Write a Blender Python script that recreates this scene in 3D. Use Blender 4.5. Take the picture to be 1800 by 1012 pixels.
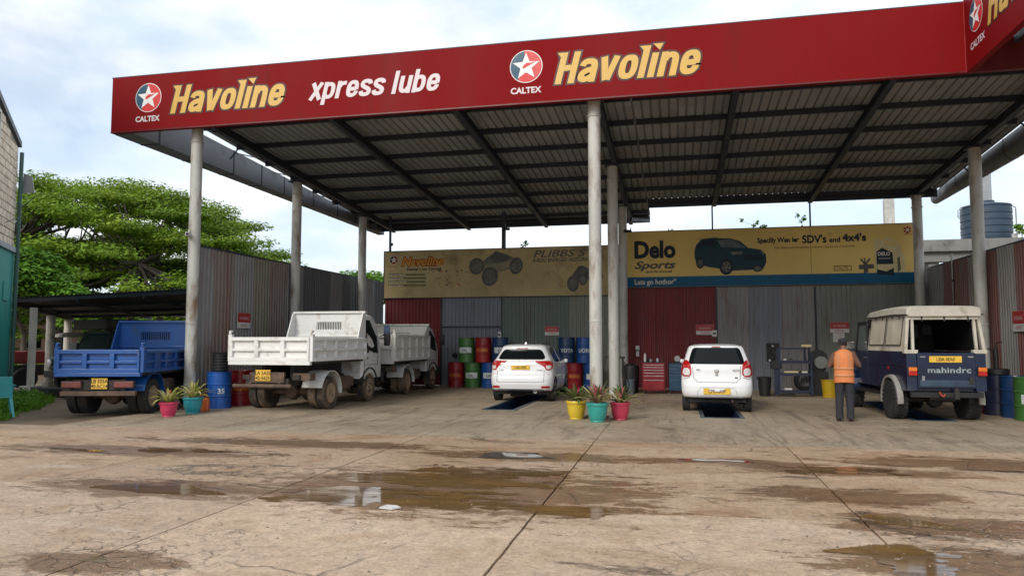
import bpy, bmesh, math, random
import numpy as np
from mathutils import Vector, Matrix, noise as mnoise

for o in list(bpy.data.objects):
    bpy.data.objects.remove(o)
random.seed(7)
rng = np.random.default_rng(11)
SC = bpy.context.scene
COL = SC.collection
PI = math.pi

# ------------------------------------------------------------------ camera
cam_d = bpy.data.cameras.new("camera")
cam = bpy.data.objects.new("camera", cam_d)
COL.objects.link(cam)
cam.location = (0, 0, 1.6)
cam.rotation_euler = (math.radians(90 + 4.136), 0, math.radians(12.544))
cam_d.sensor_width = 36.0
cam_d.lens = 26.0
cam_d.clip_start = 0.05
cam_d.clip_end = 2000
SC.camera = cam

# ------------------------------------------------------------------ world: bright broken overcast
SUN_EL, SUN_AZ = 33.0, 200.0
W = bpy.data.worlds.new("World")
SC.world = W
W.use_nodes = True
wt = W.node_tree
wt.nodes.clear()
def wn(t, **k):
    n = wt.nodes.new(t)
    for a, b in k.items():
        setattr(n, a, b)
    return n
w_out = wn('ShaderNodeOutputWorld')
w_bg = wn('ShaderNodeBackground')
w_bg.inputs['Strength'].default_value = 0.15
w_sky = wn('ShaderNodeTexSky')
w_sky.sky_type = 'NISHITA'
w_sky.sun_disc = False
w_sky.sun_elevation = math.radians(SUN_EL)
w_sky.sun_rotation = math.radians(SUN_AZ)
w_sky.air_density = 1.0
w_sky.dust_density = 2.0
w_tc = wn('ShaderNodeTexCoord')
w_map = wn('ShaderNodeMapping')
w_map.inputs['Scale'].default_value = (1.0, 1.0, 2.2)
w_map.inputs['Location'].default_value = (0.35, 0.1, 0.2)
w_n1 = wn('ShaderNodeTexNoise')
w_n1.inputs['Scale'].default_value = 2.3
w_n1.inputs['Detail'].default_value = 9
w_n1.inputs['Roughness'].default_value = 0.55
w_n1.inputs['Distortion'].default_value = 0.3
w_r1 = wn('ShaderNodeValToRGB')
w_r1.color_ramp.elements[0].position = 0.36
w_r1.color_ramp.elements[0].color = (0.48, 0.48, 0.48, 1)
w_r1.color_ramp.elements[1].position = 0.56
w_r1.color_ramp.elements[1].color = (1, 1, 1, 1)
w_n2 = wn('ShaderNodeTexNoise')
w_n2.inputs['Scale'].default_value = 4.2
w_n2.inputs['Detail'].default_value = 7
w_r2 = wn('ShaderNodeValToRGB')          # cloud brightness: grey bellies and white tops
w_r2.color_ramp.elements[0].position = 0.38
w_r2.color_ramp.elements[0].color = (4.2, 4.85, 5.6, 1)
w_r2.color_ramp.elements[1].position = 0.58
w_r2.color_ramp.elements[1].color = (6.0, 6.15, 6.3, 1)
w_mix = wn('ShaderNodeMix', data_type='RGBA')
L = wt.links.new
L(w_tc.outputs['Generated'], w_map.inputs['Vector'])
L(w_map.outputs['Vector'], w_n1.inputs['Vector'])
L(w_map.outputs['Vector'], w_n2.inputs['Vector'])
L(w_n1.outputs['Fac'], w_r1.inputs['Fac'])
L(w_n2.outputs['Fac'], w_r2.inputs['Fac'])
L(w_r1.outputs['Color'], w_mix.inputs[0])
L(w_sky.outputs['Color'], w_mix.inputs[6])
L(w_r2.outputs['Color'], w_mix.inputs[7])
L(w_mix.outputs[2], w_bg.inputs['Color'])
L(w_bg.outputs['Background'], w_out.inputs['Surface'])

# ------------------------------------------------------------------ sun behind cloud
sun_d = bpy.data.lights.new("sun", 'SUN')
sun_d.energy = 1.5
sun_d.angle = math.radians(22)
sun_d.color = (1.0, 0.95, 0.87)
sun = bpy.data.objects.new("sun", sun_d)
COL.objects.link(sun)
# the light comes from behind the camera, a little from the left, high up
sun.rotation_euler = (math.radians(90 - SUN_EL), 0, math.radians(-20))
sun.location = (0, 0, 40)

SC.view_settings.view_transform = 'Standard'
SC.view_settings.look = 'None'
SC.view_settings.exposure = 0.4
SC.view_settings.gamma = 1.0
SC.view_settings.use_curve_mapping = False
SC.render.engine = 'CYCLES'
SC.cycles.max_bounces = 8
SC.cycles.diffuse_bounces = 5
SC.cycles.glossy_bounces = 4
SC.cycles.use_denoising = True
SC.cycles.caustics_reflective = False
SC.cycles.caustics_refractive = False

# ------------------------------------------------------------------ object helpers
def link(o, parent=None):
    COL.objects.link(o)
    if parent is not None:
        o.parent = parent
    return o

def tag(o, label=None, cat=None, group=None, kind=None):
    if label: o['label'] = label
    if cat: o['category'] = cat
    if group: o['group'] = group
    if kind: o['kind'] = kind
    return o

def thing(name, label, cat, loc=(0, 0, 0), rz=0.0, group=None, scale=None):
    o = bpy.data.objects.new(name, None)
    o.empty_display_size = 0.2
    link(o)
    o.location = loc
    o.rotation_euler = (0, 0, rz)
    if scale:
        o.scale = scale
    return tag(o, label, cat, group)

def children(o):
    return [c for c in bpy.data.objects if c.parent == o]

class MB:
    """collects shapes, then links them as one mesh object"""
    def __init__(self):
        self.v, self.f, self.mi = [], [], []
        self.cur = 0
    def add(self, vs, fs):
        b = len(self.v)
        self.v.extend([tuple(p) for p in vs])
        for f in fs:
            self.f.append(tuple(b + i for i in f))
            self.mi.append(self.cur)
        return self
    def box(self, x0, x1, y0, y1, z0, z1):
        vs = [(x0, y0, z0), (x1, y0, z0), (x1, y1, z0), (x0, y1, z0), (x0, y0, z1), (x1, y0, z1), (x1, y1, z1), (x0, y1, z1)]
        return self.add(vs, [(3, 2, 1, 0), (4, 5, 6, 7), (0, 1, 5, 4), (1, 2, 6, 5), (2, 3, 7, 6), (3, 0, 4, 7)])
    def beam(self, p0, p1, w, h, up=(0, 0, 1)):
        p0, p1 = Vector(p0), Vector(p1)
        d = (p1 - p0).normalized()
        s = d.cross(Vector(up))
        if s.length < 1e-4:
            s = d.cross(Vector((1, 0, 0)))
        s.normalize()
        u = s.cross(d).normalized()
        vs = []
        for p in (p0, p1):
            for a, b in ((-1, -1), (1, -1), (1, 1), (-1, 1)):
                vs.append(p + s * (a * w / 2) + u * (b * h / 2))
        return self.add(vs, [(3, 2, 1, 0), (4, 5, 6, 7), (0, 1, 5, 4), (1, 2, 6, 5), (2, 3, 7, 6), (3, 0, 4, 7)])
    def ring_loft(self, rings, closed=True, cap=True):
        n = len(rings[0])
        vs = [p for r in rings for p in r]
        fs = []
        for i in range(len(rings) - 1):
            for j in range(n if closed else n - 1):
                k = (j + 1) % n
                fs.append((i * n + j, i * n + k, (i + 1) * n + k, (i + 1) * n + j))
        if cap and closed:
            fs.append(tuple(reversed(range(n))))
            fs.append(tuple((len(rings) - 1) * n + j for j in range(n)))
        return self.add(vs, fs)
    def tube(self, pts, r, n=8, cap=True):
        pts = [Vector(p) for p in pts]
        rs = r if isinstance(r, (list, tuple)) else [r] * len(pts)
        rings = []
        ref = None
        for i, p in enumerate(pts):
            d = (pts[min(i + 1, len(pts) - 1)] - pts[max(i - 1, 0)]).normalized()
            if ref is None:
                ref = Vector((0, 0, 1)) if abs(d.z) < 0.9 else Vector((1, 0, 0))
            a = ref - d * ref.dot(d)
            if a.length < 1e-4:
                a = d.orthogonal()
            a.normalize()
            ref = a
            b = d.cross(a)
            rings.append([p + (a * math.cos(t) + b * math.sin(t)) * rs[i] for t in [2 * PI * k / n for k in range(n)]])
        return self.ring_loft(rings, True, cap)
    def lathe(self, prof, n=24, c=(0, 0, 0), axis='z'):
        """prof: list of (radius, height) from bottom to top"""
        rings = []
        for r, h in prof:
            ring = []
            for k in range(n):
                t = 2 * PI * k / n
                a, b = r * math.cos(t), r * math.sin(t)
                p = {'z': (a, b, h), 'x': (h, a, b), 'y': (b, h, a)}[axis]
                ring.append((p[0] + c[0], p[1] + c[1], p[2] + c[2]))
            rings.append(ring)
        return self.ring_loft(rings, True, True)
    def prism(self, pts, O, u, v, n, d):
        """2-D outline pts in frame O,u,v extruded d along n (front face at +d)"""
        O, u, v, n = Vector(O), Vector(u), Vector(v), Vector(n)
        k = len(pts)
        a = [O + u * p[0] + v * p[1] for p in pts]
        b = [q + n * d for q in a]
        fs = [tuple(range(k, 2 * k)), tuple(reversed(range(k)))]
        fs += [(i, (i + 1) % k, k + (i + 1) % k, k + i) for i in range(k)]
        return self.add(a + b, fs)
    def mesh(self, name, mats, smooth=None):
        me = bpy.data.meshes.new(name)
        me.from_pydata(self.v, [], self.f)
        mats = mats if isinstance(mats, (list, tuple)) else [mats]
        for m in mats:
            me.materials.append(m)
        if len(mats) > 1:
            me.polygons.foreach_set('material_index', self.mi)
        if smooth is not None:
            me.polygons.foreach_set('use_smooth', [True] * len(me.polygons))
            me.update()
            me.set_sharp_from_angle(angle=math.radians(smooth))
        me.update()
        return me
    def build(self, name, mats, parent=None, smooth=None, bevel=0.0, fix=False):
        me = self.mesh(name, mats, smooth)
        if fix:
            bm = bmesh.new(); bm.from_mesh(me)
            bmesh.ops.recalc_face_normals(bm, faces=bm.faces)
            bm.to_mesh(me); bm.free()
        o = bpy.data.objects.new(name, me)
        link(o, parent)
        if bevel:
            m = o.modifiers.new('edge', 'BEVEL')
            m.width = bevel
            m.segments = 2
            m.limit_method = 'ANGLE'
            m.angle_limit = math.radians(40)
        return o

def inst(name, me, parent=None, loc=(0, 0, 0), rot=(0, 0, 0), scale=(1, 1, 1)):
    o = bpy.data.objects.new(name, me)
    link(o, parent)
    o.location, o.rotation_euler, o.scale = loc, rot, scale
    return o

def copy_tree(root, loc, rz, label, group=None):
    r = root.copy(); link(r)
    r.location = loc; r.rotation_euler = (0, 0, rz)
    r['label'] = label
    if group: r['group'] = group
    for ch in children(root):
        c = ch.copy(); link(c); c.parent = r
        for g in children(ch):
            d = g.copy(); link(d); d.parent = c
    return r

# ------------------------------------------------------------------ material helper
MATS = {}
def PM(name, base, rough=0.5, var=0.15, scale=3.0, dirt=None, damt=0.0, dscale=1.2, bump=0.0, bscale=40.0, metal=0.0,
       stretch=(1, 1, 1), spec=0.5, coat=0.0, fine=0.08, rvar=0.12, trans=0.0, coord='Object'):
    """procedural paint / metal / stone: two noises of colour, a dirt noise, fine grain and bump"""
    if name in MATS:
        return MATS[name]
    m = bpy.data.materials.new(name)
    MATS[name] = m
    m.use_nodes = True
    t = m.node_tree
    N, Lk = t.nodes, t.links.new
    b = N['Principled BSDF']
    tc = N.new('ShaderNodeTexCoord')
    oi = N.new('ShaderNodeObjectInfo')
    mp = N.new('ShaderNodeMapping')
    mp.inputs['Scale'].default_value = stretch
    add = N.new('ShaderNodeVectorMath'); add.operation = 'ADD'
    sc = N.new('ShaderNodeVectorMath'); sc.operation = 'SCALE'
    sc.inputs[0].default_value = (13.1, 7.7, 3.9)
    Lk(oi.outputs['Random'], sc.inputs['Scale'])
    if coord == 'Position':
        g = N.new('ShaderNodeNewGeometry')
        Lk(g.outputs['Position'], mp.inputs['Vector'])
    else:
        Lk(tc.outputs['Object'], add.inputs[0]); Lk(sc.outputs[0], add.inputs[1])
        Lk(add.outputs[0], mp.inputs['Vector'])
    def noise(s, d=5, r=0.55):
        n = N.new('ShaderNodeTexNoise')
        n.inputs['Scale'].default_value = s
        n.inputs['Detail'].default_value = d
        n.inputs['Roughness'].default_value = r
        Lk(mp.outputs['Vector'], n.inputs['Vector'])
        return n
    def ramp(src, a, b_, c0=(0, 0, 0, 1), c1=(1, 1, 1, 1)):
        r = N.new('ShaderNodeValToRGB')
        r.color_ramp.elements[0].position = a; r.color_ramp.elements[0].color = c0
        r.color_ramp.elements[1].position = b_; r.color_ramp.elements[1].color = c1
        Lk(src, r.inputs['Fac'])
        return r
    lo = tuple(max(0, c * (1 - var)) for c in base) + (1,)
    hi = tuple(min(1, c * (1 + var)) for c in base) + (1,)
    n1 = noise(scale)
    r1 = ramp(n1.outputs['Fac'], 0.3, 0.7, lo, hi)
    col = r1.outputs['Color']
    if fine:
        n2 = noise(bscale, 3)
        r2 = ramp(n2.outputs['Fac'], 0.25, 0.75, (1 - fine,) * 3 + (1,), (1 + fine,) * 3 + (1,))
        mx = N.new('ShaderNodeMix'); mx.data_type = 'RGBA'; mx.blend_type = 'MULTIPLY'
        mx.inputs[0].default_value = 1.0
        Lk(col, mx.inputs[6]); Lk(r2.outputs['Color'], mx.inputs[7])
        col = mx.outputs[2]
    if dirt is not None and damt > 0:
        n3 = noise(dscale, 8, 0.65)
        r3 = ramp(n3.outputs['Fac'], 0.66 - 0.32 * damt, 0.86 - 0.32 * damt)
        mx = N.new('ShaderNodeMix'); mx.data_type = 'RGBA'
        Lk(r3.outputs['Color'], mx.inputs[0])
        Lk(col, mx.inputs[6]); mx.inputs[7].default_value = tuple(dirt) + (1,)
        col = mx.outputs[2]
    Lk(col, b.inputs['Base Color'])
    rr = ramp(n1.outputs['Fac'], 0.3, 0.7, (max(0.02, rough - rvar),) * 3 + (1,), (min(1, rough + rvar),) * 3 + (1,))
    Lk(rr.outputs['Color'], b.inputs['Roughness'])
    b.inputs['Metallic'].default_value = metal
    b.inputs['Specular IOR Level'].default_value = spec
    if coat:
        b.inputs['Coat Weight'].default_value = coat
        b.inputs['Coat Roughness'].default_value = 0.06
    if bump:
        n4 = noise(bscale * 0.7, 4)
        bp = N.new('ShaderNodeBump')
        bp.inputs['Strength'].default_value = bump
        bp.inputs['Distance'].default_value = 0.01
        Lk(n4.outputs['Fac'], bp.inputs['Height'])
        Lk(bp.outputs['Normal'], b.inputs['Normal'])
    if trans:
        b.inputs['Transmission Weight'].default_value = 0.0
        tr = N.new('ShaderNodeBsdfTranslucent')
        Lk(col, tr.inputs['Color'])
        ms = N.new('ShaderNodeMixShader')
        ms.inputs[0].default_value = trans
        Lk(b.outputs[0], ms.inputs[1]); Lk(tr.outputs[0], ms.inputs[2])
        Lk(ms.outputs[0], N['Material Output'].inputs['Surface'])
    return m

# common materials
M_red_fascia = PM('fascia_red', (0.195, 0.0035, 0.005), 0.62, var=0.05, scale=0.6, fine=0.03, dirt=(0.135, 0.009, 0.010), damt=0.26, dscale=2.2, spec=0.12, stretch=(1, 1, 0.16))
M_white_sign = PM('sign_white', (0.78, 0.77, 0.76), 0.5, var=0.04)
M_gold = PM('letter_gold', (0.64, 0.40, 0.085), 0.45, var=0.06, scale=1.2)
M_letter_dark = PM('letter_outline', (0.045, 0.008, 0.006), 0.5, var=0.05)
M_letter_white = PM('letter_white', (0.66, 0.59, 0.61), 0.5, var=0.04)
M_logo_teal = PM('logo_teal', (0.012, 0.075, 0.13), 0.45, var=0.05)
M_logo_red = PM('logo_red', (0.60, 0.03, 0.03), 0.45, var=0.05)
M_steel_dark = PM('steel_navy', (0.022, 0.028, 0.042), 0.55, var=0.25, scale=2, dirt=(0.06, 0.05, 0.045), damt=0.25)
M_roof_sheet = PM('roof_sheet', (0.27, 0.285, 0.30), 0.55, var=0.2, scale=0.8, stretch=(1, 0.25, 1), dirt=(0.19, 0.15, 0.125), damt=0.28, dscale=1.0)
M_gutter = PM('gutter_zinc', (0.15, 0.16, 0.175), 0.5, var=0.2, scale=0.8, dirt=(0.07, 0.07, 0.07), damt=0.35)
M_column = PM('column_paint', (0.45, 0.45, 0.42), 0.55, var=0.16, scale=2.0, stretch=(1, 1, 0.35), dirt=(0.19, 0.115, 0.06), damt=0.46, dscale=3.4, bump=0.2)
M_tyre = PM('tyre_rubber', (0.020, 0.020, 0.021), 0.8, var=0.25, scale=4, dirt=(0.07, 0.055, 0.042), damt=0.3, dscale=3, bump=0.2)
M_tyre_dusty = PM('tyre_dusty', (0.045, 0.038, 0.032), 0.85, var=0.3, scale=4, dirt=(0.22, 0.15, 0.095), damt=0.6, dscale=2.2, bump=0.2)
M_rim_dusty = PM('rim_dusty', (0.30, 0.21, 0.14), 0.75, var=0.25, scale=5, dirt=(0.10, 0.06, 0.04), damt=0.4, dscale=6)
M_rim_steel = PM('rim_steel', (0.30, 0.30, 0.31), 0.4, var=0.15, metal=0.6)
M_chassis = PM('chassis_grime', (0.028, 0.024, 0.021), 0.8, var=0.3, dirt=(0.13, 0.085, 0.055), damt=0.4, dscale=3)
M_rust = PM('rusty_steel', (0.095, 0.060, 0.042), 0.8, var=0.4, scale=4, dirt=(0.24, 0.16, 0.105), damt=0.38, dscale=3)
M_black = PM('black_plastic', (0.013, 0.013, 0.014), 0.55, var=0.2)
M_glass = PM('dark_glass', (0.007, 0.009, 0.010), 0.05, var=0.2, fine=0, rvar=0.02, spec=0.22)
M_plate = PM('plate_yellow', (0.72, 0.44, 0.05), 0.45, var=0.1, scale=6, dirt=(0.4, 0.25, 0.08), damt=0.2)
M_plate_text = PM('plate_text', (0.05, 0.03, 0.01), 0.6, var=0.1)
M_lamp_red = PM('lamp_red', (0.42, 0.010, 0.010), 0.12, var=0.15, scale=12, coat=0.6)
M_lamp_amber = PM('lamp_amber', (0.70, 0.18, 0.02), 0.15, var=0.15, coat=0.6)
M_lamp_clear = PM('lamp_clear', (0.70, 0.68, 0.66), 0.12, var=0.1, coat=0.6)
M_white_paint = PM('car_white', (0.80, 0.81, 0.82), 0.22, var=0.02, scale=1, fine=0.01, coat=0.5, dirt=(0.55, 0.5, 0.44), damt=0.06)
M_chrome = PM('chrome', (0.6, 0.6, 0.6), 0.15, var=0.05, metal=1.0)

# ------------------------------------------------------------------ concrete
def concrete_mat(name, A, B, C, streak, shed=False, crack=1.0, stain_t=0.63, wet=()):
    m = bpy.data.materials.new(name)
    m.use_nodes = True
    t = m.node_tree
    N, Lk = t.nodes, t.links.new
    b = N['Principled BSDF']
    g = N.new('ShaderNodeNewGeometry')
    oi = N.new('ShaderNodeObjectInfo')
    def mapping(s, loc=(0, 0, 0), rz=0):
        mp = N.new('ShaderNodeMapping')
        mp.inputs['Scale'].default_value = s
        mp.inputs['Location'].default_value = loc
        mp.inputs['Rotation'].default_value = (0, 0, rz)
        Lk(g.outputs['Position'], mp.inputs['Vector'])
        return mp.outputs['Vector']
    def noise(vec, s, d=6, r=0.6, dist=0.0):
        n = N.new('ShaderNodeTexNoise')
        n.inputs['Scale'].default_value = s; n.inputs['Detail'].default_value = d
        n.inputs['Roughness'].default_value = r; n.inputs['Distortion'].default_value = dist
        Lk(vec, n.inputs['Vector'])
        return n.outputs['Fac']
    def ramp(src, a, b_, c0=(0, 0, 0), c1=(1, 1, 1)):
        r = N.new('ShaderNodeValToRGB')
        r.color_ramp.elements[0].position = a; r.color_ramp.elements[0].color = tuple(c0) + (1,)
        r.color_ramp.elements[1].position = b_; r.color_ramp.elements[1].color = tuple(c1) + (1,)
        Lk(src, r.inputs['Fac'])
        return r.outputs['Color']
    def mix(f, a, b_, mode='MIX'):
        x = N.new('ShaderNodeMix'); x.data_type = 'RGBA'; x.blend_type = mode
        if isinstance(f, (int, float)): x.inputs[0].default_value = f
        else: Lk(f, x.inputs[0])
        for s, q in ((6, a), (7, b_)):
            if isinstance(q, tuple): x.inputs[s].default_value = q + (1,)
            else: Lk(q, x.inputs[s])
        return x.outputs[2]
    def math_(op, a, b_=None):
        x = N.new('ShaderNodeMath'); x.operation = op
        for s, q in ((0, a), (1, b_)):
            if q is None: continue
            if isinstance(q, (int, float)): x.inputs[s].default_value = q
            else: Lk(q, x.inputs[s])
        return x.outputs[0]
    iso = mapping((1, 1, 1))
    xs = mapping((0.28, 1.1, 1), (3, 1, 0), 0.06)
    ys = mapping((1.3, 0.22, 1), (1, 5, 0), 0.12 if shed else 0.0)
    st = ys if shed else xs
    col = mix(ramp(noise(iso, 0.42, 7, 0.62, 0.4), 0.32, 0.68), A, B)
    col = mix(math_('MULTIPLY', ramp(noise(iso, 1.1, 8, 0.68, 0.5), 0.53, 0.70), 0.75), col, C)
    col = mix(math_('MULTIPLY', ramp(noise(st, 1.5, 9, 0.7, 0.6), 0.54, 0.68), 0.62), col, streak)
    # pale scoured patches
    col = mix(math_('MULTIPLY', ramp(noise(xs, 0.8, 9, 0.72, 0.3), 0.60, 0.67), 0.55), col, (0.62, 0.55, 0.46))
    # dark damp stains with a ragged edge
    stain = ramp(noise(mapping((0.55, 1.3, 1) if not shed else (1.2, 0.5, 1), (8, 2, 0)), 0.62, 10, 0.74, 0.8), stain_t, stain_t + .03)
    col = mix(math_('MULTIPLY', stain, 0.72 if not shed else 0.6), col, (0.105, 0.075, 0.048) if not shed else (0.05, 0.045, 0.04))
    if shed:
        oil = ramp(noise(iso, 1.7, 7, 0.66, 0.2), 0.63, 0.68)
        col = mix(math_('MULTIPLY', oil, 0.75), col, (0.035, 0.032, 0.03))
        col = mix(math_('MULTIPLY', ramp(noise(mapping((2.6, 0.16, 1), (4, 0, 0), 0.2), 1.2, 8, 0.7, 1.6), 0.56, 0.64), 0.45), col, (0.07, 0.06, 0.052))
    # grit
    grit = noise(iso, 26, 5, 0.8)
    col = mix(1.0, col, ramp(grit, 0.32, 0.68, (0.66,) * 3, (1.24,) * 3), 'MULTIPLY')
    grit2 = noise(iso, 7, 7, 0.8, 0.3)
    col = mix(1.0, col, ramp(grit2, 0.34, 0.66, (0.76,) * 3, (1.15,) * 3), 'MULTIPLY')
    dash = ramp(noise(mapping((0.9, 3.4, 1), (2, 9, 0), 0.05), 3.2, 7, 0.75, 0.5), 0.645, 0.665)
    dmask = ramp(noise(mapping((1, 1, 1), (5.5, 1.2, 0)), 0.45, 4, 0.6), 0.40, 0.52)
    col = mix(math_('MULTIPLY', math_('MULTIPLY', dash, dmask), 0.8), col, (0.075, 0.055, 0.038))
    speck = ramp(noise(iso, 21, 2, 0.5), 0.70, 0.73)
    col = mix(math_('MULTIPLY', speck, 0.5), col, (0.09, 0.065, 0.045))
    # cracks: large wandering ones everywhere, crazing in patches
    def cracks(scale, width, distort):
        nn = N.new('ShaderNodeTexNoise'); nn.inputs['Scale'].default_value = scale * 1.6; nn.inputs['Detail'].default_value = 5
        Lk(iso, nn.inputs['Vector'])
        va = N.new('ShaderNodeVectorMath'); va.operation = 'MULTIPLY_ADD'
        Lk(nn.outputs['Color'], va.inputs[0]); va.inputs[1].default_value = (distort,) * 3; Lk(iso, va.inputs[2])
        v = N.new('ShaderNodeTexVoronoi'); v.feature = 'DISTANCE_TO_EDGE'; v.inputs['Scale'].default_value = scale
        v.voronoi_dimensions = '2D'
        Lk(va.outputs[0], v.inputs['Vector'])
        return ramp(v.outputs['Distance'], width * 0.35, width, (1, 1, 1), (0, 0, 0))
    c1 = math_('MULTIPLY', cracks(0.55, 0.011, 0.7), ramp(noise(iso, 0.5, 3), 0.50, 0.56))
    c2 = math_('MULTIPLY', cracks(3.6, 0.055, 0.2), ramp(noise(mapping((1, 1, 1), (2.6, 0.4, 0)), 0.55, 5, 0.6), 0.555, 0.63))
    def near(px, py, rad):
        d = N.new('ShaderNodeVectorMath'); d.operation = 'DISTANCE'
        Lk(iso, d.inputs[0]); d.inputs[1].default_value = (px, py, 0)
        wob = math_('ADD', d.outputs['Value'], math_('MULTIPLY', math_('SUBTRACT', grit2, 0.5), 1.2))
        return ramp(math_('DIVIDE', wob, rad), 0.45, 1.0, (1, 1, 1), (0, 0, 0))
    broken = math_('MAXIMUM', near(-4.0, 4.9, 1.0), math_('MAXIMUM', near(2.3, 6.9, 1.1), near(-5.6, 8.6, 1.3)))
    c2 = math_('MAXIMUM', c2, math_('MULTIPLY', cracks(4.2, 0.075, 0.25), broken))
    c3 = math_('MULTIPLY', cracks(7.5, 0.06, 0.1), ramp(noise(mapping((1, 1, 1), (7.1, 3.3, 0)), 0.8, 5, 0.65), 0.56, 0.66))
    ck = math_('MULTIPLY', math_('MAXIMUM', c1, math_('MAXIMUM', c2, c3)), math_('MULTIPLY', ramp(noise(iso, 2.3, 5, 0.7), 0.36, 0.60), crack))
    col = mix(math_('MULTIPLY', ck, 0.72 if not shed else 0.4), col, (0.075, 0.055, 0.04))
    wetm = None
    for (px, py, rx, ry) in wet:      # damp ground round standing water, fading out unevenly
        mpw = N.new('ShaderNodeMapping'); mpw.inputs['Scale'].default_value = (1 / rx, 1 / ry, 1); mpw.inputs['Location'].default_value = (-px / rx, -py / ry, 0)
        Lk(g.outputs['Position'], mpw.inputs['Vector'])
        ln = N.new('ShaderNodeVectorMath'); ln.operation = 'LENGTH'; Lk(mpw.outputs['Vector'], ln.inputs[0])
        w_ = ramp(math_('ADD', ln.outputs['Value'], math_('MULTIPLY', math_('SUBTRACT', noise(mapping((0.8, 2.2, 1), (px, py, 0)), 2.0, 11, 0.80, 0.5), 0.5), 3.4)), 0.74, 0.98, (1, 1, 1), (0, 0, 0))
        wetm = w_ if wetm is None else math_('MAXIMUM', wetm, w_)
    if wetm is not None:
        col = mix(math_('MULTIPLY', wetm, 0.85), col, mix(1.0, col, (0.40, 0.29, 0.175), 'MULTIPLY'))
    hs = N.new('ShaderNodeHueSaturation')
    hs.inputs['Saturation'].default_value = 1.0
    Lk(col, hs.inputs['Color'])
    Lk(math_('ADD', math_('MULTIPLY', oi.outputs['Random'], 0.12), 0.94), hs.inputs['Value'])
    Lk(hs.outputs['Color'], b.inputs['Base Color'])
    damp = ramp(noise(xs, 0.5, 8, 0.7, 0.3), 0.45, 0.62)
    rough = math_('SUBTRACT', 0.74, math_('MULTIPLY', damp, 0.36))
    rough = math_('SUBTRACT', rough, math_('MULTIPLY', stain, 0.22))
    if wetm is not None:
        rough = math_('SUBTRACT', rough, math_('MULTIPLY', wetm, 0.42))
    Lk(math_('MAXIMUM', rough, 0.12), b.inputs['Roughness'])
    b.inputs['Specular IOR Level'].default_value = 0.4
    h = math_('SUBTRACT', math_('ADD', math_('MULTIPLY', grit, 0.5), math_('MULTIPLY', grit2, 1.2)), math_('MULTIPLY', ck, 2.0))
    bp = N.new('ShaderNodeBump'); bp.inputs['Strength'].default_value = 0.8; bp.inputs['Distance'].default_value = 0.016
    Lk(h, bp.inputs['Height']); Lk(bp.outputs['Normal'], b.inputs['Normal'])
    return m

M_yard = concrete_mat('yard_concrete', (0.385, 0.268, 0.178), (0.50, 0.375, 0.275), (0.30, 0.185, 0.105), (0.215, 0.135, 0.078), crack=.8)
WET = [(-2.4, 7.9, 2.6, 1.5), (-5.6, 7.2, 1.9, .55), (-2.0, 10.3, 2.0, .45), (1.9, 6.0, 1.1, .55), (2.3, 7.2, 1.2, .5), (-4.2, 4.7, .7, .35), (-8.0, 9.6, 2.6, .5), (2.0, 10.0, 1.6, .45), (4.6, 10.9, 3.0, .7), (.6, 10.4, 1.4, .3), (1.6, 8.4, 1.3, .5), (-6.0, 10.8, 3.0, .5)]
M_yard_mid = concrete_mat('yard_concrete_worn', (0.40, 0.262, 0.155), (0.54, 0.395, 0.275), (0.31, 0.155, 0.066), (0.21, 0.105, 0.045), crack=.7, stain_t=0.575, wet=WET)
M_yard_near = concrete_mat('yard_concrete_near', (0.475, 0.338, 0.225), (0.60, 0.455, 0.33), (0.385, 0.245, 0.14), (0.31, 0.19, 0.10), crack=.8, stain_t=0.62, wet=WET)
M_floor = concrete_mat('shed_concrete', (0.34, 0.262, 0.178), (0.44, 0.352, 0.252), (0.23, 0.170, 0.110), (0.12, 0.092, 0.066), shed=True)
M_soil = PM('soil', (0.16, 0.11, 0.07), 0.95, var=0.35, scale=0.7, dirt=(0.10, 0.09, 0.05), damt=0.4, dscale=1.5, bump=0.5, bscale=14, coord='Position')
M_gap = PM('joint_dirt', (0.055, 0.042, 0.03), 0.95, var=0.3)

# ground sheet to the horizon
g = MB()
R0 = 420
g.add([(-R0, -R0, -0.05), (R0, -R0, -0.05), (R0, R0, -0.05), (-R0, R0, -0.05)], [(0, 1, 2, 3)])
# the three pits need an opening in this sheet: build it as strips round them
g = MB()
PITS = [(-4.46, -3.76, 17.05, 22.6), (0.52, 1.30, 16.25, 21.4), (4.72, 5.42, 16.6, 21.6)]
xs_ = sorted([-R0, R0] + [p[0] for p in PITS] + [p[1] for p in PITS])
for i in range(len(xs_) - 1):
    x0, x1 = xs_[i], xs_[i + 1]
    pit = [p for p in PITS if abs(p[0] - x0) < 1e-6]
    spans = [(-R0, R0)] if not pit else [(-R0, pit[0][2]), (pit[0][3], R0)]
    for a, b_ in spans:
        g.add([(x0, a, -0.05), (x1, a, -0.05), (x1, b_, -0.05), (x0, b_, -0.05)], [(0, 1, 2, 3)])
ground = g.build('ground', M_soil)
tag(ground, 'brown earth around the concrete yard', None, None, 'structure')

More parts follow.
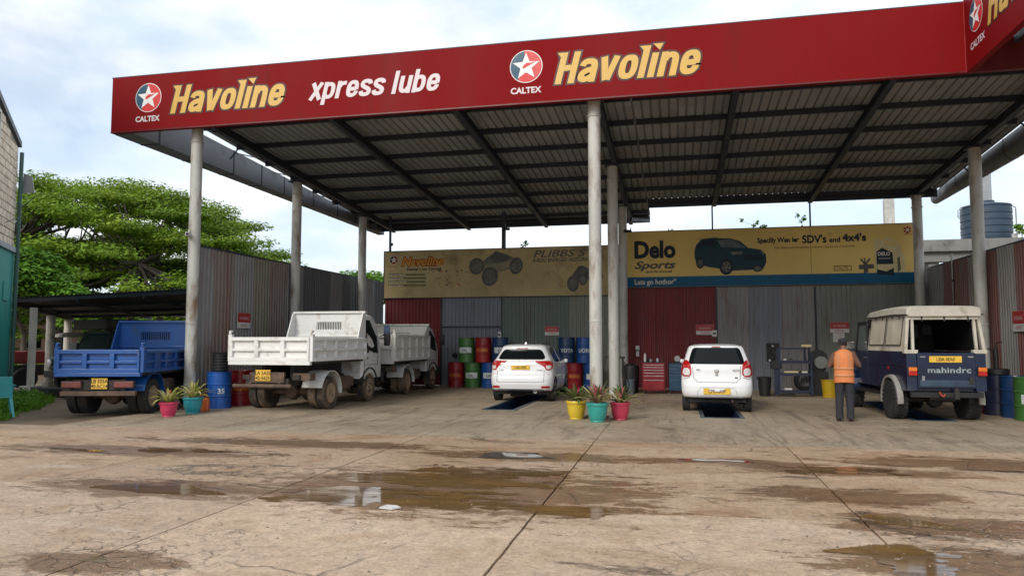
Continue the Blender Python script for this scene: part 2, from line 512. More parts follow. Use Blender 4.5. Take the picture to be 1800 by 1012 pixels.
# concrete slabs with open joints
def jag(p, amp=0.012):
    return (p[0] + amp * mnoise.noise(Vector((p[0] * 3.1, p[1] * 3.1, 1.7))), p[1] + amp * mnoise.noise(Vector((p[0] * 3.3, p[1] * 3.3, 9.1))))
def slab_mesh(rects, edges, mat):
    mb = MB()
    for (x0, x1, y0, y1) in rects:
        pts = []
        def run(a, b_, n):
            for k in range(n):
                t = k / n
                pts.append((a[0] + (b_[0] - a[0]) * t, a[1] + (b_[1] - a[1]) * t))
        nx = max(2, int((x1 - x0) / 0.16)); ny = max(2, int((y1 - y0) / 0.2))
        run((x0, y0), (x1, y0), nx); run((x1, y0), (x1, y1), ny); run((x1, y1), (x0, y1), nx); run((x0, y1), (x0, y0), ny)
        q = []
        ex0, ex1, ey0, ey1 = edges
        for p in pts:
            on = (abs(p[0] - ex0) < 1e-5) or (abs(p[0] - ex1) < 1e-5) or (abs(p[1] - ey0) < 1e-5) or (abs(p[1] - ey1) < 1e-5)
            q.append(jag(p) if on else p)
        mb.prism(q, (0, 0, -0.045), (1, 0, 0), (0, 1, 0), (0, 0, 1), 0.045)
    return mb

yard = thing('concrete_yard', 'wet stained concrete yard of large slabs', None)
yard['kind'] = 'structure'
GAP = 0.011
XJ = [-19.0, -16.05, -13.1, -10.15, -7.2, -4.25, -1.32, 1.6, 4.55, 7.5, 10.45, 13.4]
YJ = [-6.0, -2.2, 2.5, 7.2, 12.1]
for i in range(len(XJ) - 1):
    for j in range(len(YJ) - 1):
        x0, x1, y0, y1 = XJ[i] + GAP, XJ[i + 1] - GAP, YJ[j] + GAP, YJ[j + 1] - GAP
        o = slab_mesh([(x0, x1, y0, y1)], (x0, x1, y0, y1), M_yard).build('slab', M_yard_mid if j == 3 else M_yard_near, yard)
        o.location.z = 0.003 * random.uniform(-1, 1) - 0.001
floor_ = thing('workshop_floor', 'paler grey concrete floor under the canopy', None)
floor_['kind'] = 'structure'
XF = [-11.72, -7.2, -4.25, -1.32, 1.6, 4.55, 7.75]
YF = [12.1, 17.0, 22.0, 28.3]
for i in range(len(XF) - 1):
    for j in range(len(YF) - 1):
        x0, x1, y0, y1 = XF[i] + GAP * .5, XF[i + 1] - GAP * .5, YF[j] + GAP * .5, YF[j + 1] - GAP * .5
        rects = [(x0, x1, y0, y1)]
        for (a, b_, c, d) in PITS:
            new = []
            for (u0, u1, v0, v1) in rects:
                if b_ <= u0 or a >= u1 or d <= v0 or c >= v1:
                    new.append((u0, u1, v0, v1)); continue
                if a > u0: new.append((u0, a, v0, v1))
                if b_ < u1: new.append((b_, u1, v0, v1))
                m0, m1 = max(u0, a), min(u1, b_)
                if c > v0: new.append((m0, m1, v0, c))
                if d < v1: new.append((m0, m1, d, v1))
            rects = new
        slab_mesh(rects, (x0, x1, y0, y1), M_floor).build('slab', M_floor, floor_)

# inspection pits: blue painted recess with a steel kerb
M_pit = PM('pit_blue', (0.010, 0.035, 0.10), 0.5, var=0.3, dirt=(0.02, 0.02, 0.02), damt=0.4)
M_pitrim = PM('pit_rim', (0.06, 0.085, 0.10), 0.5, var=0.3, dirt=(0.2, 0.17, 0.13), damt=0.35, metal=0.2)
pit_labels = ['long blue inspection pit open under the white crossover car', 'blue inspection pit with a step under the small white hatchback', 'dark inspection pit beneath the blue jeep']
for k, (a, b_, c, d) in enumerate(PITS):
    root = thing('inspection_pit', pit_labels[k], 'pit', ((a + b_) / 2, c, 0), 0, 'inspection pits in the workshop floor')
    w, l = (b_ - a) / 2, d - c
    mb = MB(); t_ = 0.02
    mb.box(-w, -w + t_, 0, l, -1.2, -0.002); mb.box(w - t_, w, 0, l, -1.2, -0.002)
    mb.box(-w + t_, w - t_, 0, t_, -1.2, -0.002); mb.box(-w + t_, w - t_, l - t_, l, -1.2, -0.002)
    mb.build('pit_wall', M_pit, root)
    MB().box(-w, w, 0, l, -1.24, -1.2).build('pit_floor', M_pit, root)
    mb = MB(); e = 0.06
    mb.box(-w - e, -w + .025, -e, l, 0.0, 0.012); mb.box(w - .025, w + e, -e, l, 0.0, 0.012); mb.box(-w + .025, w - .025, -e, .02, 0.0, 0.012)
    mb.build('rim', M_pitrim, root)
    if k == 1:
        MB().box(-w + .03, w - .03, 0.62, 1.0, -0.16, -0.12).build('step', M_pitrim, root)
        MB().box(-w + .03, w - .03, 1.02, 1.06, -0.5, -0.12).build('riser', M_pit, root)

# puddles: sheets of muddy water with ragged shores
def water_mat(name, base, rough):
    m = PM(name, base, rough, var=0.3, scale=1.4, fine=0.0, rvar=0.02, spec=0.6, coord='Position')
    return m
M_mud = water_mat('muddy_water', (0.165, 0.088, 0.028), 0.06)
def thin_film(m, lo, hi, floor=.3):
    # shallow water: the concrete shows through where the film is thinnest
    t = m.node_tree; N = t.nodes; Lk = t.links.new
    g = N.new('ShaderNodeNewGeometry'); mp = N.new('ShaderNodeMapping'); mp.inputs['Scale'].default_value = (0.8, 2.4, 1)
    Lk(g.outputs['Position'], mp.inputs['Vector'])
    n = N.new('ShaderNodeTexNoise'); n.inputs['Scale'].default_value = 1.9; n.inputs['Detail'].default_value = 10; n.inputs['Roughness'].default_value = .72
    Lk(mp.outputs['Vector'], n.inputs['Vector'])
    r = N.new('ShaderNodeValToRGB'); r.color_ramp.elements[0].position = lo; r.color_ramp.elements[1].position = hi
    r.color_ramp.elements[0].color = (floor,) * 3 + (1,); Lk(n.outputs['Fac'], r.inputs['Fac'])
    tr = N.new('ShaderNodeBsdfTransparent'); ms = N.new('ShaderNodeMixShader')
    Lk(r.outputs['Color'], ms.inputs[0]); Lk(tr.outputs[0], ms.inputs[1]); Lk(N['Principled BSDF'].outputs[0], ms.inputs[2])
    Lk(ms.outputs[0], N['Material Output'].inputs['Surface'])
thin_film(M_mud, .40, .55)
M_clear = water_mat('rain_water', (0.10, 0.08, 0.06), 0.025)
def inside(p, poly):
    """signed distance to a polygon, positive inside"""
    x, y = p
    c = False; dmin = 1e9
    n = len(poly)
    for i in range(n):
        x0, y0 = poly[i]; x1, y1 = poly[(i + 1) % n]
        if (y0 > y) != (y1 > y) and x < (x1 - x0) * (y - y0) / (y1 - y0) + x0:
            c = not c
        dx, dy = x1 - x0, y1 - y0
        t = max(0, min(1, ((x - x0) * dx + (y - y0) * dy) / (dx * dx + dy * dy + 1e-9)))
        dmin = min(dmin, math.hypot(x - x0 - t * dx, y - y0 - t * dy))
    return dmin if c else -dmin
def puddle(poly, label, mat, amp=0.35, step=0.045, seed=0.0, islands=0.0, damp=False, zz=0.0045, grow=0.0, nm='puddle'):
    xs = [p[0] for p in poly]; ys = [p[1] for p in poly]
    m = 0.6
    x0, y0 = min(xs) - m, min(ys) - m
    nx, ny = int((max(xs) + m - x0) / step), int((max(ys) + m - y0) / step)
    F = np.zeros((nx + 1, ny + 1))
    for i in range(nx + 1):
        for j in range(ny + 1):
            x, y = x0 + i * step, y0 + j * step
            n = mnoise.fractal(Vector((x * 0.9, y * 1.9, seed)), 0.7, 2.1, 6)
            n2 = mnoise.fractal(Vector((x * 0.8 + 5, y * 2.6, seed + 4)), 0.8, 2.1, 6)
            F[i, j] = inside((x, y), poly) + grow + amp * n - islands * max(0, n2 - 0.12) * 2.2
    vid = {}; V = []; Fc = []
    def vert(key, p):
        if key not in vid:
            vid[key] = len(V); V.append((p[0], p[1], zz))
        return vid[key]
    for i in range(nx):
        for j in range(ny):
            cs = [(i, j), (i + 1, j), (i + 1, j + 1), (i, j + 1)]
            val = [F[c] for c in cs]
            if max(val) <= 0: continue
            loop = []
            for k in range(4):
                a, b_ = cs[k], cs[(k + 1) % 4]
                fa, fb = val[k], val[(k + 1) % 4]
                if fa > 0:
                    loop.append(vert(a, (x0 + a[0] * step, y0 + a[1] * step)))
                if (fa > 0) != (fb > 0):
                    t = fa / (fa - fb)
                    key = (min(a, b_), max(a, b_))
                    loop.append(vert(key, (x0 + (a[0] + (b_[0] - a[0]) * t) * step, y0 + (a[1] + (b_[1] - a[1]) * t) * step)))
            if len(loop) >= 3: Fc.append(tuple(loop))
    me = bpy.data.meshes.new(nm); me.from_pydata(V, [], Fc); me.materials.append(mat); me.update()
    o = bpy.data.objects.new(nm, me); link(o)
    return tag(o, label, None, None, 'structure')
puddle([(-4.15, 6.95), (-4.0, 7.35), (-3.8, 8.5), (-3.45, 8.85), (-2.66, 9.2), (-1.35, 9.25), (-1.33, 8.05), (-1.0, 7.3), (-0.75, 7.1), (-0.95, 6.9), (-1.25, 6.78), (-1.4, 7.0), (-2.9, 6.95), (-3.05, 6.75), (-3.95, 6.85)],
       'largest brown puddle across the middle of the yard', M_mud, 0.42, 0.03, 1.3, 1.3)
puddle([(-2.78, 10.05), (-2.66, 10.62), (-1.95, 10.66), (-1.75, 10.3), (-1.5, 10.2), (-2.2, 9.95)], 'small clear puddle reflecting the white sky', M_clear, 0.12, 0.04, 3.3, 0.1)
puddle([(-6.5, 7.1), (-6.0, 7.4), (-5.37, 7.45), (-4.75, 7.24), (-4.3, 7.02), (-5.05, 6.95), (-5.88, 6.95)], 'thin brown puddle at the left of the largest puddle', M_mud, 0.16, 0.03, 5.3, 0.5)
puddle([(1.1, 6.2), (1.7, 6.5), (2.06, 6.29), (1.95, 5.91), (1.62, 5.62), (1.3, 5.9)], 'shallow brown puddle near the right front corner', M_mud, 0.2, 0.03, 7.9, 0.6)
puddle([(1.7, 7.45), (2.19, 7.34), (2.55, 7.0), (2.13, 6.99)], 'narrow brown puddle in broken concrete at right', M_mud, 0.2, 0.03, 9.2, 0.6)
puddle([(-4.36, 4.72), (-4.25, 4.83), (-3.92, 4.71), (-3.96, 4.54), (-4.11, 4.63)], 'tiny dark puddle in crazed concrete at left front', M_mud, 0.06, 0.02, 2.2, 0.1)
puddle([(-9.6, 9.5), (-8.0, 9.75), (-6.4, 9.9), (-6.3, 9.7), (-8.3, 9.4)], 'streaky damp puddle along the left yard joint', M_mud, 0.2, 0.045, 12.2, 0.55)
puddle([(1.2, 10.1), (2.4, 10.2), (2.6, 9.9), (1.4, 9.7)], 'small brown puddle on the right yard joint', M_mud, 0.2, 0.045, 15.2, 0.5)
puddle([(-0.1, 10.55), (1.0, 10.5), (1.1, 10.3), (0.0, 10.35)], 'thin wet streak in front of the hatchback', M_clear, 0.16, 0.045, 17.2, 0.35)

# ------------------------------------------------------------------ corrugated sheet
def corr_profile(width, pitch, depth, kind):
    pts = []
    n = max(1, int(round(width / pitch)))
    p = width / n
    if kind == 'rib':      # flat pan with narrow raised ribs
        for k in range(n):
            x = k * p
            pts += [(x, 0), (x + p * .70, 0), (x + p * .78, depth), (x + p * .90, depth), (x + p * .98, 0)]
        pts.append((width, 0))
    else:                  # trapezoidal box profile
        for k in range(n):
            x = k * p
            pts += [(x, 0), (x + p * .30, 0), (x + p * .44, depth), (x + p * .78, depth), (x + p * .92, 0)]
        pts.append((width, 0))
    return pts
def corr_mesh(name, width, length, pitch, depth, mat, kind='box', z_var=None):
    """sheet standing on local z=0, x across, profile towards -y"""
    pr = corr_profile(width, pitch, depth, kind)
    mb = MB()
    th = 0.004
    n = len(pr)
    rows = 1 if kind == 'rib' else 7
    sd = random.uniform(0, 50)
    vs = []
    for r_ in range(rows + 1):      # hand-worn sheets are never quite flat
        z = length * r_ / rows
        for x, y in pr:
            w_ = 0 if rows == 1 else .016 * mnoise.noise(Vector((x * 1.4 + sd, z * 1.1, 2.0))) + .010 * mnoise.noise(Vector((x * 4 + sd, z * 2.6, 7.0)))
            vs.append((x, -y + w_, z))
    fs = [(r_ * n + i, r_ * n + i + 1, (r_ + 1) * n + i + 1, (r_ + 1) * n + i) for r_ in range(rows) for i in range(n - 1)]
    vs2 = [(p[0], p[1] + th, p[2]) for p in vs]
    mb.add(vs, fs)
    mb.add(vs2, [tuple(reversed(f)) for f in fs])
    return mb.mesh(name, mat)

def wall_mat(name, base, dirt=(0.10, 0.075, 0.055), damt=0.35, var=0.18):
    return PM(name, base, 0.55, var=var, scale=1.1, stretch=(1.6, 1.6, 0.3), dirt=dirt, damt=damt, dscale=1.8, bump=0.05, metal=0.1)
M_w_grey = wall_mat('sheet_grey', (0.20, 0.19, 0.185), (0.13, 0.085, 0.06), 0.4)
M_w_grey2 = wall_mat('sheet_zinc', (0.245, 0.237, 0.235), (0.19, 0.12, 0.09), 0.45)
M_w_rust = wall_mat('sheet_rusty', (0.21, 0.175, 0.155), (0.20, 0.085, 0.06), 0.5)
M_w_olive = wall_mat('sheet_olive', (0.22, 0.20, 0.15), (0.16, 0.10, 0.06), 0.45)
M_w_dark = wall_mat('sheet_charcoal', (0.105, 0.105, 0.11), (0.07, 0.06, 0.05), 0.4)
M_w_red = wall_mat('sheet_red', (0.175, 0.017, 0.02), (0.10, 0.03, 0.025), 0.4)
M_w_maroon = wall_mat('sheet_maroon', (0.14, 0.05, 0.045), (0.12, 0.085, 0.075), 0.45)
M_w_blue = wall_mat('sheet_bluegrey', (0.20, 0.215, 0.255), (0.14, 0.12, 0.12), 0.4)
M_w_green = wall_mat('sheet_green', (0.125, 0.165, 0.145), (0.10, 0.10, 0.08), 0.4)
M_w_olgreen = wall_mat('sheet_olivegreen', (0.22, 0.235, 0.195), (0.15, 0.13, 0.10), 0.4)
M_w_sage = wall_mat('sheet_sage', (0.205, 0.222, 0.195), (0.17, 0.15, 0.12), 0.4)

def wall_run(root, p0, dirv, spans, height, pitch=0.15, depth=0.032, z0=0.0, flip=False):
    """panels of corrugated sheet as children; p0 start, spans = [(length, material)]"""
    d = Vector(dirv).normalized()
    ang = math.atan2(d.y, d.x)
    s = 0.0
    for ln, mat in spans:
        me = corr_mesh('sheet', ln + 0.03, height - z0, pitch, depth, mat)
        inst('sheet', me, root, (p0[0] + d.x * s, p0[1] + d.y * s, z0 + random.uniform(-.012, .012)), (random.uniform(-.002, .002), 0, ang + (PI if flip else 0)))
        s += ln

# left fence along the workshop
fl = thing('corrugated_fence', 'tall weathered grey corrugated fence along the left side of the workshop', 'fence')
seq = [(0.9, M_w_grey2), (0.9, M_w_rust), (0.95, M_w_grey2), (0.85, M_w_olive), (0.95, M_w_rust), (1.0, M_w_grey2), (0.9, M_w_dark), (0.95, M_w_dark), (0.95, M_w_grey), (0.95, M_w_dark), (0.9, M_w_dark), (0.95, M_w_grey), (1.0, M_w_dark)]
# sheets run away from the camera, their ribs facing the workshop (+x)
wall_run(fl, (-11.6, 15.9), (0, 1), seq, 3.95)
mb = MB(); mb.box(-11.635, -11.575, 15.86, 28.05, 3.95, 4.0); mb.build('top_rail', M_steel_dark, fl)
for y in (15.95, 18.2, 23.0, 26.0):
    MB().box(-11.70, -11.645, y - .03, y + .03, 0, 3.94).build('fence_post', M_steel_dark, fl)

# back wall
bw = thing('workshop_back_wall', 'patchwork back wall of red, grey and green corrugated sheets', 'wall')
def split(total, mats, w=0.95):
    n = max(1, round(total / w)); return [(total / n, mats[k % len(mats)]) for k in range(n)]
spans = split(2.21, [M_w_red]) + split(2.26, [M_w_blue]) + split(2.46, [M_w_green]) + split(2.0, [M_w_olgreen]) + split(3.02, [M_w_red]) + split(3.15, [M_w_grey2, M_w_blue]) + split(3.25, [M_w_sage])
wall_run(bw, (-10.66, 26.0), (1, 0), spans, 3.5)
MB().box(-8.42, -6.18, 25.93, 25.965, 2.10, 2.16).build('door_rail', M_steel_dark, bw)
for x in (-8.44, -6.16, 1.32, 4.48):
    MB().box(x - .025, x + .025, 25.935, 25.965, 0.0, 3.4).build('door_post', M_steel_dark, bw)
MB().box(-10.7, 7.7, 26.03, 26.09, 3.2, 3.3).build('wall_rail', M_steel_dark, bw)
fr = thing('corrugated_fence', 'maroon and grey corrugated fence on the right side of the workshop', 'fence')
seq = [(0.95, M_w_maroon), (0.95, M_w_rust), (0.95, M_w_maroon), (0.95, M_w_maroon), (0.95, M_w_grey), (0.95, M_w_maroon), (0.95, M_w_grey), (0.95, M_w_maroon), (0.95, M_w_maroon), (0.95, M_w_grey), (0.95, M_w_grey), (0.8, M_w_grey)]
wall_run(fr, (7.78, 26.9), (0, -1), list(reversed(seq)), 3.88)
MB().box(7.76, 7.82, 15.7, 26.95, 3.88, 3.93).build('top_rail', M_steel_dark, fr)

# ------------------------------------------------------------------ canopy
cn = thing('workshop_canopy', 'large steel canopy with red sign fascia over the workshop bays', 'canopy')
def zr(y): return 6.85 - 0.070 * (y - 15.7)
S_ = 0.07
RX_L = [-11.1, -7.95, -4.85, -1.62]
RX_R = [1.3, 4.35, 7.45]
def raf(x, y0, y1, w=0.14, h=0.2):
    mb = MB()
    # I section: flanges and web
    for dz, ww, hh in ((0.0, w, .022), (h - .022, w, .022)):
        mb.add([(x - ww / 2, y0, zr(y0) + dz), (x + ww / 2, y0, zr(y0) + dz), (x + ww / 2, y1, zr(y1) + dz), (x - ww / 2, y1, zr(y1) + dz),
                (x - ww / 2, y0, zr(y0) + dz + hh), (x + ww / 2, y0, zr(y0) + dz + hh), (x + ww / 2, y1, zr(y1) + dz + hh), (x - ww / 2, y1, zr(y1) + dz + hh)],
               [(3, 2, 1, 0), (4, 5, 6, 7), (0, 1, 5, 4), (1, 2, 6, 5), (2, 3, 7, 6), (3, 0, 4, 7)])
    ww = .03
    a, b_ = .022, h - .022
    mb.add([(x - ww / 2, y0, zr(y0) + a), (x + ww / 2, y0, zr(y0) + a), (x + ww / 2, y1, zr(y1) + a), (x - ww / 2, y1, zr(y1) + a),
            (x - ww / 2, y0, zr(y0) + b_), (x + ww / 2, y0, zr(y0) + b_), (x + ww / 2, y1, zr(y1) + b_), (x - ww / 2, y1, zr(y1) + b_)],
           [(0, 1, 5, 4), (1, 2, 6, 5), (2, 3, 7, 6), (3, 0, 4, 7)])
    return mb.build('rafter', M_steel_dark, cn)
for x in RX_L: raf(x, 15.5, 28.0)
for x in RX_R: raf(x, 15.5, 25.7)
H_R = 0.2
def purlin(x0, x1, y, w=0.07, h=0.13):
    MB().box(x0, x1, y - w / 2, y + w / 2, zr(y) + H_R + .002, zr(y) + H_R + h).build('purlin', M_steel_dark, cn)
def roof_left(y): return -11.62 - 0.02 * (y - 16)
PY = [16.5 + 1.52 * k for k in range(8)]
for y in PY:
    purlin(roof_left(y) - .15, -0.95, y)
purlin(roof_left(27.9), -0.95, 27.85)
for y in PY[:7]:
    purlin(-0.9, 8.0, y)
H_S = H_R + 0.134
def roof_sheet(x0, x1, y0, y1):
    w = x1 - x0
    me = corr_mesh('roof_sheet', w + .02, math.hypot(y1 - y0, zr(y1) - zr(y0)), 0.205, 0.05, M_roof_sheet, 'rib')
    # local z -> along +Y (sloping), local -y -> up
    ang = math.atan2(zr(y1) - zr(y0), y1 - y0)
    o = inst('roof_sheet', me, cn, (x0, y0, zr(y0) + H_S + random.uniform(0, .003)), (0, 0, 0))
    o.rotation_euler = (-PI / 2 + ang, 0, 0)
    return o
me_cache = {}
x = -11.95
while x < -1.0:
    roof_sheet(x, min(x + 1.025, -0.92), 15.42, 28.15); x += 1.025
x = -0.9
while x < 8.1:
    roof_sheet(x, min(x + 1.025, 8.25), 15.42, 25.75); x += 1.025
# eaves trim at the back edges
MB().box(-11.9, -0.92, 28.16, 28.19, zr(28.15) + .10, zr(28.15) + H_S + .02).build('eaves_trim', M_steel_dark, cn)
MB().box(-0.9, 8.2, 25.76, 25.79, zr(25.75) + .06, zr(25.75) + H_S + .02).build('eaves_trim', M_steel_dark, cn)
# diagonal knee brace at the corner of the left roof
mb = MB(); mb.beam((-1.5, 25.9, 5.85), (-0.95, 27.4, 6.02), .08, .12); mb.build('brace', M_steel_dark, cn)
for (x, y, p) in ((-11.35, 17.6, 0.8), (8.1, 19.6, -0.7), (8.1, 23.2, -0.6)):
    mb = MB(); mb.beam((x, y, zr(y) + .25), (x - p * .9, y + .5, zr(y) - .05), .03, .03); mb.build('brace', M_steel_dark, cn)

# columns
def column(x, y, top, r=0.15):
    mb = MB()
    mb.lathe([(r, -0.04), (r, top)], 20, (x, y, 0))
    c = mb.build('column', M_column, cn, smooth=40)
    for h0, e_ in ((top - .4, .018), (2.02, .010)):
        mb = MB(); mb.lathe([(r + e_, h0), (r + e_, h0 + .035)], 20, (x, y, 0)); mb.build('collar', M_column, c, smooth=40)
    mb = MB(); mb.box(x - .2, x + .2, y - .2, y + .2, top - .02, top + .004); mb.build('cap_plate', M_steel_dark, c)
    mb = MB(); mb.box(x - .24, x + .24, y - .24, y + .24, 0, 0.025); mb.build('base_plate', M_rust, c)
for (x, y) in ((-11.42, 15.75), (-11.38, 20.6), (-11.25, 25.2), (-1.68, 15.75), (-1.70, 20.6), (-1.75, 25.2), (7.45, 20.6), (7.42, 25.2)):
    column(x, y, zr(y) - .0, 0.135 if y < 18 else 0.145)

# fascia
FZ0, FZ1, FY = 6.70, 8.08, 15.30
fb = MB(); fb.box(-13.52, 5.46, FY, FY + .12, FZ0, FZ1)
fascia = fb.build('fascia_panel', M_red_fascia, cn, bevel=0.006)
MB().box(-13.54, 5.46, FY + .002, FY + .13, FZ1, FZ1 + .02).build('cap_strip', M_steel_dark, fascia)
MB().box(-13.52, 5.46, FY - .004, FY - .0005, FZ0 - .0, FZ0 + .03).build('bottom_trim', PM('fascia_trim', (0.10, 0.003, 0.005), 0.4), fascia)
MB().box(5.47, 10.5, FY + .01, FY + .12, FZ0 + .01, 7.34).build('fascia_panel', PM('fascia_maroon', (0.13, 0.008, 0.01), 0.5), cn)
# forward canopy on the right: its left-hand fascia runs towards the camera
fs = MB(); fs.box(5.46, 5.58, 7.6, FY - .001, 6.69, 8.25)
fascia2 = fs.build('fascia_panel', M_red_fascia, cn, bevel=0.006)
MB().box(5.452, 5.459, FY - .012, FY - .003, 6.70, 8.1).build('corner_bead', PM('bead', (0.42, 0.05, 0.05), 0.4), fascia2)
MB().box(5.58, 10.5, 7.6, 7.72, 6.69, 8.25).build('fascia_panel', M_red_fascia, cn)
for k in range(5):
    y = 8.4 + 1.5 * k
    MB().box(5.6, 10.5, y - .04, y + .04, 7.38, 7.5).build('purlin', M_steel_dark, cn)
for x in (6.3, 8.6):
    MB().box(x - .05, x + .05, 7.75, 15.2, 7.18, 7.37).build('rafter', M_steel_dark, cn)
x = 5.6
for k in range(5):
    me = corr_mesh('roof_sheet', 1.0, 7.5, 0.205, 0.03, M_roof_sheet, 'rib')
    inst('roof_sheet', me, cn, (5.6 + k * .98, 7.74, 7.51), (-PI / 2, 0, 0))
# box gutters
def loft_gutter(secA, secB, joints, name='gutter'):
    mb = MB(); mb.ring_loft([secA, secB])
    gt = mb.build(name, M_gutter, cn, smooth=50, fix=True)
    for t in joints:
        ring0 = [Vector(a).lerp(Vector(b_), t) for a, b_ in zip(secA, secB)]
        ring1 = [Vector(a).lerp(Vector(b_), t + .004) for a, b_ in zip(secA, secB)]
        c0 = sum(ring0, Vector()) / len(ring0)
        ex = lambda r: [c0 + (p - c0) * 1.025 for p in r]
        m2 = MB(); m2.ring_loft([ex(ring0), ex(ring1)]); m2.build('gutter_joint', M_steel_dark, gt, fix=True)
def sec(x0, x1, y, z0, z1, round_=0.0, n=6):
    pts = [(x0, y, z1), (x1, y, z1)]
    r = (x1 - x0) / 2
    if round_:
        for k in range(n + 1):
            t = PI * k / n
            pts.append(((x0 + x1) / 2 + r * math.cos(t), y, z0 + (z1 - z0) * .55 * (1 - math.sin(t))))
    else:
        pts += [(x1, y, z0), (x0, y, z0)]
    return pts
loft_gutter(sec(-13.5, -12.95, 15.43, 6.69, 7.55), sec(-11.98, -11.72, 28.4, 5.98, 6.24), [.06, .17, .28, .38, .47, .60, .72, .82, .91])
loft_gutter(sec(8.35, 8.95, 15.5, 6.42, 7.2, .5), sec(8.35, 8.66, 26.9, 6.17, 6.47, .5), [.12, .3, .5, .66, .8, .92])
for y in (16.9, 19.2, 21.0, 23.6, 25.8):
    t = (y - 15.43) / 12.97
    xo = -12.95 + (1.23) * t
    mb = MB(); mb.beam((xo + .01, y, 7.5 - 1.28 * t), (-11.7, y + .02, zr(y) + .3), .025, .03); mb.build('gutter_strap', M_steel_dark, cn)

# ------------------------------------------------------------------ drawn lettering
def chaikin(p, n=2, closed=False):
    for _ in range(n):
        q = []
        m = len(p)
        rng_ = range(m) if closed else range(m - 1)
        if not closed: q.append(p[0])
        for i in rng_:
            a, b_ = p[i], p[(i + 1) % m]
            q.append((a[0] * .75 + b_[0] * .25, a[1] * .75 + b_[1] * .25))
            q.append((a[0] * .25 + b_[0] * .75, a[1] * .25 + b_[1] * .75))
        if not closed: q.append(p[-1])
        p = q
    return p
def stroke_quads(p, w, closed=False, ext=0.0):
    """left and right offset of a polyline, mitred"""
    n = len(p)
    P = [Vector((a[0], a[1])) for a in p]
    if ext and not closed:
        P[0] = P[0] + (P[0] - P[1]).normalized() * ext
        P[-1] = P[-1] + (P[-1] - P[-2]).normalized() * ext
    Lf, Rt = [], []
    for i in range(n):
        if closed:
            d0 = (P[i] - P[i - 1]).normalized(); d1 = (P[(i + 1) % n] - P[i]).normalized()
        else:
            d0 = (P[i] - P[i - 1]).normalized() if i else (P[1] - P[0]).normalized()
            d1 = (P[i + 1] - P[i]).normalized() if i < n - 1 else d0
        t = (d0 + d1)
        t = t.normalized() if t.length > 1e-6 else d1
        nrm = Vector((-t.y, t.x))
        k = 1 / max(0.5, nrm.dot(Vector((-d1.y, d1.x))))
        Lf.append(P[i] + nrm * w / 2 * k); Rt.append(P[i] - nrm * w / 2 * k)
    return Lf, Rt
XH = .76
def glyphs():
    G = {}
    st = lambda x, y0, y1: ([(x, y0), (x, y1)], 0, 0)
    bowl_r = ([(.11, .52), (.16, .64), (.27, .67), (.38, .63), (.43, .50), (.43, .26), (.38, .13), (.27, .09), (.16, .12), (.11, .24)], 1, 0)
    G['H'] = (.60, [st(.11, 0, 1), st(.47, 0, 1), ([(.2, .5), (.38, .5)], 0, 0)])
    G['a'] = (.55, [([(.09, .52), (.13, .64), (.26, .67), (.39, .63), (.43, .50), (.43, .3), (.43, 0)], 1, 0), ([(.40, .40), (.22, .37), (.11, .28), (.11, .14), (.2, .085), (.33, .12), (.41, .2)], 1, 0)])
    G['v'] = (.53, [([(.09, XH), (.25, .02)], 0, 0), ([(.44, XH), (.285, .02)], 0, 0)])
    G['o'] = (.55, [([(.11, .38), (.11, .24), (.17, .11), (.27, .09), (.37, .11), (.43, .24), (.43, .52), (.37, .65), (.27, .67), (.17, .65), (.11, .52)], 1, 1)])
    G['l'] = (.25, [st(.11, 0, 1)])
    G['i'] = (.25, [st(.11, 0, XH)])
    G['n'] = (.55, [st(.11, 0, XH), ([(.14, .5), (.18, .62), (.28, .67), (.39, .63), (.43, .50), (.43, 0)], 1, 0)])
    G['u'] = (.55, [st(.43, 0, XH), ([(.40, .26), (.36, .14), (.26, .09), (.15, .13), (.11, .26), (.11, XH)], 1, 0)])
    G['e'] = (.55, [([(.15, .375), (.43, .375)], 0, 0), ([(.43, .33), (.43, .52), (.37, .65), (.27, .67), (.17, .65), (.11, .52), (.11, .24), (.17, .11), (.27, .09), (.37, .11), (.43, .20), (.43, .27)], 1, 0)])
    G['x'] = (.52, [([(.06, 0), (.44, XH)], 0, 0), ([(.07, XH), (.45, 0)], 0, 0)])
    G['p'] = (.55, [st(.11, -.24, XH), bowl_r])
    G['b'] = (.55, [st(.11, 0, 1), bowl_r])
    G['r'] = (.42, [st(.11, 0, XH), ([(.12, .48), (.18, .61), (.28, .66), (.40, .66)], 1, 0)])
    G['s'] = (.53, [([(.43, .53), (.41, .64), (.27, .68), (.13, .65), (.10, .53), (.15, .44), (.38, .32), (.43, .22), (.40, .11), (.26, .08), (.12, .11), (.09, .24)], 1, 0)])
    G[' '] = (.28, [])
    return G
GL = glyphs()
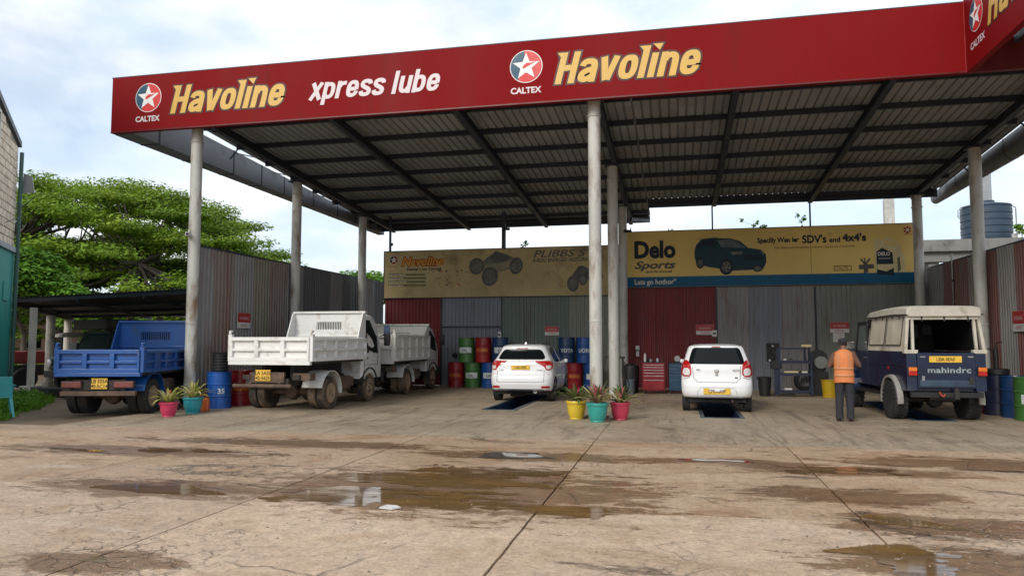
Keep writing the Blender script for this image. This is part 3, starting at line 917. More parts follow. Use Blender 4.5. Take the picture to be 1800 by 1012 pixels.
def draw_text(s, O, u, v, n, size, xs, shear, w, mat, parent, name, z=0.004, grow=0.0, spur=False, track=0.0):
    """stroke letters as thin flat shapes on a board"""
    O, u, v, n = Vector(O), Vector(u), Vector(v), Vector(n)
    mb = MB(); x0 = 0.0; lay = 0
    def T(p, h):
        return O + u * ((p[0] + shear * p[1] / xs) * xs * size) + v * (p[1] * size) + n * h
    for ch in s:
        adv, strokes = GL[ch]
        for pts, smooth, closed in strokes:
            p = chaikin(pts, 2, bool(closed)) if smooth else pts
            p = [(a[0] + x0, a[1]) for a in p]
            Lf, Rt = stroke_quads(p, w + grow, bool(closed), grow / 2)
            h = z + .0012 * (lay % 3); lay += 1
            k = len(p)
            vs = [T(q, h) for q in Lf] + [T(q, h) for q in Rt]
            fs = [(i, k + i, k + (i + 1) % k, (i + 1) % k) for i in range(k if closed else k - 1)]
            mb.add(vs, fs)
        if spur and ch in 'Hl':
            h = z + .0012 * 3
            g_ = grow / 2
            mb.add([T(q, h) for q in [(x0 - .10 - g_, 1 + g_), (x0 + .12, 1 + g_), (x0 + .12, .80 - g_ * .5), (x0 + .01 - g_, .87 - g_)]], [(0, 1, 2, 3)])
        if spur and ch == 'i':
            h = z + .0012 * 3
            g_ = grow / 2
            mb.add([T(q, h) for q in [(x0 - .02 - g_ * 1.6, 1.04 + g_), (x0 + .26 + g_, 1.04 + g_), (x0 + .2 + g_, .83 - g_)]], [(0, 1, 2)])
        x0 += adv + track
    return mb.build(name, mat, parent, fix=False)

def emblem(O, u, v, n, R, parent, flip=1):
    """round badge: white ring, teal left, red right, white folded star"""
    O, u, v, n = Vector(O), Vector(u), Vector(v), Vector(n)
    def disc(r, h, a0, a1, mat, nm, extra=None):
        pts = [(r * math.cos(a0 + (a1 - a0) * k / 36), r * math.sin(a0 + (a1 - a0) * k / 36)) for k in range(37)]
        if extra: pts = pts[:-1] if abs(a1 - a0 - 2 * PI) < 1e-6 else pts + extra
        elif abs(a1 - a0 - 2 * PI) < 1e-6: pts = pts[:-1]
        mb = MB(); mb.add([O + u * p[0] + v * p[1] + n * h for p in pts], [tuple(range(len(pts)))])
        return mb.build(nm, mat, parent)
    disc(R, .003, 0, 2 * PI, M_white_sign, 'emblem_ring')
    disc(R * .95, .0055, 0, 2 * PI, M_logo_red, 'emblem_disc')
    star = []
    for k in range(10):
        r = R * (.86 if k % 2 == 0 else .36)
        a = PI / 2 + k * PI / 5
        star.append((r * math.cos(a), r * math.sin(a)))
    a0 = math.radians(97); a1 = math.radians(238)
    disc(R * .95, .008, a0, a1, M_logo_teal, 'emblem_quarter', [(-.30 * R, -.3 * R), (-.05 * R, .2 * R)])
    mb = MB(); mb.add([O + u * p[0] + v * p[1] + n * .011 for p in star], [tuple(range(10))]); mb.build('emblem_star', M_white_sign, parent)
    # the red fold cutting the star's upper right
    cut = [(-.22 * R, .02 * R), (.02 * R, .22 * R), (.30 * R, .20 * R), (.62 * R, .27 * R), (-.18 * R, -.14 * R)]
    mb = MB(); mb.add([O + u * p[0] + v * p[1] + n * .0135 for p in cut], [tuple(range(5))]); mb.build('emblem_fold', M_logo_red, parent)

FONT = None
def txt(s, O, u, v, n, size, mat, parent, name='lettering', xs=1.0, shear=0.0, bold=0.0, h=0.004, align='LEFT', space=1.0, fit=None):
    """flat printed text from the built-in typeface, as one mesh"""
    cu = bpy.data.curves.new('t', 'FONT')
    cu.body = s; cu.size = size; cu.shear = shear; cu.offset = bold; cu.align_x = align; cu.fill_mode = 'FRONT'
    cu.space_character = space; cu.resolution_u = 3
    ob = bpy.data.objects.new('t', cu)
    me = bpy.data.meshes.new_from_object(ob)
    bpy.data.objects.remove(ob); bpy.data.curves.remove(cu)
    O, u, v, n = Vector(O), Vector(u), Vector(v), Vector(n)
    if fit and len(me.vertices):
        xx = [p.co.x for p in me.vertices]; xs = fit / (max(xx) - min(xx))
    for p in me.vertices:
        c = p.co
        p.co = O + u * (c.x * xs) + v * c.y + n * h
    me.materials.clear(); me.materials.append(mat)
    me.name = name
    o = bpy.data.objects.new(name, me)
    return link(o, parent)

UX, UZ, NY = (1, 0, 0), (0, 0, 1), (0, -1, 0)

# fascia writing
def fascia_set(xe, xh, parent):
    emblem((xe, FY, 7.52), UX, UZ, NY, 0.36, parent)
    txt('CALTEX', (xe - .345, FY, 6.935), UX, UZ, NY, 0.185, M_letter_white, parent, xs=.98, bold=.006)
    draw_text('Havoline', (xh - .02, FY, 7.075), UX, UZ, NY, 0.68, 1.13, .25, .178, M_letter_dark, parent, 'lettering_outline', z=.003, grow=.10, spur=True, track=.01)
    draw_text('Havoline', (xh - .02, FY, 7.075), UX, UZ, NY, 0.68, 1.13, .25, .178, M_gold, parent, 'lettering', z=.008, spur=True, track=.01)
fascia_set(-12.48, -11.86, fascia)
fascia_set(-3.09, -2.47, fascia)
draw_text('xpress lube', (-8.22, FY, 7.14), UX, UZ, NY, 0.525, 1.135, .23, .165, M_letter_white, fascia, 'lettering', z=.005)
UY, NX = (0, -1, 0), (-1, 0, 0)
emblem((5.46, 14.74, 7.60), UY, UZ, NX, 0.31, fascia2)
txt('CALTEX', (5.46, 15.04, 7.02), UY, UZ, NX, 0.175, M_letter_white, fascia2, bold=.005)
draw_text('Havoline', (5.46, 14.26, 7.16), UY, UZ, NX, 0.66, 1.13, .25, .178, M_letter_dark, fascia2, 'lettering_outline', z=.003, grow=.10, spur=True, track=.01)
draw_text('Havoline', (5.46, 14.26, 7.16), UY, UZ, NX, 0.66, 1.13, .25, .178, M_gold, fascia2, 'lettering', z=.008, spur=True, track=.01)

# ------------------------------------------------------------------ advertising boards
M_bn = PM('banner_faded', (0.44, 0.35, 0.175), 0.5, spec=0.12, var=0.22, scale=0.6, dirt=(0.13, 0.11, 0.065), damt=0.42, dscale=0.9, fine=0.06)
M_bn2 = PM('banner_gold', (0.72, 0.52, 0.17), 0.42, spec=0.12, var=0.12, scale=0.4, dirt=(0.33, 0.26, 0.12), damt=0.15, fine=0.03)
M_bn_blue = PM('banner_blue', (0.012, 0.10, 0.20), 0.4, spec=0.12, var=0.1)
M_ink = PM('ink_navy', (0.022, 0.03, 0.045), 0.5, spec=0.12, var=0.15)
M_ink_grey = PM('ink_grey', (0.10, 0.10, 0.095), 0.5, spec=0.12, var=0.25, scale=3)
M_ink_mid = PM('ink_mid', (0.16, 0.155, 0.13), 0.5, spec=0.12, var=0.3, scale=3)
M_ink_olive = PM('ink_olive', (0.13, 0.14, 0.07), 0.5, spec=0.12, var=0.2)
M_ink_orange = PM('ink_orange', (0.62, 0.30, 0.05), 0.5, spec=0.12, var=0.15)
M_ink_red = PM('ink_red', (0.30, 0.035, 0.03), 0.5, spec=0.12, var=0.2)
M_ink_white = PM('ink_white', (0.62, 0.60, 0.52), 0.5, spec=0.12, var=0.1)
M_ink_teal = PM('ink_teal', (0.012, 0.042, 0.058), 0.35, spec=0.12, var=0.3, scale=3)
M_ink_brown = PM('ink_brown', (0.18, 0.09, 0.04), 0.5, spec=0.12, var=0.2)
M_ink_cream = PM('ink_cream', (0.62, 0.52, 0.28), 0.45, spec=0.12, var=0.1)
def flat(pts, h, mat, nm, parent, Yf):
    """flat print: list of (X,Z) outline on a board whose front is at Y=Yf"""
    mb = MB(); mb.add([(p[0], Yf - h, p[1]) for p in pts], [tuple(range(len(pts)))])
    return mb.build(nm, mat, parent)
def ell(cx, cz, rx, rz, n=24, rot=0.0):
    return [(cx + rx * math.cos(t) * math.cos(rot) - rz * math.sin(t) * math.sin(rot), cz + rx * math.cos(t) * math.sin(rot) + rz * math.sin(t) * math.cos(rot)) for t in [2 * PI * k / n for k in range(n)]]

# left, weathered
B1 = thing('advertising_banner', 'weathered mustard banner with a buggy and faded lettering on the back wall', 'banner')
YB1 = 25.90
def b1(cx, cy):
    X = -10.66 + ((cx / 4.2175 + 660) - 677) * .02113
    top = 190 - (cx - 75) * .0265; bot = 525 - (cx - 75) * .004
    return (X, 4.95 - (cy - top) / (bot - top) * 1.73)
mb = MB(); mb.box(-10.66, -1.95, YB1, YB1 + .05, 3.22, 4.95); bd = mb.build('board', M_bn, B1)
mb = MB(); mb.box(-10.69, -1.92, YB1 - .01, YB1 + .06, 3.19, 3.218); mb.box(-10.69, -1.92, YB1 - .01, YB1 + .06, 4.952, 4.975); mb.box(-10.69, -10.662, YB1 - .01, YB1 + .06, 3.22, 4.95); mb.build('frame', M_steel_dark, B1)
def B1f(pts, h, mat, nm): return flat([b1(*p) for p in pts], h, mat, nm, B1, YB1)
ex, ez = b1(146, 250)
for r, h, m_, n_ in ((.17, .003, M_ink_white, 'badge_ring'), (.155, .005, M_ink_red, 'badge_disc')):
    flat(ell(ex, ez, r, r), h, m_, n_, B1, YB1)
flat([(ex + .155 * math.cos(t), ez + .155 * math.sin(t)) for t in np.linspace(PI * .55, PI * 1.3, 14)], .007, M_ink, 'badge_half', B1, YB1)
flat([(ex + (.13 if k % 2 == 0 else .055) * math.cos(PI / 2 + k * PI / 5), ez + (.13 if k % 2 == 0 else .055) * math.sin(PI / 2 + k * PI / 5)) for k in range(10)], .009, M_ink_white, 'badge_star', B1, YB1)
def b1txt(s, cx, cy, size, mat, h=.004, **k):
    X, Z = b1(cx, cy); return txt(s, (X, YB1, Z), UX, UZ, NY, size, mat, B1, h=h, **k)
b1txt('Navoline', 206, 293, .46, M_ink_red, .003, bold=.04, shear=.25, fit=1.68)
b1txt('Navoline', 206, 293, .46, M_ink_orange, .007, bold=.012, shear=.25, fit=1.63)
b1txt('Foroor r ror Corrupi', 250, 327, .145, M_ink, bold=.006, fit=1.33)
b1txt('ROO 3330', 110, 303, .07, M_ink_red)
for k, w_ in enumerate((290, 296, 292, 296)):
    y = 350 + k * 26
    B1f([(104, y), (104 + w_, y), (104 + w_, y + 13), (104, y + 13)], .003, M_ink_olive, 'text_bar')
    b1txt(('noors wenl rotal ond', 'dosol werc petrol', 'sooos corro dinl wero', 'hovy dury ergonos')[k], 110, y + 12, .06, M_ink_white, .006, bold=.002, xs=1.25)
# buggy print
B1f([(815, 285), (860, 235), (930, 185), (1000, 205), (1075, 240), (1100, 262), (1075, 290), (1030, 318), (940, 345), (870, 350), (830, 325)], .003, M_ink_mid, 'buggy_body')
B1f([(880, 235), (930, 186), (1000, 206), (1040, 232), (985, 262), (920, 258)], .005, M_ink_grey, 'buggy_hood')
B1f([(845, 290), (985, 268), (1060, 245), (1040, 300), (945, 340), (880, 345)], .005, PM('ink_tan', (0.25, 0.22, 0.15), 0.5, spec=0.12, var=.2), 'buggy_side')
for cx, cy, rx, ry in ((785, 297, 56, 60), (885, 373, 62, 66), (1080, 295, 48, 60)):
    X, Z = b1(cx, cy); sx = rx / 4.2175 * .02113; sz = ry / 335 * 1.73
    flat(ell(X, Z, sx, sz, rot=-.2), .007, M_ink_grey, 'buggy_tyre', B1, YB1)
    flat(ell(X + .02, Z - .01, sx * .68, sz * .70, rot=-.2), .009, M_ink_mid, 'buggy_rim', B1, YB1)
    for q in range(6):
        a = q * PI / 3
        flat([(X + .02 + math.cos(a + d) * sx * r_, Z - .01 + math.sin(a + d) * sz * r_) for d, r_ in ((-.15, .2), (-.12, .6), (.12, .6), (.15, .2))], .011, M_ink_grey, 'buggy_spoke', B1, YB1)
b1txt('PLIBBS S', 1200, 232, .36, M_ink_grey, shear=.3, bold=.004, fit=1.9)
b1txt('A-ROU ENERGED NOTORA', 1200, 268, .19, M_ink_grey, shear=.15, bold=.006, fit=2.0)
for cx, cy, r_ in ((1490, 430, 50), (1560, 400, 36)):
    X, Z = b1(cx, cy)
    flat(ell(X, Z, r_ / 4.2175 * .02113 * .85, r_ / 335 * 1.73 * 1.1), .005, M_ink_grey, 'quad_tyre', B1, YB1)
    flat(ell(X, Z, r_ / 4.2175 * .02113 * .5, r_ / 335 * 1.73 * .65), .007, M_ink_mid, 'quad_rim', B1, YB1)
B1f([(1475, 380), (1530, 300), (1560, 295), (1620, 330), (1690, 310), (1700, 390), (1560, 410)], .003, M_ink_grey, 'quad_body')
for _ in range(26):   # rust spots and torn patches
    X, Z = b1(random.uniform(410, 760), random.uniform(315, 450)); r_ = random.uniform(.012, .04)
    flat(ell(X, Z, r_, r_ * random.uniform(.6, 1.2), 7), .0125, random.choice([M_ink_brown, M_ink, M_ink_red]), 'stain', B1, YB1)

# right, newer
B2 = thing('advertising_banner', 'clean gold banner picturing a dark car and an oil jug, on the back wall', 'banner')
YB2 = 25.86
def b2(cx, cy):
    t = (cx - 65) / 1640.0
    top = 97 - 59 * t; bot = 405 - 30 * t
    return (-1.72 + 9.3 * t, 5.39 - (cy - top) / (bot - top) * 1.91)
mb = MB(); mb.box(-1.72, 7.58, YB2, YB2 + .05, 3.47, 5.39); mb.build('board', M_bn2, B2)
MB().box(-1.72, 7.58, YB2 - .004, YB2 - .001, 3.474, 3.82).build('blue_band', M_bn_blue, B2)
mb = MB(); mb.box(-1.75, 7.61, YB2 - .01, YB2 + .06, 3.44, 3.468); mb.box(-1.75, 7.61, YB2 - .01, YB2 + .06, 5.392, 5.415); mb.build('frame', M_steel_dark, B2)
MB().box(4.36, 4.372, YB2 - .0035, YB2 - .001, 3.83, 5.38).build('seam', M_ink_olive, B2)
def b2txt(s, cx, cy, size, mat, h=.006, **k):
    X, Z = b2(cx, cy); return txt(s, (X, YB2, Z), UX, UZ, NY, size, mat, B2, h=h, **k)
def B2f(pts, h, mat, nm): return flat([b2(*p) for p in pts], h, mat, nm, B2, YB2)
b2txt('Delo', 118, 240, .80, M_ink, bold=.035, fit=1.40)
b2txt('Sports', 120, 302, .36, M_ink_grey, shear=.3, bold=.012, fit=1.40)
b2txt('cprmTin oiLLuced', 188, 324, .12, M_ink_grey, bold=.004, shear=.1, fit=.89)
b2txt("Lata go hothor''", 120, 390, .24, M_ink_white, .008, bold=.006, fit=1.40)
b2txt('Specilly Wen ler', 842, 152, .235, M_ink, bold=.008, fit=1.32)
b2txt("SDV's", 1092, 152, .36, M_ink, bold=.012, fit=.75)
b2txt('and', 1240, 146, .23, M_ink, bold=.008, fit=.34)
b2txt("4x4's", 1312, 140, .33, M_ink, bold=.013, fit=.73)
b2txt('Fow dadturuprtes ofshicu a siartrin crgy bv tus crontiorms', 935, 186, .118, M_ink_brown, fit=2.5)
# the pictured four wheel drive
B2f([(480, 195), (490, 165), (520, 135), (600, 125), (690, 127), (740, 140), (790, 180), (860, 190), (888, 215), (890, 260), (872, 300), (800, 305), (700, 310), (560, 290), (490, 272), (480, 235)], .003, M_ink_teal, 'pictured_car_body')
B2f([(610, 138), (690, 132), (730, 146), (775, 180), (640, 178)], .005, PM('ink_window', (0.12, 0.15, 0.155), 0.4, spec=0.12, var=.3), 'pictured_windscreen')
B2f([(500, 178), (525, 142), (548, 138), (545, 172)], .005, M_ink, 'pictured_window')
B2f([(552, 172), (556, 138), (596, 134), (608, 172)], .005, M_ink, 'pictured_window')
B2f([(685, 205), (760, 200), (752, 216), (700, 220)], .005, M_ink_mid, 'pictured_headlamp')
B2f([(862, 198), (880, 204), (878, 218), (866, 214)], .005, M_ink_mid, 'pictured_headlamp')
B2f([(760, 222), (868, 226), (862, 250), (770, 250)], .005, M_ink, 'pictured_grille')
B2f([(500, 132), (610, 120), (612, 124), (505, 136)], .005, M_ink_mid, 'pictured_roof_rail')
for cx, cy, rx, ry in ((512, 268, 24, 30), (662, 288, 40, 44), (840, 295, 28, 20)):
    X, Z = b2(cx, cy); sx, sz = rx / 1640 * 9.3, ry / 308 * 1.91
    flat(ell(X, Z, sx, sz), .007, M_ink, 'pictured_tyre', B2, YB2)
    flat(ell(X, Z, sx * .66, sz * .66), .009, M_ink_mid, 'pictured_rim', B2, YB2)
    for q in range(5):
        a = q * 2 * PI / 5 + .3
        flat([(X + math.cos(a + d) * sx * r_, Z + math.sin(a + d) * sz * r_) for d, r_ in ((-.28, .3), (-.22, .6), (.22, .6), (.28, .3))], .011, M_ink, 'pictured_spoke', B2, YB2)
# oil jug, spray figure, small badges
B2f([(1480, 130), (1505, 126), (1512, 140), (1545, 124), (1600, 140), (1618, 160), (1620, 185), (1636, 230), (1638, 335), (1625, 350), (1490, 352), (1480, 340)], .003, M_ink_cream, 'pictured_jug')
B2f([(1530, 148), (1548, 136), (1596, 150), (1604, 164), (1545, 162)], .005, M_bn2, 'jug_handle_gap')
B2f([(1490, 200), (1520, 178), (1575, 205), (1580, 335), (1490, 330)], .005, M_ink, 'jug_label')
B2f([(1492, 272), (1580, 270), (1580, 290), (1540, 312), (1492, 300)], .007, M_ink_cream, 'jug_stripe')
B2f([(1598, 235), (1612, 226), (1616, 300), (1600, 318)], .005, M_ink_olive, 'jug_grip')
b2txt('DELO', 1496, 222, .155, M_ink_white, .009, bold=.006, xs=.95)
b2txt('ouvemouni', 1500, 242, .08, M_ink_white, .009)
B2f([(1260, 280), (1356, 278), (1356, 308), (1260, 310)], .003, M_ink_brown, 'badge_frame')
B2f([(1264, 284), (1352, 282), (1352, 304), (1264, 306)], .005, M_bn2, 'badge_field')
b2txt('CALTS', 1268, 303, .15, M_ink_brown, .008, xs=.9)
for p0, p1, w_ in (((1405, 240), (1430, 275), 5), ((1430, 275), (1425, 235), 4), ((1430, 275), (1455, 238), 5), ((1395, 288), (1475, 282), 13), ((1432, 275), (1432, 325), 12), ((1432, 320), (1420, 360), 5), ((1434, 320), (1460, 360), 5), ((1420, 360), (1462, 360), 4)):
    d = Vector((p1[0] - p0[0], p1[1] - p0[1])).normalized(); nn = Vector((-d.y, d.x)) * w_
    B2f([(p0[0] + nn.x, p0[1] + nn.y), (p1[0] + nn.x, p1[1] + nn.y), (p1[0] - nn.x, p1[1] - nn.y), (p0[0] - nn.x, p0[1] - nn.y)], .003 + .001 * random.random(), M_ink_grey if p0[1] < 320 else M_ink_white, 'pictured_gadget')
X, Z = b2(1657, 75)
flat(ell(X, Z, .115, .115), .003, M_ink_red, 'badge_disc', B2, YB2)
flat(ell(X, Z, .05, .05), .0065, M_ink_white, 'badge_star', B2, YB2)
for q in range(6):
    a = q * PI / 3
    flat(ell(X + .09 * math.cos(a), Z + .09 * math.sin(a), .02, .02, 6), .005, M_ink_cream, 'badge_notch', B2, YB2)
b2txt('CALTEX', 1636, 106, .075, M_ink_red, .006)

# posts that carry the banners up to the roof, seen above their top edges
def post(x, z0, z1, label, w=.07):
    o = MB().box(x - w / 2, x + w / 2, 26.0 + .06, 26.06 + w, z0, z1).build('banner_post', M_steel_dark)
    return tag(o, label, 'post', 'steel posts behind the banners')
post(-10.52, 0, zr(26) + .2, 'thin steel post at the left end of the weathered banner')
post(-6.12, 0, zr(26) + .2, 'thicker dark post above the middle of the weathered banner', .13)
post(1.25, 0, zr(25.7) + .1, 'thin steel post above the pictured car on the gold banner', .05)
post(4.41, 0, zr(25.7) + .1, 'thin steel post above the slogan on the gold banner', .05)

# ------------------------------------------------------------------ small wall signs and fittings
M_sign_red = PM('notice_red', (0.42, 0.02, 0.025), 0.45, var=0.12, dirt=(0.2, .06, .05), damt=.2)
M_sign_white = PM('notice_white', (0.60, 0.58, 0.55), 0.5, var=0.1, dirt=(0.35, .3, .25), damt=.25)
def notice(loc, label, w=.66, h=.36, rz=0.0, words_=('NO SMOKING', 'AUTHORISED')):
    r = thing('notice_sign', label, 'sign', loc, rz, 'red and white notices on the walls')
    MB().box(-w / 2, w / 2, -.012, 0, -h / 2, h / 2).build('plate', M_sign_white, r)
    MB().box(-w / 2 + .004, w / 2 - .004, -.015, -.0125, -h * .12, h / 2 - .004).build('red_field', M_sign_red, r)
    txt(words_[0], (0, -.0155, h * .06), UX, UZ, NY, h * .26, M_sign_white, r, h=.002, align='CENTER', xs=w / h * .42)
    txt(words_[1], (0, -.0125, -h * .38), UX, UZ, NY, h * .2, M_sign_red, r, h=.002, align='CENTER', xs=w / h * .42)
    return r
notice((-4.32, 25.94, 1.98), 'red and white notice on the green sheets above the white crossover', .5, .32)
notice((.93, 25.94, 2.0), 'red and white notice on the red sheets above the small hatchback', .58, .34)
notice((5.19, 25.94, 2.06), 'red and white notice above the standing man', .58, .34)
notice((-11.55, 18.15, 2.17), 'red and white notice on the left grey fence', .62, .42, PI / 2)
notice((7.73, 19.25, 2.07), 'red and white notice on the right maroon fence', .62, .48, -PI / 2)
pp = MB().box(-.18, .18, -.006, 0, -.14, .16).build('paper_sheet', M_sign_white)
pp.location = (5.16, 25.94, 1.72); tag(pp, 'plain white paper sheet taped up under the notice', 'paper')
M_box_white = PM('box_white', (0.6, 0.6, 0.58), 0.5, var=.08)
def wbox(name, x, z, w, h, d, label, cat, mat, y=25.95):
    r = thing(name, label, cat, (x, y, z))
    MB().box(-w / 2, w / 2, -d, 0, -h / 2, h / 2).build('casing', mat, r, bevel=.01)
    MB().box(-w * .3, w * .3, -d - .012, -d - .001, -h * .12, h * .12).build('cover', M_black if mat is not M_black else M_box_white, r)
    return r
wbox('switch_box', -6.22, 1.84, .13, .24, .08, 'white switch box on the post beside the green sheets', 'switch', M_box_white)
wbox('switch_box', -1.9, 1.99, .2, .16, .08, 'small pale junction box behind the centre columns', 'switch', M_box_white)
wbox('switch_box', 1.24, 1.87, .16, .22, .08, 'white switch box at the right end of the red sheets', 'switch', M_box_white)
r = thing('soap_dispenser', 'white wall dispenser on the red sheets above the red tool chest', 'dispenser', (-1.33, 25.95, 1.28))
MB().box(-.07, .07, -.1, 0, .02, .18).build('tank', M_box_white, r, bevel=.02)
MB().box(-.055, .055, -.09, 0, -.2, .0).build('holder', M_box_white, r, bevel=.02)
MB().lathe([(.035, -.02), (.035, .02)], 12, (0, -.1, .02)).build('nozzle', M_black, r)
# door padlock plate on the blue-grey sheets
r = thing('door_latch', 'round black latch on the blue-grey wall sheets', 'latch', (-7.9, 25.94, 1.1))
MB().lathe([(.09, 0), (.1, -.03), (.06, -.06)], 14, (0, 0, 0), 'y').build('plate', M_black, r)
MB().box(-.02, .02, -.12, -.05, -.09, .05).build('lever', M_black, r)
# CCTV cameras
def cctv(loc, rz, label, mat=M_box_white):
    r = thing('security_camera', label, 'camera', loc, rz, 'security cameras under the roof')
    MB().box(-.045, .045, -.22, .06, -.045, .045).build('housing', mat, r, bevel=.012)
    MB().lathe([(.035, -.23), (.035, -.221)], 12, (0, 0, 0), 'y').build('lens', M_black, r)
    mb = MB(); mb.tube([(0, .03, .04), (0, .06, .14)], .015, 6); mb.build('bracket', mat, r)
cctv((-11.42, 15.53, 4.15), .5, 'white security camera on the left front column')
cctv((-10.4, 25.85, 5.2), .6, 'dark security camera above the left end of the weathered banner', M_black)
cctv((-5.9, 25.85, 5.65), -.9, 'dark security camera beside the thick banner post', M_black)
cctv((-1.5, 25.0, 5.3), -.9, 'dark security camera on the rear centre column', M_black)

# ------------------------------------------------------------------ drums
def drum_mats(nm, c):
    return PM('drum_' + nm, c, 0.38, var=0.12, scale=3, dirt=tuple(x * .45 + .03 for x in c), damt=.42, dscale=3.5, coat=.1, bump=.1)
D_BLUE = drum_mats('blue', (0.008, 0.06, 0.24)); D_RED = drum_mats('red', (0.25, 0.008, 0.012)); D_GREEN = drum_mats('green', (0.045, 0.14, 0.03))
D_DBLUE = drum_mats('darkblue', (0.008, 0.035, 0.11)); D_NAVY = drum_mats('navy', (0.012, 0.016, 0.045))
M_lbl = PM('drum_label', (0.55, 0.60, 0.60), 0.5, var=0.1)
M_lbl_o = PM('drum_orange', (0.60, 0.20, 0.02), 0.5, var=0.1)
def drum(loc, mat, label, style, rz=0.0, s=1.0, word='', group='oil drums around the workshop'):
    r = thing('oil_drum', label, 'drum', loc, rz, group)
    R, Hh = .285 * s, .87 * s
    prof = [(R - .012, .0), (R + .006, .004), (R + .006, .022), (R - .004, .03), (R - .004, .27 * s), (R + .008, .285 * s), (R + .008, .30 * s), (R - .004, .315 * s),
            (R - .004, .555 * s), (R + .008, .57 * s), (R + .008, .585 * s), (R - .004, .60 * s), (R - .004, Hh - .03), (R + .006, Hh - .022), (R + .006, Hh), (R - .012, Hh), (R - .02, Hh - .02), (.001, Hh - .022)]
    MB().lathe(prof, 28).build('shell', mat, r, smooth=35)
    MB().lathe([(.035, Hh - .02), (.035, Hh - .004)], 12, (R * .6, 0, 0)).build('bung', M_black, r)
    def arc(a0, a1, z0, z1, m_, nm, off=.0015, n=10):
        mb = MB(); a = [a0 + (a1 - a0) * k / n for k in range(n + 1)]; q = R - .004 + off
        mb.add([(q * math.cos(t), q * math.sin(t), z) for z in (z0, z1) for t in a], [(i, i + 1, n + 2 + i, n + 1 + i) for i in range(n)])
        mb.build(nm, m_, r)
    f = -PI / 2
    if style == 'label':
        arc(f - .85, f + .85, .33 * s, .52 * s, M_lbl, 'label')
        wc(word or 'OL', r, R, .36 * s, .15 * s, D_NAVY, f)
    elif style == 'word':
        wc(word or 'DELVAC', r, R, .38 * s, .14 * s, M_lbl_o, f)
    elif style == 'white':
        wc(word or '3D5', r, R, .36 * s, .17 * s, M_lbl, f)
    elif style == 'sheet':
        arc(f - .5, f + .35, .34 * s, .53 * s, M_lbl, 'label'); arc(f + .35, f + .8, .64 * s, .76 * s, M_lbl, 'label'); 
    return r
def wc(s, parent, R, z, size, mat, face):
    """word wrapped round a drum"""
    cu = bpy.data.curves.new('t', 'FONT'); cu.body = s; cu.size = size; cu.align_x = 'CENTER'; cu.offset = size * .03; cu.resolution_u = 2
    ob = bpy.data.objects.new('t', cu); me = bpy.data.meshes.new_from_object(ob)
    bpy.data.objects.remove(ob); bpy.data.curves.remove(cu)
    for p in me.vertices:
        a = face + p.co.x / R
        zz = p.co.y + z
        p.co = ((R + .0005) * math.cos(a), (R + .0005) * math.sin(a), zz)
    me.materials.clear(); me.materials.append(mat)
    return link(bpy.data.objects.new('lettering', me), parent)
YD = 25.25
drum((-7.64, YD, 0), D_RED, 'red oil drum at the left end of the lower drum row by the back wall', 'word', .1, word='BOEOL')
drum((-7.03, YD, 0), D_GREEN, 'green oil drum in the lower drum row by the back wall', 'label', 0)
drum((-6.42, YD, 0), D_BLUE, 'blue oil drum in the lower drum row left of the crossover', 'label', .2, word='OIL')
drum((-7.26, YD, .875), D_GREEN, 'green oil drum on top of the stacked row at left', 'label', .05)
drum((-6.65, YD, .875), D_RED, 'red oil drum on top of the stacked row', 'word', .1, word='ROBRE')
drum((-6.04, YD, .875), D_DBLUE, 'dull blue oil drum on top of the stack, partly behind the crossover', 'label', .3)
drum((-3.44, YD, 0), D_RED, 'red oil drum in the lower row right of the crossover', 'word', .25, word='BOEOL')
drum((-2.83, YD, 0), D_BLUE, 'blue oil drum in the lower row behind the centre column', 'label', .2)
drum((-3.70, YD, .875), D_DBLUE, 'dark blue oil drum on the upper row right of the crossover', 'white', .2, word='TOTA')
drum((-3.08, YD, .875), D_BLUE, 'blue oil drum on the upper row beside the centre column', 'white', .3, word='UORFA')
drum((-10.86, 16.1, 0), drum_mats('royal', (0.008, 0.085, 0.36)), 'bright blue oil drum by the left fence carrying a black tub', 'white', .75, word='35')
drum((-10.82, 16.95, 0), D_RED, 'red oil drum between the left fence and the white lorry', 'word', .5, word='ooloron')
drum((6.72, 18.95, 0), D_RED, 'red oil drum behind the blue jeep by the right fence', 'word', -.5)
drum((6.86, 18.3, 0), D_NAVY, 'navy oil drum by the right fence carrying a hand pump', 'plain', -.5)
drum((7.0, 17.75, 0), D_DBLUE, 'blue oil drum behind the green one by the right fence', 'plain', -.5)
drum((7.02, 17.15, 0), D_GREEN, 'green oil drum with paper labels by the right fence', 'sheet', -.45)
drum((7.0, 16.45, 0), D_RED, 'red oil drum cut by the right edge of the photo', 'word', -.5)
# black ribbed tub on the blue drum
r = thing('rubber_tub', 'small black ribbed tub standing on the bright blue drum', 'tub', (-10.86, 16.12, .872))
prof = [(.17, 0)]
for k in range(6):
    prof += [(.175, .02 + k * .07), (.19, .035 + k * .07), (.19, .055 + k * .07), (.175, .07 + k * .07)]
prof += [(.195, .45), (.195, .475), (.165, .475), (.16, .42), (.001, .42)]
MB().lathe(prof, 22).build('shell', M_black, r, smooth=35)
MB().tube([(-.19, 0, .4), (-.21, -.02, .44), (-.19, 0, .47)], .008, 6).build('handle', M_black, r)
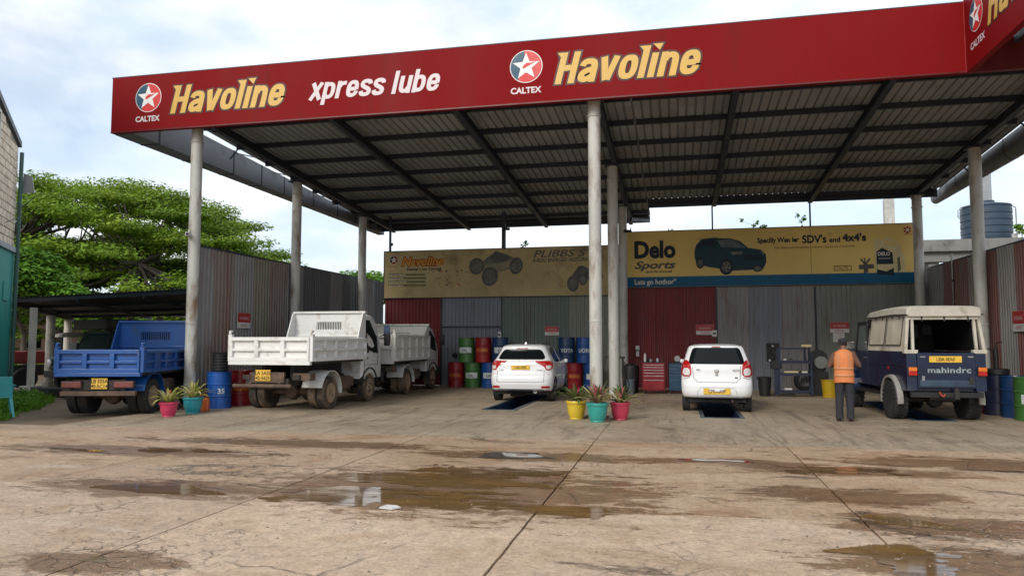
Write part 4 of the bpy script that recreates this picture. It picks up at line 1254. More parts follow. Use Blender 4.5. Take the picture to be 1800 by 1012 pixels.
# hand pump on the navy drum
r = thing('hand_pump', 'black hand pump with a tray on top of the navy drum', 'pump', (6.86, 18.3, .872))
MB().lathe([(.22, .0), (.24, .02), (.24, .12), (.2, .14), (.001, .14)], 20).build('tray', M_black, r, smooth=40)
MB().lathe([(.05, .142), (.05, .55), (.035, .56), (.035, .62)], 12).build('cylinder', M_black, r, smooth=40)
MB().tube([(0, 0, .5), (-.14, 0, .58), (-.2, 0, .5)], .018, 8).build('spout', M_black, r)
MB().tube([(0, 0, .622), (.02, 0, .7), (.14, 0, .72)], .014, 6).build('lever', M_black, r)
# orange can behind the left pots, dark stool by the fence
r = thing('jerry_can', 'orange plastic can between the teal pot and the blue drum', 'can', (-10.72, 15.30, 0), .4)
MB().box(-.13, .13, -.09, .09, 0, .30).build('body', PM('can_orange', (0.55, 0.12, 0.02), .4, var=.15, dirt=(.2, .1, .05), damt=.2), r, bevel=.03)
MB().tube([(-.08, 0, .29), (-.06, 0, .37), (.06, 0, .37), (.08, 0, .29)], .018, 8).build('handle', MATS['can_orange'], r)
MB().lathe([(.03, .29), (.03, .34)], 10, (.1, 0, 0)).build('cap', M_black, r)
r = thing('metal_stool', 'dark metal stool against the left fence behind the red drum', 'stool', (-11.15, 18.3, 0))
MB().lathe([(.17, .56), (.18, .57), (.18, .6), (.16, .61)], 18).build('seat', M_black, r)
for a in range(4):
    t = PI / 4 + a * PI / 2
    mb = MB(); mb.tube([(.12 * math.cos(t), .12 * math.sin(t), .56), (.22 * math.cos(t), .22 * math.sin(t), 0)], .014, 6); mb.build('leg', M_chassis, r)
MB().lathe([(.185, .2), (.19, .2), (.19, .22), (.185, .22)], 18).build('foot_ring', M_chassis, r)

# ------------------------------------------------------------------ tool chests, rack, stands
def tool_chest(loc, label, mat, w, h, rows, trim):
    r = thing('tool_chest', label, 'tool chest', loc, 0, 'tool chests against the back wall')
    d = .46
    MB().box(-w / 2, w / 2, 0, d, .1, h).build('cabinet', mat, r, bevel=.008)
    z = h - .05
    for k, hh in enumerate(rows):
        z0 = z - hh
        dr = MB().box(-w / 2 + .025, w / 2 - .025, -.02, -.001, z0 + .008, z - .008).build('drawer', mat, r, bevel=.004)
        MB().box(-w / 2 + .03, w / 2 - .03, -.034, -.021, z - .032, z - .012).build('pull', trim, dr)
        z = z0
    MB().box(-w / 2 - .01, w / 2 + .01, -.03, d + .01, h + .001, h + .02).build('worktop', M_black, r)
    for x in (-1, 1):
        for y in (.06, d - .06):
            mb = MB(); mb.lathe([(.045, -.018), (.045, .018)], 12, (x * (w / 2 - .07), y, .045), 'x'); mb.build('caster', M_black, r)
    return r
M_tc_red = PM('chest_red', (0.30, 0.008, 0.018), .3, var=.12, coat=.3)
M_tc_blue = PM('chest_blue', (0.018, 0.065, 0.13), .35, var=.15, coat=.2)
M_trim = PM('chest_trim', (0.55, 0.45, 0.46), .3, var=.1, metal=.4)
tool_chest((-.72, 23.35, 0), 'red roller tool chest with six drawers and silver pulls', M_tc_red, .67, .95, [.075, .085, .085, .09, .13, .30], M_trim)
tool_chest((.07, 23.45, 0), 'blue roller tool chest half hidden behind the small hatchback', M_tc_blue, .66, .93, [.09, .1, .1, .14, .30], PM('chest_trim_blue', (.07, .14, .22), .4))
def bottle(loc, label, mat, h=.16, r0=.035, cap=M_black):
    r = thing('oil_bottle', label, 'bottle', loc, 0, 'bottles and tins on the tool chests')
    MB().lathe([(r0, 0), (r0, h * .65), (r0 * .4, h * .82), (r0 * .4, h * .9)], 12).build('body', mat, r, smooth=40)
    MB().lathe([(r0 * .45, h * .9 + .001), (r0 * .45, h)], 10).build('cap', cap, r)
bottle((-.98, 23.5, .972), 'white bottle at the left end of the red tool chest', M_box_white, .30, .04)
bottle((-.88, 23.62, .972), 'squat dark bottle beside the white bottle on the red chest', M_chassis, .14, .05)
bottle((-.80, 23.46, .972), 'grey tin in the middle of the red tool chest', M_rim_steel, .12, .05)
bottle((-.60, 23.5, .972), 'small pale bottle right of centre on the red tool chest', M_lbl, .13, .04)
bottle((-.46, 23.52, .972), 'brown bottle at the right end of the red tool chest', M_rust, .15, .035)
r = thing('bench_grinder', 'small round grinder on the blue tool chest', 'grinder', (.0, 23.6, .952))
MB().lathe([(.09, -.05), (.1, -.03), (.1, .03), (.09, .05)], 16, (0, 0, .12), 'y').build('wheel', M_rim_steel, r)
MB().box(-.08, .08, -.06, .06, 0, .03).build('base', M_black, r); MB().lathe([(.05, .052), (.05, .12)], 12, (0, 0, .12), 'y').build('motor', M_black, r)
# black bin with grey lid collar, left of the red chest
r = thing('waste_bin', 'black round bin with a grey bucket in front, left of the red tool chest', 'bin', (-1.45, 23.75, 0))
MB().lathe([(.24, 0), (.28, .72), (.26, .84), (.1, .9), (.001, .9)], 20).build('body', M_black, r, smooth=40)
r = thing('steel_bucket', 'grey steel bucket in front of the black round bin', 'bucket', (-1.42, 23.3, 0))
MB().lathe([(.11, 0), (.13, .40), (.145, .41), (.145, .43), (.12, .43), (.11, .05), (.001, .05)], 18).build('body', PM('bucket_grey', (.12, .15, .18), .4, var=.2), r, smooth=40)
MB().tube([(-.135, 0, .41), (-.1, -.05, .34), (.1, -.05, .34), (.135, 0, .41)], .006, 6).build('handle', M_rim_steel, r)
# steel trestle round the centre column
r = thing('steel_trestle', 'dark steel trestle stand leaning behind the centre columns', 'stand', (-1.85, 21.5, 0))
for x in (-.35, .35):
    mb = MB(); mb.beam((x, 0, 0), (x * .9, .1, 1.12), .05, .05); mb.build('leg', M_chassis, r)
mb = MB(); mb.beam((-.38, .1, 1.14), (.38, .1, 1.14), .06, .06); mb.build('crossbar', M_chassis, r)
mb = MB(); mb.beam((0, .1, 1.11), (.3, .03, .05), .025, .025); mb.beam((0, .1, 1.11), (-.3, .03, .05), .025, .025); mb.build('brace', M_chassis, r)
mb = MB(); mb.tube([(.36, .05, 1.0), (.46, .0, .9), (.42, .02, .6), (.5, 0, .4), (.42, 0, .05)], .018, 6); mb.build('hose', M_black, r)
# navy workshop rack
M_navy = PM('rack_navy', (0.012, 0.018, 0.045), .5, var=.3)
r = thing('tool_rack', 'navy steel rack with three shelves against the grey back wall', 'rack', (3.36, 23.0, 0))
w, h = .45, 1.42
for x in (-w, w):
    for y in (0, .36):
        MB().box(x - .025, x + .025, y - .02, y + .02, .04, h if x < 0 else h - .15).build('upright', M_navy, r)
for z in (.12, .62, .98):
    MB().box(-w + .027, w - .027, .0, .36, z, z + .03).build('shelf', M_navy, r)
    MB().box(-w + .027, w - .027, -.012, -.001, z - .02, z + .07).build('shelf_lip', M_navy, r)
MB().box(-w + .027, w - .1, -.02, .02, h - .05, h).build('top_bar', M_navy, r)
for x, z, m_, lb, ww in ((-.1, .652, M_ink_cream, 'cream tray of parts on the middle shelf of the navy rack', .4), (.27, .652, M_ink_white, 'pale box at the right of the middle rack shelf', .16), (-.2, .152, M_sign_white, 'white rag bundle on the bottom shelf of the navy rack', .22), (-.27, 1.012, M_sign_white, 'small white cup on the top shelf of the navy rack', .08), (-.1, 1.012, M_rust, 'small brown tin on the top shelf of the navy rack', .1)):
    t = thing('parts_tray', lb, 'tray', (3.36 + x, 23.1, z), 0, 'things lying on the navy rack')
    MB().box(-ww / 2, ww / 2, -.06, .1, 0, .07).build('box', m_, t, bevel=.012)
    MB().box(-ww / 2 + .01, ww / 2 - .01, -.05, .09, .072, .085).build('lid', m_, t)
for x, lb in ((.30, 'left pale paint brush stood upright on the navy rack'), (.43, 'right pale paint brush stood upright on the navy rack')):
    t = thing('paint_brush', lb, 'brush', (3.36 + x, 23.2, 1.012), .2)
    MB().box(-.02, .02, -.012, .012, 0, .42).build('handle', M_navy, t); MB().box(-.09, .07, -.02, .02, .422, .5).build('bristles', M_ink_cream, t, bevel=.015)
# wall rack of gauges and the small stand below it
r = thing('gauge_board', 'black board of gauges and tools hung on the grey back wall', 'tool board', (3.1, 25.94, 1.25))
MB().box(-.2, .2, -.03, 0, -.3, .3).build('board', M_black, r)
for k in range(9):
    x, z = -.13 + .13 * (k % 3), .2 - .2 * (k // 3)
    MB().lathe([(.045, -.032), (.045, -.06), (.03, -.065)], 12, (x, 0, z), 'y').build('gauge', random.choice([M_chassis, M_rim_steel, M_black]), r)
for x in (-.11, .12):
    MB().lathe([(.04, -.04), (.04, -.09)], 12, (x, 0, -.27), 'y').build('lamp', M_sign_white, r)
r = thing('wheel_balancer', 'dark machine stand with an arm below the gauge board', 'machine', (2.84, 23.1, 0))
MB().box(-.05, .05, -.05, .05, .0, .95).build('post', M_navy, r); MB().box(-.15, .15, -.1, .1, .8, 1.02).build('head', M_black, r, bevel=.02)
mb = MB(); mb.beam((.05, 0, .66), (.42, 0, .66), .05, .06); mb.build('arm', M_navy, r); MB().box(-.2, .5, -.16, .16, 0, .05).build('foot', M_chassis, r)
r = thing('plastic_bin', 'black plastic bin beside the small hatchback', 'bin', (2.5, 23.0, 0))
MB().lathe([(.15, 0), (.19, .5), (.2, .51), (.2, .55), (.15, .57), (.001, .58)], 20).build('body', M_black, r, smooth=40)
MB().tube([(-.2, 0, .5), (-.22, 0, .54), (-.2, 0, .56)], .012, 6).build('handle', M_black, r)
# yellow bin with a tyre and a white lid behind the man
r = thing('yellow_bin', 'yellow plastic bin on the floor behind the standing man', 'bin', (4.28, 22.9, 0))
MB().lathe([(.2, 0), (.24, .47), (.255, .48), (.255, .5), (.22, .5), (.19, .06), (.001, .06)], 20).build('body', PM('bin_yellow', (.42, .28, .01), .4, var=.15, dirt=(.2, .15, .05), damt=.25), r, smooth=40)
r = thing('spare_tyre', 'black tyre leaning on the wall behind the standing man', 'tyre', (4.0, 25.5, .34), .1)
r.rotation_euler = (-.15, 0, .1)
prof = [(.2, -.08), (.3, -.1), (.33, -.06), (.335, 0), (.33, .06), (.3, .1), (.2, .08)]
MB().ring_loft([[(rr * math.cos(t), y, rr * math.sin(t)) for rr, y in prof + [(.19, 0)]] for t in [2 * PI * k / 28 for k in range(29)]], True, False).build('tread', M_tyre, r, smooth=40)
r = thing('tyre_machine', 'black machine with a round white cover behind the standing man', 'machine', (4.12, 23.4, 0))
MB().box(-.25, .22, 0, .3, 0, .7).build('cabinet', M_black, r, bevel=.02)
MB().lathe([(.19, -.01), (.19, -.03), (.17, -.05), (.001, -.06)], 22, (.02, 0, .98), 'y').build('white_cover', M_w_sage, r, smooth=40)
mb = MB(); mb.lathe([(.24, .0), (.24, .2)], 20, (-.03, .04, 1.12), 'y'); mb.build('drum_head', M_black, r, smooth=40)
MB().box(-.2, .16, .05, .25, .702, .92).build('neck', M_black, r)

# litter
r = tag(MB().prism([(-.09, -.05), (.05, -.08), (.11, 0), (.04, .07), (-.06, .08)], (-2.72, 6.82, 0.008), UX, (0, 1, 0), UZ, .012).build('paper_scrap', M_sign_white), 'white scrap of paper on the near shore of the largest puddle', 'litter')

# ------------------------------------------------------------------ wheels
def wheel(parent, x, y, R, w, rim_mat=M_rim_steel, tyre_mat=M_tyre, side=1, style='disc', knob=False, rr=.60, name='wheel'):
    """tyre is the part, rim a sub-part; axle along x, side = which way the outer face looks"""
    prof = [(R * rr, -w * .42), (R * .80, -w * .5), (R * .95, -w * .46), (R * .985, -w * .40)]
    for k in range(5):
        a = -w * .36 + k * w * .18
        prof += [(R, a - w * .06), (R, a + w * .06), (R * .975, a + w * .075), (R * .975, a + w * .105)]
    prof = prof[:-2] + [(R * .985, w * .40), (R * .95, w * .46), (R * .80, w * .5), (R * rr, w * .42)]
    mb = MB()
    mb.lathe(prof, 36, (0, 0, 0), 'x')
    if knob:
        for k in range(26):
            for s in (-1, 1):
                t = 2 * PI * (k + (.5 if s > 0 else 0)) / 26
                c, sn = math.cos(t), math.sin(t)
                a0, a1 = s * w * .2, s * w * .5
                for hw in (.028,):
                    tv = Vector((0, -sn, c)); rv = Vector((0, c, sn))
                    vs = []
                    for xx in (a0, a1):
                        for tt in (-hw, hw):
                            for r_ in (R * .96, R * 1.03 if xx == a0 else R * 1.005):
                                vs.append(Vector((xx, 0, 0)) + tv * tt + rv * r_)
                    mb.add(vs, [(0, 1, 3, 2), (4, 6, 7, 5), (0, 4, 5, 1), (2, 3, 7, 6), (1, 5, 7, 3)])
    o = mb.build(name, tyre_mat, parent, smooth=35)
    o.location = (x, y, R)
    r = R * rr
    m2 = MB()
    s = side
    if style == 'truck':      # deep dished steel rim with hand holes
        m2.lathe([(r * 1.0, s * w * .43), (r * 1.03, s * w * .45), (r * .97, s * w * .46), (r * .9, s * w * .25), (r * .84, s * w * .02), (r * .40, s * -.01 * w), (r * .36, s * w * .10), (r * .30, s * w * .22), (.001, s * w * .22)], 28, (0, 0, 0), 'x')
        rim = m2.build('rim', rim_mat, o, smooth=35, fix=True)
        m3 = MB()
        for k in range(6):
            t = 2 * PI * k / 6
            m3.lathe([(.016, s * w * .0), (.016, s * w * .1)], 6, (0, r * .52 * math.cos(t), r * .52 * math.sin(t)), 'x')
        m3.build('wheel_nuts', M_chassis, o)
    elif style == 'front':    # front lorry wheel: domed disc
        m2.lathe([(r * 1.0, s * w * .43), (r * 1.03, s * w * .45), (r * .95, s * w * .44), (r * .88, s * w * .34), (r * .62, s * w * .42), (r * .55, s * w * .55), (r * .30, s * w * .58), (r * .26, s * w * .72), (.001, s * w * .74)], 28, (0, 0, 0), 'x')
        m2.build('rim', rim_mat, o, smooth=35, fix=True)
        m3 = MB()
        for k in range(6):
            t = 2 * PI * k / 6
            m3.lathe([(.018, s * w * .5), (.018, s * w * .66)], 6, (0, r * .44 * math.cos(t), r * .44 * math.sin(t)), 'x')
            m3.lathe([(.035, s * w * .36), (.03, s * w * .395)], 8, (0, r * .74 * math.cos(t + .5), r * .74 * math.sin(t + .5)), 'x')
        m3.build('wheel_nuts', M_chassis, o)
    else:
        m2.lathe([(r, s * w * .36), (r * 1.02, s * w * .40), (r * .93, s * w * .40), (r * .86, s * w * .2), (r * .3, s * w * .15), (.001, s * w * .15)], 24, (0, 0, 0), 'x')
        m2.build('rim', M_chassis if style == 'alloy' else rim_mat, o, smooth=35, fix=True)
        if style == 'alloy':
            m3 = MB()
            for k in range(5):
                t = 2 * PI * k / 5
                for d in (-.16, .16):
                    p0 = (s * w * .34, r * .2 * math.cos(t), r * .2 * math.sin(t)); p1 = (s * w * .38, r * .95 * math.cos(t + d), r * .95 * math.sin(t + d))
                    m3.beam(p0, p1, .03, .05, up=(1, 0, 0))
            m3.lathe([(r * .2, s * w * .30), (r * .18, s * w * .4)], 12, (0, 0, 0), 'x')
            m3.build('spokes', rim_mat, o)
    return o

def plate(parent, O, w, h, text, two=None, xs=1.0):
    """yellow rear plate facing -y"""
    x, y, z = O
    p = MB().box(x - w / 2, x + w / 2, y - .012, y, z - h / 2, z + h / 2).build('number_plate', M_plate, parent, bevel=.004)
    if two:
        txt(text, (x, y - .012, z + h * .06), UX, UZ, NY, h * .46, M_plate_text, p, h=.0025, align='CENTER', bold=h * .012, xs=xs)
        txt(two, (x, y - .012, z - h * .40), UX, UZ, NY, h * .46, M_plate_text, p, h=.0025, align='CENTER', bold=h * .012, xs=xs)
    else:
        txt(text, (x, y - .012, z - h * .27), UX, UZ, NY, h * .78, M_plate_text, p, h=.0025, align='CENTER', bold=h * .016, xs=xs)
    return p

# ------------------------------------------------------------------ tipper lorries
def lorry(label, loc, rz, paint, dark, bed_w, bed_z, bed_h, bed_l, head_h, rear_axle, wheelbase, cab, plate_text, ribs_rear, scale=1.0, dusty=True, lean_win=True, bar=True):
    """origin on the ground under the middle of the tailgate, heading +y"""
    r = thing('tipper_lorry', label, 'lorry', loc, rz, 'tipper lorries parked at the left', (scale,) * 3)
    w = bed_w / 2
    z0, z1 = bed_z, bed_z + bed_h
    tmat = M_tyre_dusty if dusty else M_tyre
    # tailgate with raised frame and ribs
    mb = MB(); mb.box(-w + .035, w - .035, 0.0, .035, z0 + .03, z1)
    tg = mb.build('tailgate', paint, r, bevel=.006)
    f = MB()
    yo = -.07
    f.box(-w + .035, w - .035, yo, -.001, z1 - .085, z1); f.box(-w + .035, w - .035, yo, -.001, z0 + .03, z0 + .12)
    nx = ribs_rear
    xs = [-w + .035 + (2 * w - .07) * k / nx for k in range(nx + 1)]
    for k, x in enumerate(xs):
        a = max(-w + .035, x - .05); b_ = min(w - .035, x + .05)
        f.box(a, b_, yo + .003, -.001, z0 + .121, z1 - .086)
    for k in range(nx):
        zz = (z0 + z1) / 2
        f.box(xs[k] + .051, xs[k + 1] - .051, yo + .012, -.001, zz - .03, zz + .03)
    f.build('tailgate_ribs', paint, tg, bevel=.008)
    lip = MB(); lip.box(-w, w, -.078, .03, z0 - .05, z0 + .028); lip.build('bed_sill', paint, r, bevel=.008)
    for x in (-w * .22, w * .36):
        MB().box(x - .03, x + .03, -.075, -.051, z0 - .05, z0 + .03).build('tailgate_latch', paint, r, bevel=.01)
    # corner posts with hinge lugs
    for s in (-1, 1):
        p = MB(); p.box(s * w - .045, s * w + .045, -.03, .07, z0 + .03, z1 + .06); p.tube([(s * w, -.02, z1 + .06), (s * w, -.02, z1 + .13), (s * w, .06, z1 + .13)], .03, 8)
        p.build('corner_post', paint, r, bevel=.01)
    # sides
    for s in (-1, 1):
        sd = MB(); x0, x1 = sorted((s * w, s * (w - .035)))
        sd.box(x0, x1, .071, bed_l, z0 + .03, z1 - .01)
        side = sd.build('side_panel', paint, r, bevel=.006)
        q = MB(); xa, xb = sorted((s * (w + .001), s * (w + .065)))
        q.box(xa, xb, .072, bed_l, z1 - .075, z1 - .012); q.box(xa, xb, .072, bed_l, z0 + .03, z0 + .10)
        zz = (z0 + z1) / 2
        q.box(xa, xb - .006 if s > 0 else xb, .072, bed_l, zz - .025, zz + .025) if s > 0 else q.box(xa + .006, xb, .072, bed_l, zz - .025, zz + .025)
        for k in range(1, 6):
            y = bed_l * k / 5.0 - (.05 if k == 5 else 0)
            q.box(xa, xb, y - .035, y + .035, z0 + .101, zz - .026); q.box(xa, xb, y - .035, y + .035, zz + .026, z1 - .076)
        q.build('side_ribs', paint, side, bevel=.006)
    fl_ = MB(); fl_.box(-w + .036, w - .036, .036, bed_l, z0 - .03, z0 + .02); fl_.build('bed_floor', dark, r)
    # headboard with sloping cheeks and barred window
    hb_y = bed_l - .02
    ww_, wz0, wz1 = .36, head_h - .42, head_h - .22
    hb = MB(); y0_, y1_ = hb_y, hb_y + .05
    hb.box(-w, -ww_, y0_, y1_, z0, head_h); hb.box(ww_, w, y0_, y1_, z0, head_h)
    hb.box(-ww_, ww_, y0_, y1_, z0, wz0); hb.box(-ww_, ww_, y0_, y1_, wz1, head_h)
    hbo = hb.build('headboard', paint, r)
    g = MB()
    for k in range(15):
        x = -ww_ + 2 * ww_ * (k + .5) / 15
        g.box(x - .009, x + .009, y0_ + .01, y0_ + .03, wz0, wz1)
    g.build('window_bars', paint, hbo)
    t = MB(); t.box(-w - .02, w + .02, y0_ - .05, y1_ + .012, head_h + .001, head_h + .06); t.box(-w, w, y0_ - .03, y0_ - .001, z1 + .02, z1 + .07)
    t.build('headboard_rail', paint, hbo, bevel=.008)
    for s in (-1, 1):
        c = MB(); x0, x1 = sorted((s * w, s * (w - .03)))
        pts = [(hb_y - .001, z1 - .005), (hb_y - .001, head_h), (hb_y - .12, head_h), (hb_y - .42, z1 - .005)]
        c.prism([(p[0], p[1]) for p in pts], (x0, 0, 0), (0, 1, 0), UZ, (1, 0, 0), x1 - x0)
        c.build('headboard_cheek', paint, hbo, fix=True)
    # chassis
    ch = MB()
    for s in (-.36, .36):
        ch.box(s - .04, s + .04, .12, rear_axle + wheelbase + .5, .58, .76)
    for y in (.25, .9, rear_axle + .5, rear_axle + 1.3):
        ch.box(-.32, .32, y - .05, y + .05, .6, .72)
    for s in (-.36, .36):
        ch.box(s - .05, s + .05, .35, bed_l - .1, .762, z0 - .031)
    ch.build('chassis', M_chassis, r)
    ax = MB(); ax.tube([(-w + .3, rear_axle, .4), (w - .3, rear_axle, .4)], .065, 10)
    ax.lathe([(.02, -.2), (.16, -.14), (.2, 0), (.16, .14), (.02, .2)], 16, (0, rear_axle - .02, .4), 'y')
    ax.build('rear_axle', M_rust, r, smooth=40)
    sp = MB()
    for s in (-1, 1):
        for k in range(4):
            l_ = .55 - .1 * k
            sp.box(s * .5 - .035, s * .5 + .035, rear_axle - l_, rear_axle + l_, .52 - .018 * k - .017, .52 - .018 * k)
    sp.build('leaf_springs', M_rust, r)
    ds = MB(); ds.tube([(0, rear_axle + .2, .42), (0, rear_axle + wheelbase, .55)], .045, 8); ds.build('drive_shaft', M_chassis, r)
    # under-run bar, plate, lamps
    if bar:
        b_ = MB(); b_.tube([(-w + .18, -.12, .60), (w - .42, -.12, .60)], .045, 10); b_.build('bumper_bar', M_rust, r, smooth=40)
        b_ = MB()
        for x in (-.5, .25): b_.beam((x, .2, .7), (x, -.1, .60), .05, .05)
        b_.build('bar_bracket', M_rust, r)
        bx = MB(); bx.box(-.55, .32, .06, .16, .66, .90); bx.box(.52, .95, .1, .35, .72, .88); bx.build('rear_valance', M_rust, r, bevel=.01)
        plate(r, (-.20, .05, .83), .38, .25, *plate_text, xs=.95)
        for s in (-1, 1):
            MB().box(s * .62 - .09, s * .62 + .09, .04, .1, .74, .84).build('tail_lamp', M_chassis, r)
    else:
        bx = MB(); bx.box(-w + .12, w - .1, -.06, .04, .44, .54); bx.build('rear_bumper', M_rust, r, bevel=.012)
        bx = MB(); bx.box(-w + .35, w - .35, .02, .06, .56, .78); bx.box(-.04, .04, .06, .3, .5, .76); bx.build('rear_valance', M_chassis, r)
        plate(r, (.02, -.001, .70), .34, .23, *plate_text, xs=.95)
        for s, xx in ((-1, -w + .34), (1, w - .36)):
            MB().box(xx - .22, xx + .22, -.03, .05, .60, .76).build('lamp_housing', M_chassis, r, bevel=.01)
            MB().box(xx - .20, xx + .20, -.042, -.031, .62, .74).build('tail_lamp', PM('lamp_dull', (.16, .04, .03), .35, var=.3, scale=8), r, bevel=.008)
    # mudguards over the rear wheels
    for s in (-1, 1):
        g = MB(); cx_ = s * (w - .28)
        arc = [(rear_axle + .52 * math.cos(t), .40 + .50 * math.sin(t)) for t in np.linspace(-.1, PI * .92, 12)]
        rg = [[(cx_ - .26, a, b2_), (cx_ + .26, a, b2_), (cx_ + .26, a + (a - rear_axle) * .03, b2_ + .015), (cx_ - .26, a + (a - rear_axle) * .03, b2_ + .015)] for a, b2_ in arc]
        g.ring_loft(rg); g.build('mudguard', paint if s > 0 else dark, r, fix=True)
    # wheels: twin rears, single fronts
    R = .385
    for s in (-1, 1):
        wheel(r, s * (w - .14), rear_axle, R, .20, M_rim_dusty, tmat, s, 'truck')
        wheel(r, s * (w - .37), rear_axle, R, .20, M_rim_dusty, tmat, s, 'truck')
        wheel(r, s * (w - .20), rear_axle + wheelbase, R, .21, M_rim_dusty, tmat, s, 'front')
    fa = MB(); fa.tube([(-w + .3, rear_axle + wheelbase, .4), (w - .3, rear_axle + wheelbase, .4)], .05, 8); fa.build('front_axle', M_chassis, r)
    tk = MB(); tk.box(w - .46, w - .12, rear_axle + .62, rear_axle + 1.25, .42, .74); tk.box(w - .40, w - .2, rear_axle + 1.32, rear_axle + 1.6, .46, .70); tk.build('side_tank', M_rust, r, bevel=.02)
    tk = MB(); tk.box(-w + .12, -w + .46, rear_axle + .7, rear_axle + 1.3, .42, .74); tk.build('fuel_tank', M_chassis, r, bevel=.02)
    # cab
    cy0 = bed_l + .08; cy1 = cy0 + cab['l']; cw = cab['w'] / 2; ct = cab['top']
    cb = CabBody(cw, cy0, cy1, .62, ct)
    body = cb.build(r, cab['paint'])
    # wheel-arch skirts
    for s in (-1, 1):
        g = MB(); cx_ = s * (cw - .17); fy = rear_axle + wheelbase
        arc = [(fy + .50 * math.cos(t), .385 + .50 * math.sin(t)) for t in np.linspace(.05, PI * .95, 10)]
        rg = [[(cx_ - .2, a, b2_), (cx_ + .19, a, b2_), (cx_ + .19, a + (a - fy) * .06, b2_ + .03), (cx_ - .2, a + (a - fy) * .06, b2_ + .03)] for a, b2_ in arc]
        g.ring_loft(rg); g.build('wheel_arch', M_black, r, fix=True)
    for s in (-1, 1):
        x = s * cw
        dw = MB(); d = s * .006
        pts = [(cy0 + .18, 1.42), (cy0 + .16, ct - .16), (cy0 + .62, ct - .16), (cy0 + .98, 1.72), (cy0 + 1.0, 1.28), (cy0 + .72, 1.30)]
        pts = [(a, min(b2_, ct - .15)) for a, b2_ in pts]
        X_ = lambda yy, zz: s * (cb.halfw(zz) + .004)
        vs = [(X_(a, b2_), a, b2_) for a, b2_ in pts] + [(X_(a, b2_) + s * .008, a, b2_) for a, b2_ in pts]
        k = len(pts)
        dw.add(vs, [tuple(range(k, 2 * k)), tuple(reversed(range(k)))] + [(i, (i + 1) % k, k + (i + 1) % k, k + i) for i in range(k)])
        dw.build('side_window', M_glass, r, fix=True)
        sl = MB()
        for p0, p1 in (((cy0 + .13, .75), (cy0 + .13, ct - .12)), ((cy0 + 1.03, .95), (cy0 + 1.03, 1.75)), ((cy0 + .13, .98), (cy0 + 1.03, .98))):
            n_ = 6
            for q in range(n_):
                a = [p0[i] + (p1[i] - p0[i]) * q / n_ for i in (0, 1)]; b2_ = [p0[i] + (p1[i] - p0[i]) * (q + 1) / n_ for i in (0, 1)]
                sl.beam((X_(0, a[1]) - s * .001, a[0], a[1]), (X_(0, b2_[1]) - s * .001, b2_[0], b2_[1]), .006, .012)
        sl.build('door_seam', M_chassis, body)
        MB().box(*sorted((x + s * .002, x + s * .03)), cy0 + .2, cy0 + .32, 1.14, 1.18).build('door_handle', M_black, r)
        em = MB(); em.add([(x + s * .012, cy0 + .22, 1.30), (x + s * .012, cy0 + .42, 1.30), (x + s * .012, cy0 + .32, 1.50)], [(0, 1, 2)]); em.build('door_badge', M_black, r)
        mr = MB(); mr.tube([(x, cy1 - .28, 1.75), (x + s * .14, cy1 - .16, 1.8)], .014, 6); mr.build('mirror_arm', M_black, r)
        MB().box(*sorted((x + s * .08, x + s * .25)), cy1 - .18, cy1 - .12, 1.48, 1.84).build('mirror', M_black, r, bevel=.02)
    # rear window of the cab, windscreen, front
    MB().box(-cw * .66, cw * .66, cy0 - .012, cy0 + .004, ct - .46, ct - .16).build('rear_window', M_glass, r)
    mb = MB(); mb.add([(-cw * .86, cy1 + .02, 1.36), (cw * .86, cy1 + .02, 1.36), (cw * .78, cy1 - .22, ct - .14), (-cw * .78, cy1 - .22, ct - .14)], [(0, 1, 2, 3)]); mb.build('windscreen', M_glass, r)
    MB().box(-cw, cw, cy1 - .05, cy1 + .1, .46, .74).build('front_bumper', M_black, r, bevel=.03)
    for s in (-1, 1):
        MB().box(s * cw * .7 - .14, s * cw * .7 + .14, cy1 - .005, cy1 + .03, .82, .98).build('headlamp', M_lamp_clear, r, bevel=.01)
    return r

class CabBody:
    """rounded forward-control cab"""
    def __init__(s, w, y0, y1, z0, z1): s.w, s.y0, s.y1, s.z0, s.z1 = w, y0, y1, z0, z1
    def halfw(s, z):
        t = (z - s.z0) / (s.z1 - s.z0)
        return s.w * float(np.interp(t, [0, .3, .52, .9, .97, 1.0], [.985, 1.0, .995, .90, .85, .74]))
    def build(s, parent, mat):
        mb = MB(); rings = []
        for t in (0, .08, .2, .35, .5, .6, .75, .88, .94, .98, 1.0):
            z = s.z0 + (s.z1 - s.z0) * t
            w = s.halfw(z)
            f = s.y1 - float(np.interp(t, [0, .45, .55, .93, 1], [.0, .02, .05, .27, .42]))
            b = s.y0 + float(np.interp(t, [0, .9, .97, 1], [0, .02, .05, .14]))
            rings.append([(-w, b + .05, z), (-w + .05, b, z), (w - .05, b, z), (w, b + .05, z), (w, f - .16, z), (w - .05, f - .06, z), (w - .16, f, z), (-w + .16, f, z), (-w + .05, f - .06, z), (-w, f - .16, z)])
        mb.ring_loft(rings)
        o = mb.build('cab', mat, parent, smooth=32, fix=True)
        return o

